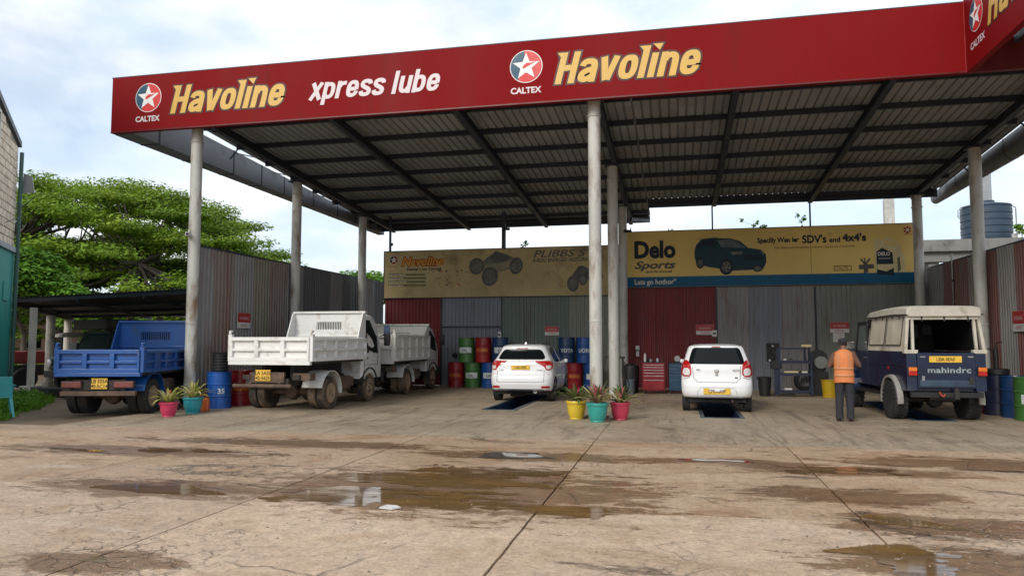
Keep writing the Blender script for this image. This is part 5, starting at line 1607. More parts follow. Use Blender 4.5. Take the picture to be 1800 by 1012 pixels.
M_truck_white = PM('lorry_white', (0.72, 0.72, 0.70), .4, var=.06, scale=1.5, dirt=(.34, .26, .18), damt=.34, dscale=2.8, bump=.12)
M_truck_white2 = PM('lorry_white_old', (0.64, 0.63, 0.59), .45, var=.08, scale=1.5, dirt=(.30, .24, .18), damt=.32, dscale=2.2)
M_truck_blue = PM('lorry_blue', (0.010, 0.080, 0.30), .45, var=.12, scale=1.5, dirt=(.05, .06, .10), damt=.25, dscale=2.5, coat=.15)
M_truck_blue2 = PM('lorry_blue_side', (0.03, 0.11, 0.28), .5, var=.15, dirt=(.10, .10, .10), damt=.35)
lorry('white tipper lorry with dusty wheels, nearest of the lorries beside the grey fence', (-9.04, 15.3, 0), 0.0, M_truck_white, M_chassis, 2.04, 1.12, .58, 2.92, 2.34, 1.10, 2.38,
      dict(l=1.42, w=1.84, top=2.34, paint=M_truck_white), ('LA 5A2S', '42-5625'), 3)
lorry('older white tipper lorry parked behind the nearest white one', (-9.02, 20.3, 0), 0.0, M_truck_white2, M_chassis, 2.0, 1.0, .80, 3.05, 2.12, 1.25, 2.55,
      dict(l=1.35, w=1.8, top=2.12, paint=M_truck_white2), ('LB 4102', '40-1187'), 3)
lorry('bright blue tipper lorry parked outside the fence at the far left', (-12.14, 13.68, 0), math.radians(15), M_truck_blue, M_chassis, 1.80, .90, .52, 2.75, 2.06, .72, 2.35,
      dict(l=1.3, w=1.55, top=1.95, paint=M_truck_blue2), ('LB 325A', '40-5C14'), 3, dusty=False, bar=False)
# blue cloth hung on the second lorry's corner
r = tag(MB().prism([(-.09, 0), (.09, 0), (.11, -.3), (.07, -.42), (-.05, -.44), (-.10, -.3)], (-8.22, 20.22, 2.08), UX, UZ, NY, .03).build('blue_cloth', PM('cloth_blue', (.05, .08, .14), .9, var=.5, scale=9), None, bevel=.01), 'blue checked cloth hung on the headboard corner of the older white lorry', 'cloth')

# ------------------------------------------------------------------ rounded car bodies
class CarBody:
    """stack of rounded plan outlines; rear at y=0, heading +y"""
    def __init__(s, keys, rx, ry, b, L):
        k = np.array(keys, float)
        s.z, s.w, s.yr, s.yf = k[:, 0], k[:, 1], k[:, 2], k[:, 3]
        s.rx, s.ry, s.b, s.L = rx, ry, b, L
    def W(s, z): return float(np.interp(z, s.z, s.w))
    def rear(s, x, z):
        w = s.W(z); t = min(1, abs(x) / w)
        q = max(0.0, (abs(x) - (w - s.rx)) / s.rx)
        return float(np.interp(z, s.z, s.yr)) + s.b * t * t + s.ry * (1 - math.sqrt(max(0, 1 - min(1, q) ** 2)))
    def front(s, x, z):
        w = s.W(z); t = min(1, abs(x) / w)
        q = max(0.0, (abs(x) - (w - .3)) / .3)
        return float(np.interp(z, s.z, s.yf)) - .18 * t * t - .28 * (1 - math.sqrt(max(0, 1 - min(1, q) ** 2)))
    def side(s, y, z):
        return s.W(z) * (1 - .06 * max(0, (y - s.L * .55) / (s.L * .45)) ** 2)
    def outline(s, z):
        w = s.W(z)
        xs = [w * math.sin(t) for t in np.linspace(-PI / 2, PI / 2, 25)]
        rear = [(x, s.rear(x, z)) for x in xs]
        fr = [(x, s.front(x, z)) for x in reversed(xs)]
        y0, y1 = rear[-1][1], fr[0][1]
        sr = [(s.side(y0 + (y1 - y0) * k / 14, z), y0 + (y1 - y0) * k / 14) for k in range(1, 14)]
        fr = [(x * s.side(y1, z) / w, y) for x, y in fr]
        sl = [(-x, y) for x, y in reversed(sr)]
        return rear + sr + fr + sl
    def build(s, parent, mat, zs, arches, R, name='body'):
        mb = MB()
        mb.ring_loft([[(x, y, z) for x, y in s.outline(z)] for z in zs])
        o = mb.build(name, [mat, M_black], parent, fix=True)
        cut = MB()
        for x, y in arches:
            cut.lathe([(R, -.16), (R, .16)], 28, (x, y, R - .06), 'x')
        c = cut.build('cut', M_black, None, fix=True)
        md = o.modifiers.new('b', 'BOOLEAN'); md.operation = 'DIFFERENCE'; md.object = c; md.solver = 'EXACT'
        o.parent = None
        bpy.context.view_layer.update()
        dg = bpy.context.evaluated_depsgraph_get()
        me = bpy.data.meshes.new_from_object(o.evaluated_get(dg))
        o.modifiers.clear(); o.data = me
        bpy.data.objects.remove(c)
        o.parent = parent
        me.polygons.foreach_set('use_smooth', [True] * len(me.polygons)); me.set_sharp_from_angle(angle=math.radians(28))
        return o
    def patch(s, rows, off, mat, parent, name, which='rear', n=10, thick=.012, sgn=1, sub=3):
        rr = []
        for i in range(len(rows) - 1):
            for q in range(sub):
                t = q / sub
                rr.append(tuple(rows[i][k] * (1 - t) + rows[i + 1][k] * t for k in range(3)))
        rr.append(rows[-1])
        def P(u, z):
            if which == 'rear': return Vector((u, s.rear(u, z), z))
            return Vector((sgn * s.side(u, z), u, z))
        def Nn(u, z):
            e = .004
            a = P(u + e, z) - P(u - e, z); b_ = P(u, z + e) - P(u, z - e)
            c = a.cross(b_)
            if c.length < 1e-9: return Vector((0, -1, 0))
            c.normalize()
            if which == 'rear' and c.y > 0: c.negate()
            if which == 'side' and c.x * sgn < 0: c.negate()
            return c
        mb = MB(); m = len(rr)
        top = []; bot = []
        for z, a, b_ in rr:
            for k in range(n + 1):
                u = a + (b_ - a) * k / n
                p, q = P(u, z), Nn(u, z)
                top.append(p + q * off); bot.append(p - q * thick)
        vs = top + bot; o_ = len(top)
        fs = []
        for i in range(m - 1):
            for k in range(n):
                fs.append((i * (n + 1) + k, i * (n + 1) + k + 1, (i + 1) * (n + 1) + k + 1, (i + 1) * (n + 1) + k))
        per = [k for k in range(n + 1)] + [i * (n + 1) + n for i in range(1, m)] + [(m - 1) * (n + 1) + k for k in range(n - 1, -1, -1)] + [i * (n + 1) for i in range(m - 2, 0, -1)]
        for i in range(len(per)):
            a, b_ = per[i], per[(i + 1) % len(per)]
            fs.append((a, b_, o_ + b_, o_ + a))
        mb.add(vs, fs)
        return mb.build(name, mat, parent, smooth=35, fix=True)
    def seam(s, pts, parent, mat=None, w=.009, which='rear', sgn=1, name='panel_seam', off=.002):
        mb = MB()
        P = (lambda u, z: Vector((u, s.rear(u, z) - off, z))) if which == 'rear' else (lambda u, z: Vector((sgn * (s.side(u, z) + off), u, z)))
        for i in range(len(pts) - 1):
            n = max(1, int(math.dist(pts[i], pts[i + 1]) / .06))
            for q in range(n):
                a = [pts[i][k] + (pts[i + 1][k] - pts[i][k]) * q / n for k in (0, 1)]
                b_ = [pts[i][k] + (pts[i + 1][k] - pts[i][k]) * (q + 1) / n for k in (0, 1)]
                mb.beam(P(*a), P(*b_), w, .004, up=(0, -1, 0) if which == 'rear' else (sgn, 0, 0))
        return mb.build(name, mat or M_chassis, parent)

def sm(z0, z1, extra=()):
    zs = list(np.arange(z0, z1, .03)) + [z1] + list(extra)
    return sorted(set(round(float(z), 4) for z in zs))

# white crossover over the left pit
def crossover():
    r = thing('crossover_car', 'white crossover car with dark rear window parked over the left pit', 'car', (-4.06, 19.2, 0), math.radians(1.0), None, (.955,) * 3)
    keys = [(.27, .80, .16, 4.05), (.36, .85, .05, 4.2), (.50, .875, .0, 4.25), (.66, .885, .0, 4.24), (.74, .885, .03, 4.22), (.80, .885, .075, 4.15), (.94, .875, .10, 3.95), (1.02, .865, .10, 3.55), (1.08, .845, .115, 2.95),
            (1.15, .815, .15, 2.8), (1.19, .785, .19, 2.7), (1.30, .725, .27, 2.5), (1.42, .67, .35, 2.28), (1.48, .645, .36, 2.16), (1.52, .62, .34, 2.0), (1.56, .575, .42, 1.85), (1.585, .51, .62, 1.7), (1.60, .42, .85, 1.5), (1.607, .28, 1.0, 1.35)]
    B = CarBody(keys, .30, .26, .07, 4.25)
    R = .335
    body = B.build(r, M_white_paint, sm(.27, 1.607, (1.595, 1.602, .285)), [(s * .80, y) for s in (-1, 1) for y in (.78, 3.35)], R + .05)
    B.patch([(1.175, -.60, .60), (1.20, -.655, .655), (1.26, -.645, .645), (1.36, -.59, .59), (1.43, -.535, .535), (1.455, -.47, .47)], .006, M_glass, r, 'rear_window', n=20)
    MB().box(-.16, .16, .335, .36, 1.478, 1.498).build('brake_lamp', M_lamp_red, r)
    for s in (-1, 1):
        rows = [(.885, s * .70, s * .80), (.93, s * .685, s * .855), (1.0, s * .63, s * .863), (1.06, s * .50, s * .852), (1.10, s * .43, s * .835), (1.135, s * .40, s * .80)]
        B.patch(rows, .016, M_lamp_red, r, 'tail_lamp', n=10)
        B.patch([(.915, s * .715, s * .80), (.96, s * .705, s * .825), (1.01, s * .70, s * .82)], .020, M_lamp_clear, r, 'reverse_lamp', n=6)
        B.patch([(.395, s * .62, s * .79), (.41, s * .58, s * .81), (.445, s * .58, s * .80), (.455, s * .64, s * .76)], .010, M_lamp_red, r, 'reflector', n=6)
    B.patch([(1.035, -.42, .42), (1.05, -.43, .43), (1.075, -.42, .42)], .012, M_chrome, r, 'chrome_strip', n=14)
    B.seam([(-.66, .88), (-.66, .56), (.66, .56), (.66, .88)], r, name='tailgate_seam')
    B.seam([(-.86, .74), (-.70, .80)], r, name='bumper_seam'); B.seam([(.86, .74), (.70, .80)], r, name='bumper_seam')
    B.patch([(.275, -.78, .78), (.30, -.80, .80), (.325, -.79, .79)], .012, M_black, r, 'lower_bumper', n=18)
    B.patch([(.33, -.64, .64), (.345, -.66, .66), (.375, -.60, .60)], .016, M_rim_steel, r, 'skid_strip', n=18)
    plate(r, (0, .085, .96), .52, .13, 'CAE-7302', xs=.80)
    mb = MB(); mb.lathe([(.045, 0), (.05, -.09), (.04, -.09), (.035, 0)], 14, (.42, .14, .30), 'y'); mb.build('exhaust', M_chrome, r, smooth=40)
    MB().box(-.75, .75, .4, 3.9, .20, .29).build('underbody', M_black, r)
    mb = MB(); mb.lathe([(.14, -.2), (.14, .2)], 14, (-.15, .5, .27), 'x'); mb.build('silencer', M_chassis, r)
    txt('Hyb', (-.60, .112, .865), UX, UZ, NY, .07, M_rim_steel, r, name='badge', shear=.2, h=.006)
    txt('HYBRID', (.44, .112, .865), UX, UZ, NY, .055, M_rim_steel, r, name='badge', h=.012)
    txt('TURBO', (-.12, .10, 1.09), UX, UZ, NY, .04, M_rim_steel, r, name='badge', h=.04)
    mb = MB(); mb.beam((-.13, .21, 1.215), (.2, .275, 1.27), .014, .014); mb.build('wiper', M_black, r)
    mb = MB(); mb.ring_loft([[(-.03, .9, 1.60), (.03, .9, 1.60), (.03, 1.15, 1.60), (-.03, 1.15, 1.60)], [(-.004, .92, 1.665), (.004, .92, 1.665), (.004, .98, 1.665), (-.004, .98, 1.665)]]); mb.build('roof_fin', M_white_paint, r, fix=True)
    for s in (-1, 1):
        B.patch([(1.09, 1.1, 2.9), (1.2, .95, 2.72), (1.34, 1.0, 2.45), (1.47, 1.15, 2.18), (1.50, 1.3, 2.05)], .006, M_glass, r, 'side_window', 'side', n=14, sgn=s)
        B.seam([(1.98, 1.08), (1.98, 1.5)], r, M_white_paint, .05, 'side', s, 'window_pillar', .010)
        B.seam([(1.22, .48), (1.18, 1.06)], r, None, .008, 'side', s); B.seam([(2.0, .36), (1.98, 1.06)], r, None, .008, 'side', s); B.seam([(1.22, .40), (3.0, .40)], r, None, .008, 'side', s)
        B.seam([(3.02, .45), (2.98, 1.04)], r, None, .008, 'side', s)
        for y in (1.75, 2.6):
            mb = MB(); mb.tube([(s * .872, y - .1, .96), (s * .90, y - .06, .965), (s * .90, y + .06, .965), (s * .872, y + .1, .96)], .012, 6); mb.build('door_handle', M_white_paint, r)
        mm = MB(); mm.lathe([(.02, s * .82), (.055, s * .87), (.065, s * .93), (.045, s * .97), (.001, s * .98)], 12, (0, 2.78, 1.08), 'x'); mm.build('wing_mirror', M_white_paint, r, smooth=50, fix=True)
        mb = MB(); mb.tube([(s * .50, .78, 1.60), (s * .53, 1.0, 1.615), (s * .53, 1.7, 1.615), (s * .50, 1.9, 1.595)], .014, 6); mb.build('roof_rail', M_black, r)
        for y in (.78, 3.35):
            wheel(r, s * .775, y, R, .205, M_rim_steel, M_tyre, s, 'alloy', rr=.66)
    return r
crossover()

# small white hatchback over the middle pit
def hatchback():
    r = thing('hatchback_car', 'small white hatchback parked over the middle pit with red tail lamps', 'car', (.86, 17.3, 0), math.radians(-1.2), None, (1.045, 1.0, 1.045))
    keys = [(.29, .68, .14, 3.3), (.36, .725, .03, 3.38), (.46, .745, .0, 3.40), (.60, .748, .0, 3.4), (.66, .748, .04, 3.36), (.70, .748, .085, 3.3), (.82, .742, .10, 3.2), (.92, .735, .10, 2.9), (1.02, .715, .115, 2.55), (1.08, .69, .15, 2.45),
            (1.20, .655, .22, 2.3), (1.32, .615, .29, 2.12), (1.40, .585, .33, 1.96), (1.425, .565, .33, 1.9), (1.45, .53, .38, 1.75), (1.465, .46, .52, 1.6), (1.475, .36, .7, 1.4), (1.479, .25, .8, 1.3)]
    B = CarBody(keys, .24, .20, .06, 3.4)
    R = .275
    B.build(r, M_white_paint, sm(.29, 1.479, (.305, 1.472)), [(s * .68, y) for s in (-1, 1) for y in (.62, 2.85)], R + .045)
    B.patch([(1.04, -.54, .54), (1.07, -.585, .585), (1.16, -.565, .565), (1.28, -.53, .53), (1.36, -.50, .50), (1.395, -.45, .45)], .006, M_glass, r, 'rear_window', n=20)
    MB().box(-.09, .09, .318, .335, 1.405, 1.42).build('brake_lamp', M_lamp_red, r)
    for s in (-1, 1):
        rows = [(.77, s * .58, s * .68), (.82, s * .53, s * .735), (.93, s * .525, s * .735), (1.03, s * .545, s * .71), (1.09, s * .58, s * .68), (1.12, s * .61, s * .66)]
        B.patch(rows, .016, M_lamp_red, r, 'tail_lamp', n=8)
        B.patch([(.80, s * .575, s * .67), (.85, s * .555, s * .70), (.92, s * .56, s * .69), (.95, s * .60, s * .66)], .021, M_lamp_clear, r, 'reverse_lamp', n=6)
    B.seam([(-.50, 1.0), (-.485, .74), (-.40, .655), (.40, .655), (.485, .74), (.50, 1.0)], r, name='tailgate_seam')
    B.seam([(-.74, .70), (-.55, .755)], r, name='bumper_seam'); B.seam([(.74, .70), (.55, .755)], r, name='bumper_seam')
    B.seam([(-.42, .36), (-.40, .47), (-.33, .545), (.33, .545), (.40, .47), (.42, .36)], r, PM('bumper_crease', (.42, .42, .43), .4), .010, name='plate_recess')
    B.patch([(.292, -.66, .66), (.31, -.68, .68), (.33, -.67, .67)], .012, M_black, r, 'lower_bumper', n=18)
    plate(r, (0, .015, .465), .56, .135, 'CPF0-0A9P', xs=.74)
    mb = MB(); mb.lathe([(.05, -.005), (.055, -.012), (.03, -.016)], 16, (0, .103, .90), 'y'); mb.build('tailgate_badge', M_chrome, r)
    MB().box(-.03, .03, .075, .09, .80, .835).build('tailgate_lock', M_chrome, r)
    txt('VXI', (-.43, .108, .905), UX, UZ, NY, .05, M_rim_steel, r, name='badge', h=.012, bold=.002)
    txt('ALTO', (.34, .108, .895), UX, UZ, NY, .055, M_rim_steel, r, name='badge', h=.012, bold=.002)
    txt('800', (.38, .10, .745), UX, UZ, NY, .035, M_ink_teal, r, name='badge', h=.012, bold=.002)
    mb = MB(); mb.beam((.02, .19, 1.10), (.30, .20, 1.115), .014, .014); mb.build('wiper', M_black, r)
    for s in (-1, 1):
        B.patch([(1.03, .75, 2.5), (1.15, .68, 2.35), (1.28, .75, 2.12), (1.38, .9, 1.92), (1.40, 1.0, 1.85)], .006, M_glass, r, 'side_window', 'side', n=12, sgn=s)
        B.seam([(1.5, 1.03), (1.5, 1.4)], r, M_white_paint, .05, 'side', s, 'window_pillar', .010)
        B.seam([(.95, .45), (.86, 1.02)], r, None, .008, 'side', s); B.seam([(1.5, .36), (1.5, 1.02)], r, None, .008, 'side', s)
        mb = MB(); mb.tube([(s * .735, 1.3, .93), (s * .755, 1.34, .935), (s * .755, 1.44, .935), (s * .735, 1.48, .93)], .011, 6); mb.build('door_handle', M_white_paint, r)
        mm = MB(); mm.lathe([(.02, s * .69), (.045, s * .72), (.055, s * .77), (.04, s * .80), (.001, s * .81)], 12, (0, 2.42, 1.05), 'x'); mm.build('wing_mirror', M_white_paint, r, smooth=50, fix=True)
        mb = MB(); mb.tube([(s * .50, .5, 1.43), (s * .515, .9, 1.47), (s * .50, 1.7, 1.455)], .010, 6); mb.build('roof_gutter', M_black, r)
        for y in (.62, 2.85):
            wheel(r, s * .655, y, R, .165, M_rim_steel, M_tyre, s, 'disc', rr=.62)
    MB().box(-.6, .6, .25, 3.0, .22, .30).build('underbody', M_black, r)
    mb = MB(); mb.lathe([(.09, -.25), (.09, .25)], 12, (.0, .35, .27), 'x'); mb.build('silencer', M_chassis, r)
    mb = MB(); mb.tube([(.3, .35, .27), (.32, .02, .26)], .022, 8); mb.build('exhaust', M_rust, r)
    return r
hatchback()

# ------------------------------------------------------------------ blue jeep with canvas top
def jeep():
    M_jb = PM('jeep_blue', (0.005, 0.014, 0.044), .3, var=.2, scale=1.5, dirt=(.06, .06, .065), damt=.16, coat=.2)
    M_cream = PM('canopy_cream', (0.50, 0.47, 0.395), .6, var=.12, scale=2, dirt=(.24, .19, .13), damt=.42, dscale=2.5, bump=.5, bscale=9)
    M_canvas = PM('canvas_cream', (0.50, 0.45, 0.36), .85, var=.15, scale=2.5, stretch=(1, 1, .4), dirt=(.22, .17, .11), damt=.35, bump=.3, bscale=30)
    r = thing('jeep', 'dark blue jeep with a cream canvas top and open back beside the man', 'jeep', (5.19, 16.25, 0), math.radians(4.0))
    w = .73; z0, zb = .62, 1.39        # tub half width, floor, belt line
    L_ = 2.35                          # length of the rear tub
    # tub sides with a wheel-arch notch
    for s in (-1, 1):
        ya, R_ = .78, .47
        arch = [(ya + R_ * math.cos(t), .40 + R_ * math.sin(t)) for t in np.linspace(PI - .47, .47, 14)]
        pts = [(0, z0), (arch[0][0], z0)] + arch + [(arch[-1][0], z0), (L_, z0), (L_, zb), (0, zb)]
        mb = MB(); x0 = s * w if s < 0 else w - .05
        mb.prism(pts, (x0, 0, 0), (0, 1, 0), UZ, (1, 0, 0), .05)
        sd = mb.build('tub_side', M_jb, r, fix=True)
        # flared arch and mud flap
        g = MB(); rg = []
        for t in np.linspace(PI + .1, -.15, 16):
            a, b_ = math.cos(t), math.sin(t)
            xo, xi = s * (w + .09), s * (w - .02)
            rg.append([(xi, ya + R_ * a, .40 + R_ * b_), (xo, ya + R_ * a, .40 + R_ * b_ - .01), (xo, ya + (R_ + .05) * a, .40 + (R_ + .05) * b_ - .01), (xi, ya + (R_ + .05) * a, .40 + (R_ + .05) * b_)])
        g.ring_loft(rg); g.build('wheel_arch', PM('arch_grey', (.30, .29, .27), .6, var=.2, dirt=(.15, .12, .09), damt=.35), r, fix=True)
        rl = MB(); rl.box(*sorted((s * w, s * (w + .012))), .03, L_ - .02, 1.10, 1.125); rl.build('swage_line', M_jb, r)
        MB().box(*sorted((s * (w + .001), s * (w + .012))), .98, 1.06, 1.02, 1.08).build('side_reflector', M_lamp_red, r)
    MB().box(-w + .051, w - .051, .05, L_, z0, z0 + .05).build('tub_floor', M_jb, r)
    MB().box(-w + .051, w - .051, L_ - .05, L_, z0 + .051, zb - .05).build('bulkhead', M_black, r)
    # rear panel: corner posts and drop tailgate
    for s in (-1, 1):
        MB().box(*sorted((s * (w - .19), s * w)), -.03, -.001, z0, zb).build('rear_corner', M_jb, r, bevel=.008)
        cx_ = s * (w - .09)
        MB().box(cx_ - .085, cx_ + .085, -.075, -.031, .92, 1.10).build('lamp_base', M_black, r, bevel=.01)
        MB().box(cx_ - .078, cx_ + .078, -.10, -.076, 1.015, 1.092).build('indicator_lamp', M_lamp_amber, r, bevel=.008)
        MB().box(cx_ - .078, cx_ + .078, -.10, -.076, .928, 1.012).build('tail_lamp', M_lamp_red, r, bevel=.008)
    tg = MB().box(-w + .195, w - .195, -.045, -.005, z0 + .06, zb - .01).build('tailgate', M_jb, r, bevel=.01)
    mb = MB(); mb.box(-w + .23, w - .23, -.058, -.046, z0 + .09, z0 + .22); mb.build('tailgate_pressing', PM('jeep_blue_worn', (.03, .055, .09), .35, var=.3, dirt=(.12, .12, .12), damt=.35), tg, bevel=.006)
    MB().box(-w + .2, w - .2, -.053, -.046, 1.17, 1.182).build('tailgate_ridge', M_jb, tg)
    for x in (-.44, .44):
        MB().box(x - .05, x + .05, -.065, -.046, 1.285, 1.31).build('latch', M_rim_steel, tg)
    MB().box(.40, .48, -.075, -.046, .76, .90).build('bracket', M_chassis, tg, bevel=.006)
    MB().box(-.47, -.42, -.085, -.046, .82, .92).build('bracket', M_rim_steel, tg, bevel=.006)
    txt('mahindrc', (-.36, -.0465, .985), UX, UZ, NY, .155, PM('jeep_letters', (.30, .36, .36), .4, var=.2), tg, bold=.003, xs=1.32, space=1.05)
    plate(r, (-.02, -.052, 1.25), .60, .125, 'LI0A 0EA0', xs=.80)
    # canopy
    zt = 2.14
    for s in (-1, 1):
        p = MB()
        p.ring_loft([[(s * w - .03, .0, zb + .001), (s * w + .03, .0, zb + .001), (s * w + .03, .06, zb + .001), (s * w - .03, .06, zb + .001)],
                     [(s * (w - .08) - .03, .05, zt), (s * (w - .08) + .03, .05, zt), (s * (w - .08) + .03, .11, zt), (s * (w - .08) - .03, .11, zt)]])
        p.ring_loft([[(s * (w - .14) - .025, .0, zb + .001), (s * (w - .14) + .025, .0, zb + .001), (s * (w - .14) + .025, .05, zb + .001), (s * (w - .14) - .025, .05, zb + .001)],
                     [(s * (w - .16) - .025, .05, zt), (s * (w - .16) + .025, .05, zt), (s * (w - .16) + .025, .10, zt), (s * (w - .16) - .025, .10, zt)]])
        p.build('canopy_post', M_cream, r, fix=True)
        MB().box(*sorted((s * (w - .22), s * (w + .035))), -.035, .09, zb - .03, zb + .045).build('post_foot', M_cream, r, bevel=.01)
        # canvas: sill strip and two roll-up windows with sagging cloth
        def cloth(y0, y1, za, zc, bulge, nm, m_):
            mb = MB(); ny, nz = 10, 8; vs = []; vb = []
            for i in range(ny + 1):
                for j in range(nz + 1):
                    u, v = i / ny, j / nz
                    z = za + (zc - za) * v
                    x = w - .10 * (z - zb) / (zt - zb)
                    d = bulge * math.sin(PI * u) * math.sin(PI * v) + .008 * mnoise.noise(Vector((y0 * 3 + u * 4, v * 3, s * 2.0)))
                    vs.append((s * (x + .004 + d), y0 + (y1 - y0) * u, z)); vb.append((s * (x - .012 + d), y0 + (y1 - y0) * u, z))
            fs = [(i * (nz + 1) + j, (i + 1) * (nz + 1) + j, (i + 1) * (nz + 1) + j + 1, i * (nz + 1) + j + 1) for i in range(ny) for j in range(nz)]
            mb.add(vs, fs); mb.add(vb, [tuple(reversed(f)) for f in fs])
            return mb.build(nm, m_, r, smooth=50)
        cloth(.09, L_ - .02, zb + .01, zt + .0, .0, 'canvas_side', M_canvas)
        ln = cloth(.12, L_ - .04, zb + .02, zt - .02, .0, 'side_shade_sheet', M_black)  # added black sheet, stands in for the shade behind the canvas
        for v_ in ln.data.vertices: v_.co.x -= s * .03
        for y0, y1 in ((.28, 1.16), (1.26, 2.22)):
            fl = cloth(y0, y1, zb + .14, zt - .04, .022, 'canvas_flap', M_canvas)
            for v_ in fl.data.vertices: v_.co.x += s * .012
            e = MB()
            X_ = lambda z: s * (w - .10 * (z - zb) / (zt - zb) + .022)
            e.tube([(X_(zb + .14), y0, zb + .135), (X_(zb + .14), y1, zb + .135)], .010, 6); e.tube([(X_(zb + .14), y1, zb + .135), (X_(zt), y1, zt - .04)], .008, 6); e.tube([(X_(zb + .14), y0, zb + .135), (X_(zt), y0, zt - .04)], .006, 6)
            e.build('flap_edge', M_black, r)
            for q in (.25, .7):
                yy = y0 + (y1 - y0) * q
                MB().box(*sorted((X_(zt) - s * .005, X_(zt) + s * .012)), yy - .012, yy + .012, zt - .20, zt - .02).build('strap', M_black, r)
    MB().box(-w + .08, w - .08, .03, .09, zt - .10, zt - .02).build('canopy_header', M_cream, r)
    for x in (-.40, .02, .46):
        MB().box(x - .012, x + .012, .015, .029, zt - .14, zt - .01).build('strap', M_black, r)
    # domed roof
    mb = MB(); rings = []
    for y, dz, dw in ((-.03, -.02, -.03), (.0, .0, 0), (.6, .03, 0), (1.5, .02, 0), (2.3, -.02, 0), (2.62, -.09, -.04), (2.66, -.12, -.06)):
        ring = []
        for k in range(17):
            t = -1 + 2 * k / 16
            ring.append(((w - .03 + dw) * math.copysign(abs(math.sin(t * PI / 2)) ** .9, t), y, zt + .0 + dz + .17 * (max(0, 1 - abs(t) ** 4.0)) ** .5))
        ring += [((w - .03 + dw) * math.sin(t * PI / 2) * .98, y, zt - .015 + dz) for t in np.linspace(.9, -.9, 8)]
        rings.append(ring)
    mb.ring_loft(rings); mb.build('canopy_roof', M_cream, r, smooth=40, fix=True)
    for s in (-1, 1):
        mb = MB(); mb.tube([(s * (w - .025), -.03, zt - .005), (s * (w - .025), 2.5, zt - .005)], .014, 6); mb.build('roof_piping', M_black, r)
    MB().box(-w + .13, w - .13, .10, 2.5, zt - .045, zt - .03).build('roof_shade_sheet', M_black, r)  # black sheet added under the roof to deepen the shade inside
    # inside: benches, roll bar and cab back
    for s in (-1, 1):
        MB().box(*sorted((s * .32, s * .66)), .2, 2.2, .95, 1.05).build('bench', M_black, r, bevel=.02)
    MB().box(-w + .06, w - .06, 2.27, 2.31, zb - .04, zt - .05).build('cab_back', M_black, r)
    MB().box(.02, .34, 2.25, 2.268, 1.70, 1.98).build('cab_rear_window', PM('pane_grey', (.12, .15, .19), .2, var=.2), r)
    MB().box(.44, .64, 2.25, 2.268, 1.76, 1.98).build('cab_rear_window', MATS['pane_grey'], r)
    # cab doors, screen, bonnet, wings
    for s in (-1, 1):
        d = MB(); x0, x1 = sorted((s * w, s * (w - .04)))
        d.box(x0, x1, L_ + .012, 3.26, z0, zb); d.build('door', M_jb, r, bevel=.008)
        f = MB()
        f.box(x0, x1, L_ + .012, L_ + .06, zb + .001, zt - .08); f.box(x0, x1, L_ + .061, 3.0, zt - .14, zt - .08)
        f.beam((s * (w - .02), 3.22, zb), (s * (w - .02), 2.98, zt - .1), .04, .05)
        f.build('door_frame', M_black, r)
        gl = MB(); gl.prism([(L_ + .062, zb), (3.17, zb), (2.96, zt - .142), (L_ + .062, zt - .142)], (s * (w - .025) - .004, 0, 0), (0, 1, 0), UZ, (1, 0, 0), .008); gl.build('door_glass', PM('pane_side', (.10, .12, .12), .06, var=.1), r, fix=True)
        MB().box(*sorted((s * w + s * .001, s * (w + .025))), L_ + .1, L_ + .24, 1.22, 1.25).build('door_handle', M_chrome, r)
        mr = MB(); mr.tube([(s * w, 3.12, 1.36), (s * (w + .2), 3.02, 1.46)], .012, 6); mr.build('mirror_arm', M_black, r)
        MB().box(*sorted((s * (w + .1), s * (w + .33))), 2.98, 3.02, 1.42, 1.60).build('mirror', M_chrome if s < 0 else M_black, r, bevel=.015)
        wg = MB(); rg = []
        for t in np.linspace(PI, 0, 12):
            a, b_ = 3.62 + .5 * math.cos(t), .40 + .52 * math.sin(t)
            rg.append([(s * .45, a, b_), (s * (w + .1), a, b_), (s * (w + .1), a, b_ + .04), (s * .45, a, b_ + .04)])
        wg.ring_loft(rg); wg.build('front_wing', M_jb, r, fix=True)
        MB().box(*sorted((s * .5, s * (w + .08))), 1.3, 3.1, .46, .52).build('side_step', M_black, r)
    mb = MB(); mb.ring_loft([[(-.6, 3.27, .7), (.6, 3.27, .7), (.6, 3.27, 1.32), (.4, 3.27, 1.40), (-.4, 3.27, 1.40), (-.6, 3.27, 1.32)], [(-.5, 4.25, .7), (.5, 4.25, .7), (.5, 4.25, 1.18), (.36, 4.25, 1.24), (-.36, 4.25, 1.24), (-.5, 4.25, 1.18)]]); mb.build('bonnet', M_jb, r, fix=True)
    MB().prism([(-.66, 0), (.66, 0), (.60, .66), (-.60, .66)], (0, 3.25, zb), UX, (0, -.38, .92), (0, -1, 0), .02).build('windscreen', M_glass, r, fix=True)
    MB().box(-.7, .7, 4.3, 4.4, .52, .68).build('front_bumper', M_black, r, bevel=.02)
    # running gear
    ch = MB(); ch.box(-.42, -.34, .02, 4.3, .50, .60); ch.box(.34, .42, .02, 4.3, .50, .60); ch.box(-.66, .66, -.04, .05, .50, .60)
    ch.build('chassis', M_black, r)
    mb = MB(); mb.tube([(-.15, -.06, .6), (-.15, -.12, .56), (-.11, -.12, .52), (-.07, -.10, .56)], .018, 8); mb.build('tow_hook', PM('hook_red', (.35, .06, .03), .5), r)
    mb = MB(); mb.box(.12, .2, -.1, -.041, .47, .62); mb.lathe([(.03, .62), (.035, .65), (.02, .68)], 10, (.16, -.08, 0)); mb.build('tow_bar', M_chassis, r)
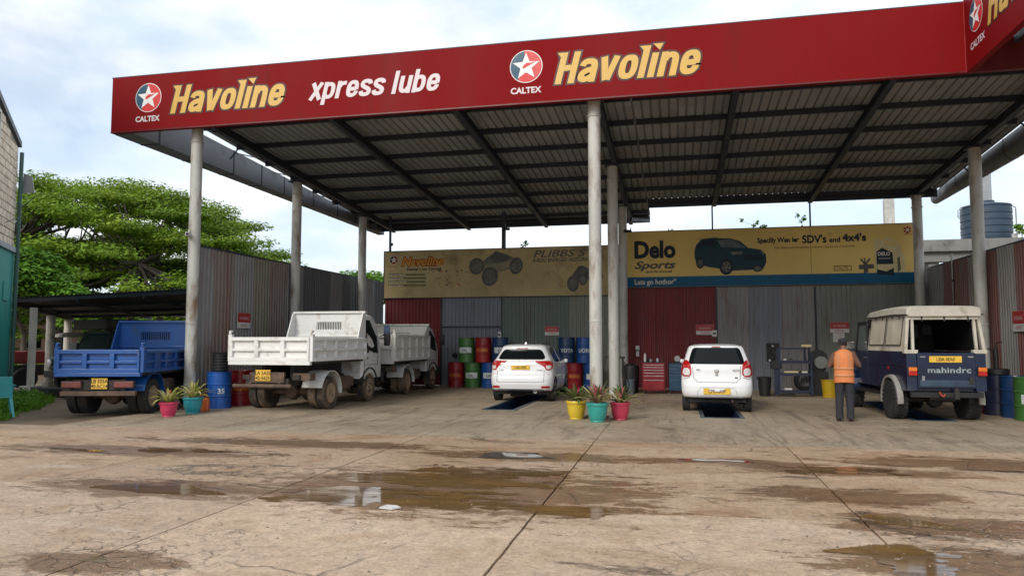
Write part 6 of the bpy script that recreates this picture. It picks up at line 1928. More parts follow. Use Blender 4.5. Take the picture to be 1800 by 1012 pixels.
    mb = MB(); mb.tube([(-.6, .78, .40), (.6, .78, .40)], .055, 10); mb.lathe([(.02, -.18), (.14, -.12), (.17, 0), (.14, .12), (.02, .18)], 14, (.05, .76, .40), 'y'); mb.build('rear_axle', M_chassis, r, smooth=40)
    MB().box(-.2, .3, .3, .6, .40, .52).build('fuel_tank', M_black, r, bevel=.03)
    for s in (-1, 1):
        wheel(r, s * .70, .78, .385, .26, M_chassis, M_tyre, s, 'disc', True, rr=.55)
        wheel(r, s * .68, 3.62, .385, .26, M_chassis, M_tyre, s, 'disc', True, rr=.55)
    return r
jeep()

# ------------------------------------------------------------------ the man in the orange vest
def skin_mesh(verts, edges, radii, root=0, sub=2):
    me = bpy.data.meshes.new('s'); me.from_pydata(verts, edges, [])
    o = bpy.data.objects.new('s', me); COL.objects.link(o)
    md = o.modifiers.new('skin', 'SKIN'); md.use_smooth_shade = True
    sk = me.skin_vertices[0].data
    for i, r in enumerate(radii):
        sk[i].radius = r if isinstance(r, tuple) else (r, r)
        sk[i].use_root = (i == root)
    sb = o.modifiers.new('sub', 'SUBSURF'); sb.levels = sub; sb.render_levels = sub
    bpy.context.view_layer.update()
    dg = bpy.context.evaluated_depsgraph_get()
    out = bpy.data.meshes.new_from_object(o.evaluated_get(dg))
    bpy.data.objects.remove(o)
    return out

def person():
    M_skin = PM('skin_brown', (.20, .10, .06), .55, var=.12, scale=8)
    M_shirt = PM('shirt_brown', (.15, .075, .05), .85, var=.2, scale=6, bump=.2)
    M_trs = PM('trousers_dark', (.024, .024, .031), .9, var=.25, scale=6, bump=.25)
    M_vest = PM('vest_orange', (.62, .20, .065), .75, var=.12, scale=5, dirt=(.45, .13, .04), damt=.2, bump=.15)
    M_band = PM('vest_band', (.50, .22, .10), .5, var=.12)
    M_hair = PM('hair_grey', (.018, .016, .015), .8, var=.4, scale=40)
    M_cap = PM('cap_grey', (.022, .022, .028), .9, var=.25, scale=20)
    M_sandal = PM('sandal', (.05, .025, .018), .7, var=.2)
    r = thing('person', 'man in an orange reflective vest and dark cap standing beside the jeep, back turned', 'person', (3.28, 16.12, 0), math.radians(-8), None, (.90, .97, 1.0))
    V = []; E_ = []; Rr = []
    def add(p, rad, par=None):
        V.append(p); Rr.append(rad)
        if par is not None: E_.append((par, len(V) - 1))
        return len(V) - 1
    pel = add((0, 0, .90), (.145, .11))
    sp = add((0, .0, 1.08), (.145, .11), pel)
    chst = add((0, -.015, 1.26), (.165, .115), sp)
    nb = add((0, -.01, 1.395), (.075, .07), chst)
    nk = add((0, .015, 1.45), (.056, .058), nb)
    hd = add((0, .03, 1.525), (.074, .088), nk)
    hm = add((0, .035, 1.58), (.077, .094), hd)
    tp = add((0, .03, 1.635), (.058, .070), hm)
    for s in (-1, 1):
        hip = add((s * .09, 0, .84), (.098, .10), pel)
        kn = add((s * .105, .012, .47), .064, hip)
        cf = add((s * .108, -.012, .32), .062, kn)
        an = add((s * .11, -.01, .085), .043, cf)
        ft = add((s * .125, .075, .04), (.043, .034), an)
        add((s * .135, .16, .03), (.04, .022), ft)
        sh = add((s * .175, -.01, 1.345), .066, chst)
        if s < 0: el, wr, pa = (-.285, .015, 1.12), (-.19, .25, 1.10), (-.155, .315, 1.105)
        else: el, wr, pa = (.315, .03, 1.13), (.30, .27, 1.14), (.285, .34, 1.145)
        ua = add(tuple((Vector(V[sh]) * .5 + Vector(el) * .5)), .055, sh)
        e = add(el, .046, ua)
        fa = add(tuple(Vector(el) * .55 + Vector(wr) * .45), .043, e)
        w_ = add(wr, .029, fa)
        add(pa, (.040, .022), w_)
    me = skin_mesh(V, E_, Rr, pel)
    me.materials.clear()
    for m_ in (M_skin, M_shirt, M_trs): me.materials.append(m_)
    for p in me.polygons:
        c = p.center
        k = 0
        if c.z < .86 and c.z > .10: k = 2
        elif .86 <= c.z < 1.42: k = 1
        if k == 1 and math.hypot(abs(c.x) - .22, c.y - .28) < .10 and c.y > .235: k = 0
        p.material_index = k
    body = bpy.data.objects.new('body', me); link(body, r)
    # hands: a palm with four unequal bent fingers and a thumb, part of the arms' continuation
    for s, pa, dirv, side_v in ((-1, Vector((-.155, .315, 1.105)), Vector((.45, .85, .1)).normalized(), Vector((.7, -.35, -.6)).normalized()),
                                (1, Vector((.285, .34, 1.145)), Vector((-.2, .95, .05)).normalized(), Vector((-.55, -.1, -.8)).normalized())):
        acr = side_v; nrm = dirv.cross(acr).normalized()
        hv, he, hr = [tuple(pa - dirv * .03)], [], [(.034, .018)]
        hv.append(tuple(pa + dirv * .025)); he.append((0, 1)); hr.append((.036, .016))
        me2 = skin_mesh(hv, he, hr, 0, 1)
        hand_bm = bmesh.new(); hand_bm.from_mesh(me2)
        for k, (off, ln) in enumerate(((-.027, .062), (-.009, .072), (.009, .068), (.026, .052))):
            b0 = pa + dirv * .035 + acr * off
            pts = [tuple(b0 - dirv * .012), tuple(b0 + dirv * ln * .45), tuple(b0 + dirv * ln * .75 + nrm * ln * .22 * s), tuple(b0 + dirv * ln * .85 + nrm * ln * .48 * s)]
            m3 = skin_mesh(pts, [(0, 1), (1, 2), (2, 3)], [.0088, .0086, .008, .0068], 0, 1); hand_bm.from_mesh(m3)
        b0 = pa - acr * .03
        pts = [tuple(b0), tuple(b0 - acr * .022 + dirv * .028), tuple(b0 - acr * .02 + dirv * .055 + nrm * .012 * s)]
        m3 = skin_mesh(pts, [(0, 1), (1, 2)], [.012, .0105, .0085], 0, 1); hand_bm.from_mesh(m3)
        mh = bpy.data.meshes.new('hand'); hand_bm.to_mesh(mh); hand_bm.free(); mh.materials.clear(); mh.materials.append(M_skin)
        mh.polygons.foreach_set('use_smooth', [True] * len(mh.polygons))
        link(bpy.data.objects.new('hand', mh), r)
    # face on the far side of the head, ears
    mb = MB(); mb.ring_loft([[(-.016, .118, 1.535), (.016, .118, 1.535), (.010, .116, 1.575), (-.010, .116, 1.575)], [(-.013, .145, 1.54), (.013, .145, 1.54), (.003, .120, 1.575), (-.003, .120, 1.575)]]); mb.build('nose', M_skin, r, smooth=60, fix=True)
    for s in (-1, 1):
        mb = MB(); mb.lathe([(.001, -.006), (.020, -.005), (.024, 0), (.018, .008), (.001, .004)], 12, (0, 0, 0), 'x'); e = mb.build('ear', M_skin, r, smooth=50, fix=True); e.location = (s * .082, .028, 1.557); e.scale = (1, .8, 1.35)
        mb = MB(); mb.lathe([(.001, 0), (.012, .004), (.001, .009)], 10, (s * .03, .108, 1.575), 'y'); mb.build('eye', M_box_white, r)
        mb = MB(); mb.box(s * .03 - .018, s * .03 + .018, .114, .122, 1.592, 1.598); mb.build('eyebrow', M_hair, r)
    mb = MB(); mb.box(-.024, .024, .108, .118, 1.505, 1.513); mb.build('mouth', PM('lip', (.16, .06, .045), .5), r)
    # hair below the cap
    rings = []
    for z, sx, sy in ((1.508, .066, .062), (1.53, .080, .084), (1.56, .084, .096), (1.60, .083, .097)):
        rings.append([(sx * math.cos(t), .03 + sy * math.sin(t), z) for t in np.linspace(PI * .96, PI * 2.04, 16)])
    mb = MB(); mb.ring_loft(rings, False, False); mb.build('hair', M_hair, r, smooth=60)
    # flat cap
    rings = []
    for z, sx, sy, yo in ((1.583, .090, .107, .03), (1.605, .096, .114, .03), (1.632, .097, .115, .028), (1.655, .085, .10, .03), (1.668, .055, .066, .03), (1.671, .01, .012, .03)):
        rings.append([(sx * math.cos(t) * (1 + .02 * math.sin(3 * t)), yo + sy * math.sin(t), z) for t in [2 * PI * k / 22 for k in range(22)]])
    cp = MB(); cp.ring_loft(rings); cap = cp.build('cap', M_cap, r, smooth=50, fix=True)
    mb = MB(); bv = [(.085 * math.cos(t), .06 + .15 * math.sin(t), 1.60 - .02 * math.sin(t)) for t in np.linspace(.1, PI - .1, 12)]
    mb.add(bv + [(p[0], p[1], p[2] - .012) for p in bv], [tuple(range(12)), tuple(reversed(range(12, 24)))] + [(k, k + 1, 13 + k, 12 + k) for k in range(11)]); mb.build('cap_peak', M_cap, cap, fix=True)
    # vest: a loose sleeveless shell with armholes
    def vring(z):
        t = [.775, .80, .92, 1.05, 1.18, 1.28, 1.35, 1.39, 1.42, 1.44]
        rx = float(np.interp(z, t, [.205, .207, .200, .198, .205, .205, .198, .160, .105, .075])); ry = float(np.interp(z, t, [.150, .152, .146, .142, .150, .148, .130, .108, .086, .07]))
        yo = -.008
        out = []
        for k in range(40):
            a = 2 * PI * k / 40
            c, s_ = math.cos(a), math.sin(a)
            fold = 1 + .022 * math.sin(a * 5 + z * 9) * max(0, 1.25 - z) + .012 * mnoise.noise(Vector((c * 4, s_ * 4, z * 9)))
            out.append((rx * math.copysign(abs(c) ** .85, c) * fold, yo + ry * math.copysign(abs(s_) ** .9, s_) * fold, z + (.008 * math.sin(a * 3) if z < .8 else 0)))
        return out
    zs = [.775, .80, .85, .90, .95, 1.0, 1.05, 1.10, 1.15, 1.20, 1.24, 1.28, 1.32, 1.35, 1.375, 1.40, 1.42, 1.44]
    mb = MB(); mb.ring_loft([vring(z) for z in zs], True, False); vest = mb.build('vest', M_vest, r, smooth=70)
    so = vest.modifiers.new('thick', 'SOLIDIFY'); so.thickness = .006; so.offset = 1
    def band(z0, z1, nm='reflective_band', off=1.012):
        mb = MB(); mb.ring_loft([[(p[0] * off, (p[1] + .008) * off - .008 , p[2]) for p in vring(z)] for z in (z0, (z0 + z1) / 2, z1)], True, False); b_ = mb.build(nm, M_band, vest, smooth=70)
        s_ = b_.modifiers.new('t', 'SOLIDIFY'); s_.thickness = .004; s_.offset = 1
    band(.895, .945, off=1.045); band(1.035, 1.085, off=1.045)
    for s in (-1, 1):
        for back in (-1, 1):
            mb = MB(); pts = []
            for z in (1.088, 1.15, 1.2, 1.25, 1.30, 1.34, 1.37, 1.395):
                rr_ = vring(z); ry = max(abs(p[1] + .008) for p in rr_); rx = max(abs(p[0]) for p in rr_)
                xc = min(.115, rx * .8)
                row = []
                for dx in (-.026, .026):
                    x = xc + dx; q = min(.99, x / rx); y = back * ry * (1 - q ** 2.2) ** .45 * 1.06
                    row.append((s * x, y - .008 + back * .005, z))
                pts.append(row)
            vs = [p for row in pts for p in row]
            mb.add(vs, [(2 * i, 2 * i + 1, 2 * i + 3, 2 * i + 2) for i in range(len(pts) - 1)]); mb.build('shoulder_band', M_band, vest)
    # sleeves as loose tubes over the upper arms
    for s, el, wr in ((-1, (-.285, .015, 1.12), (-.19, .25, 1.10)), (1, (.315, .03, 1.13), (.30, .27, 1.14))):
        sh = Vector((s * .165, -.01, 1.35)); el = Vector(el); wr = Vector(wr)
        mb = MB(); mb.tube([sh, sh.lerp(el, .35), sh.lerp(el, .75), el, el.lerp(wr, .35), el.lerp(wr, .72)], [.085, .074, .064, .058, .054, .046], 12); mb.build('sleeve', M_shirt, r, smooth=60)
    # trousers
    for s in (-1, 1):
        mb = MB(); rings = []
        for z, rx, ry, xo, yo in ((.86, .112, .128, .082, 0), (.78, .108, .122, .088, 0), (.65, .098, .108, .098, .005), (.50, .088, .094, .106, .008), (.38, .084, .088, .109, -.002), (.25, .080, .084, .110, -.006), (.14, .078, .082, .111, -.004), (.085, .082, .09, .112, .0), (.06, .083, .092, .112, .002)):
            ring = []
            for k in range(20):
                a = 2 * PI * k / 20
                f = 1 + .06 * mnoise.noise(Vector((math.cos(a) * 2 + s * 5, math.sin(a) * 2, z * 7))) + .035 * math.sin(z * 40 + a) * (1 if z < .5 else .4)
                ring.append((s * xo + rx * f * math.cos(a), yo + ry * f * math.sin(a), z))
            rings.append(ring)
        mb.ring_loft(rings, True, False); mb.build('trouser_leg', M_trs, r, smooth=60)
        so_ = MB(); pts = [(s * .125 + dx, y) for dx, y in ((-.045, -.075), (.045, -.075), (.052, .05), (.048, .17), (0, .2), (-.046, .17), (-.05, .05))]
        so_.prism(pts, (0, 0, 0), (1, 0, 0), (0, 1, 0), (0, 0, 1), .022); sd = so_.build('sandal', M_sandal, r, fix=True)
        mb = MB(); mb.tube([(s * .125 - .05, .10, .02), (s * .125 - .03, .105, .062), (s * .125 + .03, .105, .062), (s * .125 + .05, .10, .02)], .009, 6); mb.tube([(s * .118 - .045, -.03, .02), (s * .118, -.075, .06), (s * .118 + .045, -.03, .02)], .008, 6); mb.build('sandal_strap', M_sandal, sd)
person()

# ------------------------------------------------------------------ potted bromeliads
def leaf_mat(name, c, c2):
    return PM(name, c, .42, var=.3, scale=14, stretch=(1, 1, .6), dirt=c2, damt=.45, dscale=9, trans=.25)
LM = dict(yellowgreen=leaf_mat('leaf_yellowgreen', (.30, .33, .05), (.52, .48, .16)), green=leaf_mat('leaf_green', (.07, .13, .03), (.20, .24, .06)),
          variegated=leaf_mat('leaf_variegated', (.30, .16, .11), (.42, .38, .24)), pinkgreen=leaf_mat('leaf_pinkgreen', (.12, .15, .05), (.34, .27, .14)),
          red=leaf_mat('leaf_red', (.42, .03, .08), (.55, .12, .16)), pink=leaf_mat('leaf_pink', (.50, .10, .14), (.60, .28, .25)), orange=leaf_mat('leaf_orange', (.60, .14, .02), (.55, .30, .05)), cream=leaf_mat('leaf_cream', (.55, .52, .20), (.70, .64, .40)))
M_earth = PM('pot_soil', (.03, .02, .014), .95, var=.4, scale=30)
def leaf_mesh(L0, w, lift, droop, mat):
    mb = MB(); n = 8; vs = []
    p = Vector((.02, 0, .0)); a = lift
    for i in range(n + 1):
        t = i / n
        ww = w * 1.3 * (.55 + .45 * min(1, t * 3)) * (1 - max(0, (t - .45) / .55) ** 1.6)
        side = Vector((0, 1, 0)); up = Vector((-math.sin(a), 0, math.cos(a)))
        vs += [tuple(p - side * ww + up * ww * .35), tuple(p), tuple(p + side * ww + up * ww * .35)]
        p = p + Vector((math.cos(a), 0, math.sin(a))) * (L0 / n)
        a -= droop / n * (.4 + 1.4 * t)
    fs = []
    for i in range(n):
        b_ = i * 3
        fs += [(b_, b_ + 1, b_ + 4, b_ + 3), (b_ + 1, b_ + 2, b_ + 5, b_ + 4)]
    mb.add(vs, fs)
    return mb.mesh('leaf', mat, 80)
def potted(loc, potc, label, outer, centre, R=.2, Hp=.34, spread=.62, seed=0, n=22, rz=0.0, inner_n=7, centre_len=.26):
    rd = random.Random(seed)
    r = thing('potted_bromeliad', label, 'potted plant', loc, rz, 'painted pots with bromeliads')
    pm = PM('pot_%d' % seed, potc, .35, var=.1, scale=5, dirt=tuple(c * .6 + .05 for c in potc), damt=.2, coat=.3)
    prof = [(R * .66, 0), (R * .70, .012), (R * .68, .03), (R * .74, .05), (R * .90, Hp * .45), (R * .96, Hp * .78), (R * .97, Hp * .84), (R * 1.06, Hp * .86), (R * 1.08, Hp * .96), (R * 1.04, Hp), (R * .95, Hp), (R * .92, Hp * .9), (.001, Hp * .9)]
    MB().lathe(prof, 30).build('pot', pm, r, smooth=35)
    MB().lathe([(R * .91, Hp * .905), (R * .5, Hp * .93), (.001, Hp * .94)], 20).build('soil', M_earth, r)
    for k in range(n):
        tier = k / n
        mat = LM[rd.choice(outer)]
        L0 = spread * rd.uniform(.75, 1.1) * (.95 - .25 * tier)
        lift = math.radians(28 + 48 * tier + rd.uniform(-8, 8)); droop = math.radians(rd.uniform(60, 105) * (1 - .5 * tier))
        me = leaf_mesh(L0, .024 * rd.uniform(.8, 1.25), lift, droop, mat)
        inst('leaf', me, r, (0, 0, Hp * .92), (rd.uniform(-.12, .12), 0, k * 2.399 + rd.uniform(-.25, .25)))
    for k in range(inner_n):
        me = leaf_mesh(centre_len * rd.uniform(.8, 1.15), .024, math.radians(rd.uniform(66, 86)), math.radians(14), LM[rd.choice(centre)])
        inst('bract', me, r, (0, 0, Hp * 1.0), (0, 0, k * 2.399))
    return r
potted((-10.66, 14.02, 0), (.50, .035, .10), 'pink pot of a yellow-green bromeliad with an orange heart', ['yellowgreen', 'cream'], ['orange'], .185, .31, .60, 1, 24, centre_len=.24)
potted((-10.62, 14.78, 0), (.02, .27, .33), 'turquoise pot of a tall yellow-green bromeliad beside the blue drum', ['yellowgreen', 'cream'], ['cream', 'yellowgreen'], .21, .36, .64, 2, 26, centre_len=.36)
potted((-2.06, 15.42, 0), (.60, .43, .03), 'yellow pot of a dark green bromeliad with a magenta heart', ['green', 'pinkgreen'], ['red'], .205, .38, .64, 3, 28)
potted((-1.58, 14.98, 0), (.03, .30, .26), 'teal pot of a striped pink bromeliad, in front of the centre column', ['variegated', 'pinkgreen', 'cream'], ['red', 'pink'], .215, .38, .70, 4, 30, centre_len=.42)
potted((-1.16, 15.45, 0), (.50, .04, .09), 'pink pot of a green bromeliad with a salmon heart, right of the centre column', ['pinkgreen', 'green', 'cream'], ['pink', 'variegated'], .20, .36, .64, 5, 28, centre_len=.32)

# ------------------------------------------------------------------ trees
def fol_mat(name, c, c2, trans=.35):
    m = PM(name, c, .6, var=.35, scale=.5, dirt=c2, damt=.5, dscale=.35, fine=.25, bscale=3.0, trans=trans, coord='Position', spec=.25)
    return m
M_fol = fol_mat('leaves_raintree', (.165, .275, .022), (.30, .385, .034))
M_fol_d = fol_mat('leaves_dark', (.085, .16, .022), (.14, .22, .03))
M_fol_b = fol_mat('leaves_bright', (.13, .28, .025), (.23, .38, .05))
M_bark = PM('bark', (.115, .095, .08), .9, var=.35, scale=2, stretch=(2, 2, .5), dirt=(.06, .055, .04), damt=.4, bump=.6, bscale=12)
def leaf_cloud(clumps, per, size, rg, flat_=.35):
    """many small leaf faces spread over flattened clumps; returns arrays"""
    Vs, n_tot = [], 0
    for (c, rx, ry, rz_, k) in clumps:
        n = int(per * k)
        u = rg.normal(size=(n, 3)); u /= np.linalg.norm(u, axis=1)[:, None]
        rad = rg.random(n) ** .45
        p = u * rad[:, None] * np.array([rx, ry, rz_])
        p[:, 2] = np.where(p[:, 2] < 0, p[:, 2] * .55, p[:, 2])
        p += np.array(c)
        nr = rg.normal(size=(n, 3)) * np.array([flat_, flat_, flat_]) + np.array([0, 0, 1.0]) + u * .5
        nr /= np.linalg.norm(nr, axis=1)[:, None]
        a = np.cross(nr, rg.normal(size=(n, 3))); a /= np.linalg.norm(a, axis=1)[:, None]
        b_ = np.cross(nr, a)
        s1 = size * rg.uniform(.6, 1.4, n)[:, None]; s2 = s1 * rg.uniform(.4, .75, n)[:, None]
        q = np.stack([p - a * s1, p - b_ * s2 + nr * s2 * .2, p + a * s1, p + b_ * s2 + nr * s2 * .2], axis=1)
        Vs.append(q.reshape(-1, 3))
    return np.concatenate(Vs)
def quads_obj(name, V, mats, parent, rg=None):
    n = len(V) // 4
    me = bpy.data.meshes.new(name)
    me.vertices.add(len(V)); me.vertices.foreach_set('co', V.astype(np.float32).ravel())
    me.loops.add(n * 4); me.loops.foreach_set('vertex_index', np.arange(n * 4, dtype=np.int32))
    me.polygons.add(n); me.polygons.foreach_set('loop_start', np.arange(0, n * 4, 4, dtype=np.int32))
    me.update(); me.validate()
    for m in mats: me.materials.append(m)
    o = bpy.data.objects.new(name, me)
    return link(o, parent)
def branches(base, height, spread, rg, levels=4, r0=.6, first=.28, tilt=.7):
    """returns tubes and tips of a forking tree (local coordinates)"""
    tubes, tips, mids = [], [], []
    def grow(p, d, L0, r, lv):
        pts = [p]; q = Vector(p); dd = Vector(d)
        n = 4
        for i in range(n):
            dd = (dd + Vector(rg.normal(size=3) * .10)).normalized()
            q = q + dd * (L0 / n); pts.append(q.copy())
        tubes.append((pts, [r * (1 - .35 * i / n) for i in range(n + 1)]))
        if lv <= 1:
            tips.append(q.copy()); return
        if lv <= 2: mids.append(q.copy())
        k = 3 if lv == levels else (3 if rg.random() < .6 else 2)
        for j in range(k):
            az = 2 * PI * (j + rg.random() * .6) / k
            h = Vector((math.cos(az), math.sin(az), 0))
            nd = (dd * (1 - tilt * .55) + h * spread * (.7 + .5 * rg.random()) + Vector((0, 0, .16))).normalized()
            grow(q.copy(), nd, L0 * (.62 + .25 * rg.random()), r * .60, lv - 1)
    grow(Vector(base), Vector((0, 0, 1)), height * first, r0, levels)
    return tubes, tips, mids
def tree(name, label, cat, loc, height, crown_r, seed, fol, per=900, size=.16, levels=5, r0=.55, spread=.8, clump=(2.1, 2.1, .8), group='trees behind the workshop', extra=(), first=.24, trunkmat=None, limit=None):
    rg = np.random.default_rng(seed)
    r = thing(name, label, cat, loc, 0, group)
    tubes, tips, mids = branches((0, 0, -.1), height, spread, rg, levels, r0, first)
    mb = MB()
    for pts, rs in tubes: mb.tube(pts, rs, 7, True)
    # fit the tips inside the wanted crown dome
    P = np.array([tuple(t) for t in tips])
    sx = crown_r / max(1e-3, np.percentile(np.hypot(P[:, 0], P[:, 1]), 92)); sz = (height - clump[2] * .8) / P[:, 2].max()
    def fit(p): return (p[0] * sx, p[1] * sx, p[2] * sz)
    tr = MB()
    for pts, rs in tubes: tr.tube([fit(p) for p in pts], rs, 7, True)
    tr.build('trunk', trunkmat or M_bark, r, smooth=60)
    cl = []
    for t in list(tips) + list(mids) * (1 if extra else 0):
        c = fit(t); k = rg.uniform(.6, 1.25)
        cl.append((c, clump[0] * k, clump[1] * k, clump[2] * rg.uniform(.8, 1.25), k))
    cl += list(extra)
    V = leaf_cloud(cl, per, size, rg)
    cr = quads_obj('crown', V, [fol], r); cr['kind'] = 'stuff'
    return r

def dome_tree(label, loc, H, R, seed, fol, base_h, n_cl, per, size, clump, trunk_pts, group='trees behind the workshop', gap=.25, thick=.35, name='rain_tree'):
    """umbrella shaped crown made of flat leafy shelves, carried by long limbs"""
    rg = np.random.default_rng(seed)
    r = thing(name, label, 'tree', loc, 0, group)
    cl = []; ends = []
    for k in range(n_cl):
        rr = R * math.sqrt((k + .5) / n_cl) * rg.uniform(.93, 1.05); az = k * 2.39996 + rg.uniform(-.25, .25)
        dome = base_h + (H - base_h) * max(0.0, 1 - (rr / R) ** 2.1) ** .62
        low = rg.random()
        z = dome - (H - base_h) * thick * (low ** 1.6) - clump[2] * .6
        c = (rr * math.cos(az), rr * math.sin(az), z)
        if rg.random() < gap and low > .5: continue
        s = rg.uniform(.7, 1.3)
        cl.append((c, clump[0] * s, clump[1] * s, clump[2] * rg.uniform(.7, 1.3), s)); ends.append(c)
    mb = MB()
    T = [Vector(p) for p in trunk_pts]
    mb.tube(T, [.75, .62, .55][:len(T)] + [.5] * max(0, len(T) - 3), 10)
    fork = T[-1]
    main = []
    for j in range(7):
        az = 2 * PI * j / 7 + rg.uniform(-.25, .25); rr = R * rg.uniform(.42, .6)
        e = Vector((fork.x + rr * math.cos(az), fork.y + rr * math.sin(az), base_h + (H - base_h) * rg.uniform(.30, .55)))
        mid = fork.lerp(e, .5) + Vector((0, 0, -.08 * rr + rg.uniform(0, .6)))
        p1 = fork.lerp(mid, .5) + Vector(rg.normal(size=3) * .2)
        mb.tube([fork, p1, mid, mid.lerp(e, .5) + Vector(rg.normal(size=3) * .25), e], [.40, .34, .28, .22, .16], 8); main += [mid, e]
    for c in ends:
        c = Vector(c)
        s_ = min(main, key=lambda m_: (m_ - c).length)
        m_ = s_.lerp(c, .55) + Vector((rg.normal() * .3, rg.normal() * .3, -.25))
        mb.tube([s_, m_, c], [.12, .08, .03], 6)
    mb.build('trunk', M_bark, r, smooth=60)
    V = leaf_cloud(cl, per, size, rg)
    cr = quads_obj('crown', V, [fol], r); cr['kind'] = 'stuff'
    return r
dome_tree('huge spreading rain tree with an umbrella crown behind the carport', (-38.6, 43.5, 0), 12.7, 15.0, 5, M_fol, 2.6, 470, 640, .115, (1.85, 1.85, .62), [(0, 0, -.2), (.2, .1, 1.4), (.1, 0, 2.6)], gap=.35, thick=.85)
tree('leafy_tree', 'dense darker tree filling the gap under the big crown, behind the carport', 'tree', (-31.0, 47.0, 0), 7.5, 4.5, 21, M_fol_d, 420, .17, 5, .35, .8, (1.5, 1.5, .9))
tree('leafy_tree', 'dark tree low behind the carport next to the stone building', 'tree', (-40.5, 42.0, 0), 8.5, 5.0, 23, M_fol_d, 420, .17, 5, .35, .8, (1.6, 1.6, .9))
tree('leafy_tree', 'bright green bushy tree right beside the stone building', 'tree', (-27.8, 27.0, 0), 5.6, 1.9, 25, M_fol_b, 420, .11, 5, .16, .8, (.8, .8, .6))
tree('leafy_tree', 'small bright tree under the carport roof line at far left', 'tree', (-25.0, 28.5, 0), 3.4, 2.0, 27, M_fol_b, 330, .11, 4, .12, .8, (.9, .9, .6))
tree('leafy_tree', 'green tree showing between the carport posts and the fence', 'tree', (-24.0, 36.0, 0), 4.6, 3.0, 29, M_fol, 380, .14, 4, .2, .8, (1.3, 1.3, .7))
tree('leafy_tree', 'small distant tree top between the left fence and the weathered banner', 'tree', (-20.6, 46.0, 0), 6.4, 2.6, 31, M_fol_b, 420, .16, 4, .2, .7, (1.2, 1.2, .7))
# creeper sprigs growing over the top of the back wall
def sprig(loc, h, label, seed):
    rg = np.random.default_rng(seed)
    r = thing('creeper_sprig', label, 'plant', loc, 0, 'creeper shoots above the banners')
    mb = MB(); pts = [(0, 0, -2.2), (.02, 0, 0), (.05 * rg.normal(), 0, h * .5), (.12 * rg.normal(), 0, h)]
    mb.tube(pts, [.012, .01, .008, .004], 5); mb.build('stem', M_bark, r)
    cl = [((p[0], p[1], p[2]), .09, .09, .12, 1) for p in (pts[1], pts[2], pts[3], (pts[2][0] + .1, 0, h * .75))]
    o = quads_obj('foliage', leaf_cloud(cl, 16, .05, rg, 1.0), [M_fol_b], r); o['kind'] = 'stuff'
sprig((2.55, 26.5, 5.42), .34, 'green creeper shoot above the pictured car on the gold banner', 3)
sprig((2.95, 26.5, 5.38), .16, 'tiny creeper shoot beside the taller one above the gold banner', 4)
sprig((4.22, 26.4, 5.42), .42, 'green creeper shoot beside the thin post above the gold banner slogan', 5)
sprig((-5.55, 26.5, 4.95), .25, 'small creeper shoot above the middle of the weathered banner', 6)
sprig((-.2, 26.5, 5.3), .2, 'small creeper shoot above the word on the gold banner', 7)

# ------------------------------------------------------------------ left building, carport and old vehicles
M_stone = PM('stone_cream', (.78, .67, .52), .85, var=.25, scale=3, dirt=(.50, .41, .32), damt=.35, bump=.4)
M_mortar = PM('mortar', (.42, .36, .29), .9, var=.2)
M_tealw = PM('wall_teal', (.02, .30, .26), .6, var=.12, scale=1.2, dirt=(.05, .2, .17), damt=.3)
M_grn = PM('pipe_green', (.05, .12, .10), .5, var=.2)
M_tin = PM('tin_sheet', (.32, .34, .37), .45, var=.15, metal=.3)
bl = thing('stone_building', 'tall building with cream stone above a teal painted ground floor at the left edge', 'building', (-19.1, 18.0, 0), 0)
D_ = Vector((.575, -.817, 0)).normalized()         # along the wall, towards the camera
Nw = Vector((.817, .575, 0)).normalized()          # outward, towards the yard
ang = math.atan2(D_.y, D_.x)
bl.rotation_euler = (0, 0, ang)                   # local +x = along the wall, local +y = outward
LEN = 9.0
def topz(x): return 7.42 + .265 * x
mb = MB(); mb.prism([(0, 4.35), (LEN, 4.35), (LEN, topz(LEN)), (0, topz(0))], (0, -.25, 0), (1, 0, 0), UZ, (0, 1, 0), .23); mb.build('upper_wall', M_mortar, bl, fix=True)
mb = MB(); mb.box(0, LEN, -.25, 0.03, 0, 4.2); mb.build('lower_wall', M_tealw, bl)
mb = MB(); mb.box(-.02, LEN, -.03, .10, 4.2, 4.35); mb.build('string_course', M_tin, bl)
MB().box(0, .22, -7, -.25, 0, 7.4).build('side_wall', M_mortar, bl)
rd = random.Random(4)
stone_me = []
for k in range(6):
    w_, h_ = .40, .215
    m = MB(); pts = [(rd.uniform(0, .015), rd.uniform(0, .015)), (w_ - rd.uniform(0, .015), rd.uniform(0, .015)), (w_ - rd.uniform(0, .015), h_ - rd.uniform(0, .015)), (rd.uniform(0, .015), h_ - rd.uniform(0, .015))]
    m.prism(pts, (0, 0, 0), (1, 0, 0), UZ, (0, 1, 0), .03 + rd.uniform(-.008, .008)); stone_me.append(m.mesh('stone', M_stone))
row = 0; z = 4.37; cnt = 0
while z < 9.3:
    x = .012 - (.2 if row % 2 else 0)
    while x < 5.2:
        xx = max(x, 0.01)
        wn_ = (.395 - (xx - x)) / .40
        inwin = (2.35 < xx + .4 and xx < 3.35 and 6.3 < z + .2 and z < 7.75)
        if z + .22 < topz(xx) and not inwin and cnt < 300:
            inst('stone', stone_me[rd.randrange(6)], bl, (xx, -.021, z), (0, 0, 0), (wn_, 1, 1)); cnt += 1
        x += .412
    z += .232; row += 1
MB().box(2.36, 3.34, -.03, .0, 6.3, 7.75).build('window', M_glass, bl)
mb = MB(); mb.box(2.28, 2.36, -.03, .05, 6.22, 7.83); mb.box(3.34, 3.42, -.03, .05, 6.22, 7.83); mb.box(2.36, 3.34, -.03, .05, 6.22, 6.3); mb.box(2.36, 3.34, -.03, .05, 7.75, 7.83); mb.box(2.83, 2.87, .001, .03, 6.3, 7.75); mb.build('window_frame', M_sign_white, bl)
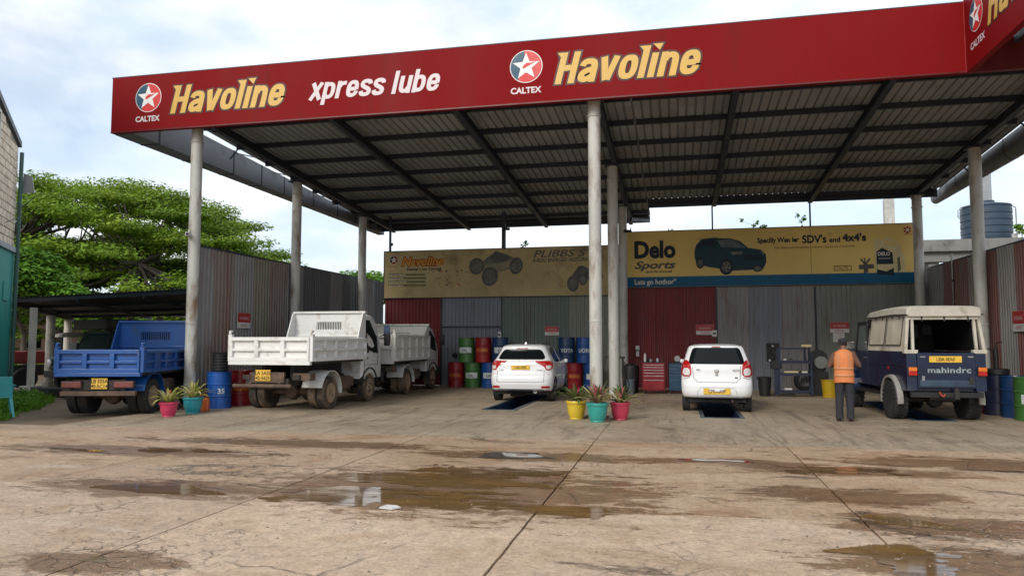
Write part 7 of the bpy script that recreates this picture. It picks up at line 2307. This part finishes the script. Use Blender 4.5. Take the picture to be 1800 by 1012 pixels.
mb = MB(); mb.prism([(-.1, topz(-.1)), (LEN, topz(LEN)), (LEN, topz(LEN) + .16), (-.1, topz(-.1) + .16)], (0, -1.4, 0), (1, 0, 0), UZ, (0, 1, 0), 1.47); mb.build('roof_edge', PM('roof_slate', (.10, .12, .14), .6, var=.3, dirt=(.3, .3, .3), damt=.3), bl, fix=True)
mb = MB(); mb.tube([(.1, .12, 0), (.1, .12, 7.2)], .055, 10); mb.build('downpipe', M_grn, bl, smooth=60)
mb = MB(); mb.prism([(0, 0), (.36, .02), (.28, .5), (.04, .6)], (-.02, .14, 6.0), (.3, .95, 0), UZ, (.95, -.3, 0), .02); mb.build('tin_awning', M_tin, bl, fix=True)
mb = MB(); mb.tube([(.05, .1, 5.5), (.1, .5, 5.9)], .015, 6); mb.tube([(1.5, .1, 4.9), (.6, .25, 5.2), (.1, .12, 5.7)], .012, 6); mb.build('awning_strut', M_steel_dark, bl)
MB().box(.7, 1.2, .03, .06, 2.75, 3.3).build('wall_panel', M_tealw, bl, bevel=.01)
# plastic chair at the left edge
M_chair = PM('chair_teal', (.05, .33, .36), .4, var=.08)
r = thing('plastic_chair', 'light teal plastic chair cut by the left edge, on the grass', 'chair', (-14.12, 13.15, 0), .9)
MB().box(-.22, .22, -.22, .22, .41, .44).build('seat', M_chair, r, bevel=.012)
mb = MB(); mb.ring_loft([[(-.21, -.22, .44), (.21, -.22, .44), (.21, -.19, .44), (-.21, -.19, .44)], [(-.18, -.34, .86), (.18, -.34, .86), (.18, -.31, .86), (-.18, -.31, .86)]]); mb.build('backrest', M_chair, r, bevel=.01, fix=True)
for x in (-1, 1):
    for y in (-1, 1):
        mb = MB(); mb.ring_loft([[(x * .18 - .03, y * .18 - .02, .409), (x * .18 + .03, y * .18 - .02, .409), (x * .18 + .03, y * .18 + .02, .409), (x * .18 - .03, y * .18 + .02, .409)], [(x * .24 - .02, y * .24 - .015, 0), (x * .24 + .02, y * .24 - .015, 0), (x * .24 + .02, y * .24 + .015, 0), (x * .24 - .02, y * .24 + .015, 0)]]); mb.build('leg', M_chair, r, fix=True)
    mb = MB(); mb.tube([(x * .23, .2, .43), (x * .25, .2, .63), (x * .25, -.2, .66), (x * .2, -.28, .68)], .018, 8); mb.build('arm', M_chair, r)

# carport
cp = thing('carport', 'low carport with a dark corrugated roof on concrete posts beside the left fence', 'carport')
M_cproof = PM('carport_roof', (.13, .13, .135), .6, var=.3, scale=1, dirt=(.14, .10, .08), damt=.3)
M_conc = PM('post_concrete', (.56, .53, .47), .85, var=.2, scale=2, dirt=(.2, .19, .15), damt=.35)
A, B_, C_, Dd = Vector((-20.3, 19.2, 2.96)), Vector((-13.4, 19.5, 3.2)), Vector((-13.2, 25.5, 2.75)), Vector((-23.0, 24.5, 2.62))
nsh = 8
for k in range(nsh):
    a0, a1 = A.lerp(B_, k / nsh), A.lerp(B_, (k + 1) / nsh); d0, d1 = Dd.lerp(C_, k / nsh), Dd.lerp(C_, (k + 1) / nsh)
    mb = MB(); n = 6; top = []
    for e0, e1 in ((a0, a1), (d0, d1)):
        for j in range(n * 2 + 1):
            p = e0.lerp(e1, j / (n * 2)); top.append((p.x, p.y, p.z + (.025 if j % 2 else 0)))
    m = n * 2 + 1
    mb.add(top + [(p[0], p[1], p[2] - .006) for p in top], [(j, j + 1, m + j + 1, m + j) for j in range(m - 1)] + [(2 * m + m + j, 2 * m + m + j + 1, 2 * m + j + 1, 2 * m + j) for j in range(m - 1)])
    mb.build('roof_sheet', M_cproof, cp)
for t in (0.02, .35, .68, .97):
    p0, p1 = A.lerp(Dd, t), B_.lerp(C_, t); mb = MB(); mb.beam(p0 - Vector((0, 0, .07)), p1 - Vector((0, 0, .07)), .07, .11); mb.build('purlin', M_steel_dark, cp)
for t in (.0, .33, .66, 1):
    p0, p1 = A.lerp(B_, t), Dd.lerp(C_, t); mb = MB(); mb.beam(p0 - Vector((0, 0, .18)), p1 - Vector((0, 0, .18)), .06, .1); mb.build('rafter', M_steel_dark, cp)
mb = MB(); mb.beam(A + Vector((0, -.03, -.05)), Vector((-23.0, 24.5, 2.55)), .03, .2); mb.build('side_fascia', M_cproof, cp)
for (x, y, z, w_) in ((-19.75, 19.45, 2.66, .15), (-21.2, 21.6, 2.5, .14), (-22.2, 23.4, 2.4, .13), (-20.0, 24.0, 2.5, .13), (-18.9, 24.2, 2.52, .13), (-14.0, 20.0, 2.9, .14)):
    MB().lathe([(w_, 0), (w_, z)], 4 if w_ > .145 else 14, (x, y, 0)).build('concrete_post', M_conc, cp)
    MB().box(x - w_ - .06, x + w_ + .06, y - w_ - .06, y + w_ + .06, 0, .22).build('footing', M_conc, cp)

# old green lorry nose-out behind the blue tipper
M_og = PM('old_green', (.022, .050, .045), .5, var=.3, dirt=(.06, .05, .04), damt=.4)
r = thing('old_lorry', 'old dark green lorry cab with a roof box, half hidden behind the blue tipper', 'lorry', (-18.85, 20.9, 0), math.radians(-20))
mb = MB(); mb.ring_loft([[(-.95, 0, .6), (.95, 0, .6), (.95, 1.5, .6), (-.95, 1.5, .6)], [(-.95, 0, 1.32), (.95, 0, 1.32), (.95, 1.5, 1.32), (-.95, 1.5, 1.32)], [(-.78, .25, 1.95), (.78, .25, 1.95), (.78, 1.4, 1.95), (-.78, 1.4, 1.95)]]); mb.build('cab', M_og, r, fix=True)
mb = MB(); mb.prism([(-.8, 0), (.8, 0), (.68, .56), (-.68, .56)], (0, .02, 1.35), UX, (0, .37, .93), (0, -1, 0), .02); mb.build('windscreen', PM('pane_dark', (.010, .024, .020), .6, spec=.03), r, fix=True)
for x in (-.93, .9):
    mb = MB(); mb.beam((x, -.02, 1.3), (x * .84, .2, 1.95), .05, .05); mb.build('pillar', M_black, r)
MB().box(-1.05, 1.0, -.1, 1.5, 2.0, 2.32).build('roof_box', M_chassis, r, bevel=.02)
MB().box(-.9, .9, -.9, -.02, .7, 1.12).build('bonnet', M_og, r, bevel=.06)
MB().box(-1.0, 1.0, -1.0, -.92, .45, .65).build('bumper', M_chassis, r, bevel=.02)
for x in (-.75, .75):
    MB().lathe([(.11, 0), (.12, -.04), (.001, -.06)], 14, (x, -.93, .92), 'y').build('headlamp', M_lamp_clear, r)
    wheel(r, x * 1.1, -.3, .42, .24, M_chassis, M_tyre, 1 if x > 0 else -1)
    wheel(r, x * 1.1, 3.4, .42, .24, M_chassis, M_tyre, 1 if x > 0 else -1)
MB().box(-1.0, 1.0, 1.7, 4.6, .85, 1.5).build('load_bed', M_og, r)
MB().box(-.5, .5, -.8, 4.5, .5, .68).build('chassis', M_chassis, r)
# old tractor with a red bonnet and a pale cab roof
M_tred = PM('tractor_red', (.28, .03, .025), .5, var=.25, dirt=(.12, .07, .05), damt=.4)
r = thing('tractor', 'old tractor with a red bonnet and pale curved cab roof under the carport', 'tractor', (-21.3, 22.0, 0), math.radians(-35))
mb = MB(); mb.ring_loft([[(-.6, .0, 1.75), (.6, .0, 1.75), (.6, 1.3, 1.75), (-.6, 1.3, 1.75)], [(-.55, .05, 1.86), (.55, .05, 1.86), (.55, 1.25, 1.86), (-.55, 1.25, 1.86)], [(-.3, .25, 1.92), (.3, .25, 1.92), (.3, 1.1, 1.92), (-.3, 1.1, 1.92)]]); mb.build('cab_roof', PM('roof_pale', (.30, .28, .24), .6, var=.2), r, fix=True)
for x in (-.56, .56):
    for y in (.04, 1.26): MB().box(x - .035, x + .035, y - .035, y + .035, .75, 1.75).build('cab_pillar', M_og, r)
MB().box(-.52, .52, .5, 1.22, .75, 1.55).build('cab_panel', M_og, r)
MB().box(-.32, .32, -1.35, -.001, .85, 1.28).build('bonnet', M_tred, r, bevel=.05)
MB().box(-.30, .30, -1.40, -1.352, .80, 1.25).build('grille', M_chassis, r)
mb = MB(); mb.tube([(.2, -.7, 1.28), (.2, -.7, 2.0)], .035, 8); mb.build('exhaust', M_rust, r)
MB().box(-.3, .3, -1.3, 1.2, .45, .8).build('engine_block', M_chassis, r)
for x in (-.72, .72):
    wheel(r, x, .75, .62, .34, M_rust, M_tyre, 1 if x > 0 else -1, rr=.5)
    wheel(r, x * .8, -1.0, .36, .22, M_rust, M_tyre, 1 if x > 0 else -1, rr=.5)
    g = MB(); rg = [[(x * 1.0 - .2, .75 + .68 * math.cos(t), .62 + .68 * math.sin(t)), (x + .2, .75 + .68 * math.cos(t), .62 + .68 * math.sin(t)), (x + .2, .75 + .71 * math.cos(t), .62 + .71 * math.sin(t)), (x - .2, .75 + .71 * math.cos(t), .62 + .71 * math.sin(t))] for t in np.linspace(.2, 2.6, 10)]
    g.ring_loft(rg); g.build('mudguard', M_tred, r, fix=True)
# scrap by the carport post
for k, (x, y, lb) in enumerate(((-18.6, 18.9, 'rough dark timber offcut lying by the carport post'), (-17.6, 18.7, 'second timber offcut under the old green lorry'), (-16.7, 18.3, 'short dark block beside the blue tipper wheel'))):
    o = MB().box(-.55, .55, -.15, .15, 0, .22).build('timber_block', M_chassis, None, bevel=.02); o.location = (x, y, 0); o.rotation_euler = (0, 0, .3 * k - .2); tag(o, lb, 'timber', 'timber blocks by the carport')
# pale houses beyond
def house(loc, w, d, h, wall, label):
    r = thing('house', label, 'house', loc, .2)
    MB().box(-w / 2, w / 2, 0, d, 0, h).build('wall', wall, r)
    mb = MB(); mb.prism([(-w / 2 - .4, h), (w / 2 + .4, h), (0, h + w * .2)], (0, -.4, 0), UX, UZ, (0, 1, 0), d + .8); mb.build('roof', PM('roof_brown', (.22, .12, .09), .8, var=.25), r, fix=True)
    for x in (-w * .25, w * .25):
        f = MB().box(x - .6, x + .6, -.04, -.002, h * .35, h * .8).build('window', M_glass, r)
        MB().box(x - .03, x + .03, -.06, -.042, h * .35, h * .8).build('mullion', M_sign_white, f)
house((-29.5, 55, 0), 9, 7, 3.9, PM('house_cream', (.62, .55, .45), .8, var=.1), 'pale cream house glimpsed between the carport and the left fence')
house((-45.0, 47, 0), 9, 6, 3.2, PM('house_pink', (.50, .33, .26), .8, var=.1), 'pinkish house glimpsed behind the tractor at far left')
# boundary hedge / far trees as one mass
rg = np.random.default_rng(77)
cl = []
for k in range(90):
    x = -62 + 1.05 * k
    cl.append(((x, 66 + rg.uniform(-3, 3), rg.uniform(.8, 2.2)), 2.0, 2.0, 1.3, 1))
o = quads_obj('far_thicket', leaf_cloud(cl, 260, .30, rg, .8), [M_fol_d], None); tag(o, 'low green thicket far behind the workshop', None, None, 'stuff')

# grass and weeds at the left
def grass():
    rg = np.random.default_rng(5)
    poly = [(-13.75, 12.9), (-14.6, 14.0), (-15.5, 15.6), (-16.6, 17.0), (-18.0, 18.2), (-19.4, 18.8), (-24, 19.5), (-26, 12.6)]
    Vs = []
    n = 0
    while n < 14000:
        x, y = rg.uniform(-23, -13.7), rg.uniform(12.6, 19.5)
        d = inside((x, y), poly)
        if d < -.12: continue
        cl_ = mnoise.noise(Vector((x * 1.6, y * 1.6, 3)))
        if rg.random() > .55 + cl_ * .9 and d < .8: continue
        h = rg.uniform(.06, .2) * (1 + .9 * max(0, cl_)) * (1 if d > .3 else .6); a = rg.uniform(0, 2 * PI); w = rg.uniform(.006, .014)
        lx, ly = rg.normal() * .06, rg.normal() * .06
        c, s = math.cos(a) * w, math.sin(a) * w
        Vs += [(x - c, y - s, -.05), (x + c, y + s, -.05), (x + c * .6 + lx * .5, y + s * .6 + ly * .5, h * .6), (x + lx, y + ly, h)]
        n += 1
    o = quads_obj('grass', np.array(Vs), [M_fol_b], None); tag(o, 'rough green grass beside the concrete at the left edge', None, None, 'stuff')
    # broad leaved weeds
    cl = []
    for k in range(150):
        x, y = rg.uniform(-20, -14), rg.uniform(13.2, 18.8)
        if inside((x, y), poly) > .1: cl.append(((x, y, .10), .22, .22, .2, 1))
    o = quads_obj('weeds', leaf_cloud(cl, 90, .035, rg, .8), [M_fol_b], None); tag(o, 'low leafy weeds in the grass by the stone building', None, None, 'stuff')
grass()

# ------------------------------------------------------------------ right hand: tank, platform, chimney
M_tank = PM('tank_blue', (.028, .052, .082), .45, var=.15, scale=1, dirt=(.09, .11, .13), damt=.3)
r = thing('water_tank', 'big dark blue plastic water tank on the concrete platform behind the right fence', 'water tank', (11.5, 31.0, 5.36))
prof = [(.84, 0)]
for k in range(5): prof += [(.85, .02 + .25 * k), (.85, .20 + .25 * k), (.825, .22 + .25 * k), (.825, .25 + .25 * k)]
prof += [(.85, 1.30), (.84, 1.34), (.35, 1.46), (.3, 1.46), (.3, 1.54), (.001, 1.55)]
MB().lathe(prof, 36).build('shell', M_tank, r, smooth=30)
mb = MB(); mb.tube([(.98, -.1, -.1), (.98, -.1, 1.25), (.86, -.1, 1.32)], .022, 8); mb.build('outlet_pipe', M_rim_steel, r, smooth=50)
mb = MB(); mb.tube([(-.9, -.1, .9), (-.98, -.1, .95), (-.98, -.1, 1.2), (-.7, -.1, 1.36)], .018, 8); mb.build('inlet_pipe', M_rim_steel, r, smooth=50)
MB().box(.5, .66, -.92, -.86, .02, .16).build('valve', M_box_white, r)
r = thing('tank_platform', 'grey concrete beam platform carrying the blue water tank', 'platform', (0, 0, 0))
M_slab = PM('platform_concrete', (.22, .22, .21), .85, var=.25, scale=1.2, dirt=(.08, .08, .075), damt=.4)
MB().box(8.9, 15, 29.9, 32.3, 4.92, 5.35).build('deck', M_slab, r); MB().box(8.9, 15, 30.1, 30.5, 4.55, 4.918).build('beam', M_slab, r)
for x in (9.4, 14.2):
    for y in (30.4, 31.8): MB().box(x - .18, x + .18, y - .18, y + .18, 0, 4.54 if y < 31 else 4.915).build('leg', M_slab, r)
r = thing('flue_pipe', 'square grey concrete flue rising behind the blue water tank', 'chimney', (12.1, 32.6, 0))
MB().box(-.17, .17, -.2, .2, 0, 8.4).build('shaft', PM('flue_grey', (.30, .32, .34), .7, var=.15), r); MB().box(-.42, -.20, -.12, .12, 0, 8.1).build('side_shaft', PM('flue_pale', (.46, .43, .40), .8, var=.15), r); MB().box(.10, .16, -.23, -.201, 6.9, 7.05).build('bracket', M_black, r)
r = thing('concrete_pole', 'pale concrete pole behind the right end of the gold banner', 'pole', (8.18, 31.2, 0))
MB().box(-.18, .18, -.12, .12, 0, 7.15).build('shaft', PM('pole_pale', (.50, .49, .46), .85, var=.2, scale=3, dirt=(.25, .27, .25), damt=.4), r)
MB().box(-.06, .06, -.135, -.121, 5.9, 6.4).build('stencil_panel', M_sign_white, r)
r = thing('wall_pipe', 'thin grey pipe bent down the right maroon fence', 'pipe', (7.72, 23.6, 0))
mb = MB(); mb.tube([(0, -.3, 4.1), (0, -.3, 2.72), (0, -.2, 2.6), (0, .5, 2.5)], .028, 8); mb.build('pipe', M_rim_steel, r, smooth=50)
MB().lathe([(.036, 3.3), (.036, 3.36)], 8, (0, -.3, 0)).build('pipe_clip', M_steel_dark, r)
rg2 = np.random.default_rng(9)
r = thing('climbing_plant', 'small bright green plant sprouting beside the water tank', 'plant', (12.2, 29.85, 5.3))
mb = MB(); mb.tube([(0, 0, -.4), (.02, 0, .2), (.05, 0, .45)], .015, 5); mb.build('stem', M_bark, r)
o = quads_obj('foliage', leaf_cloud([((.02, 0, .3), .22, .15, .25, 1), ((-.1, 0, .42), .14, .1, .12, 1)], 110, .05, rg2, 1.0), [M_fol_b], r); o['kind'] = 'stuff'
# loose chips of broken concrete and grit on the yard
rg3 = np.random.default_rng(21)
mb = MB()
spots = [(-4.0, 4.9, .9), (2.3, 6.9, .9), (-5.6, 8.6, 1.2), (1.6, 6.0, .8), (-3.0, 6.7, 1.2), (3.4, 7.4, 1.2)]
for k in range(700):
    if k < 430:
        sx, sy, sr = spots[k % len(spots)]; x, y = sx + rg3.normal() * sr * .6, sy + rg3.normal() * sr * .5
    else:
        x, y = rg3.uniform(-9, 6), rg3.uniform(4.3, 12)
    s = rg3.uniform(.004, .016) * (1.6 if rg3.random() < .06 else 1)
    a = rg3.uniform(0, PI)
    c, sn = math.cos(a) * s, math.sin(a) * s
    h = s * rg3.uniform(.4, .9)
    mb.add([(x - c, y - sn, .002), (x + sn, y - c, .002), (x + c, y + sn, .002), (x - sn, y + c, .002), (x + c * .2, y + sn * .1, .002 + h)], [(0, 1, 4), (1, 2, 4), (2, 3, 4), (3, 0, 4)])
o = mb.build('grit', PM('grit_stone', (.24, .19, .14), .9, var=.5, scale=9, coord='Position')); tag(o, 'loose chips of concrete and grit on the yard', None, None, 'stuff')
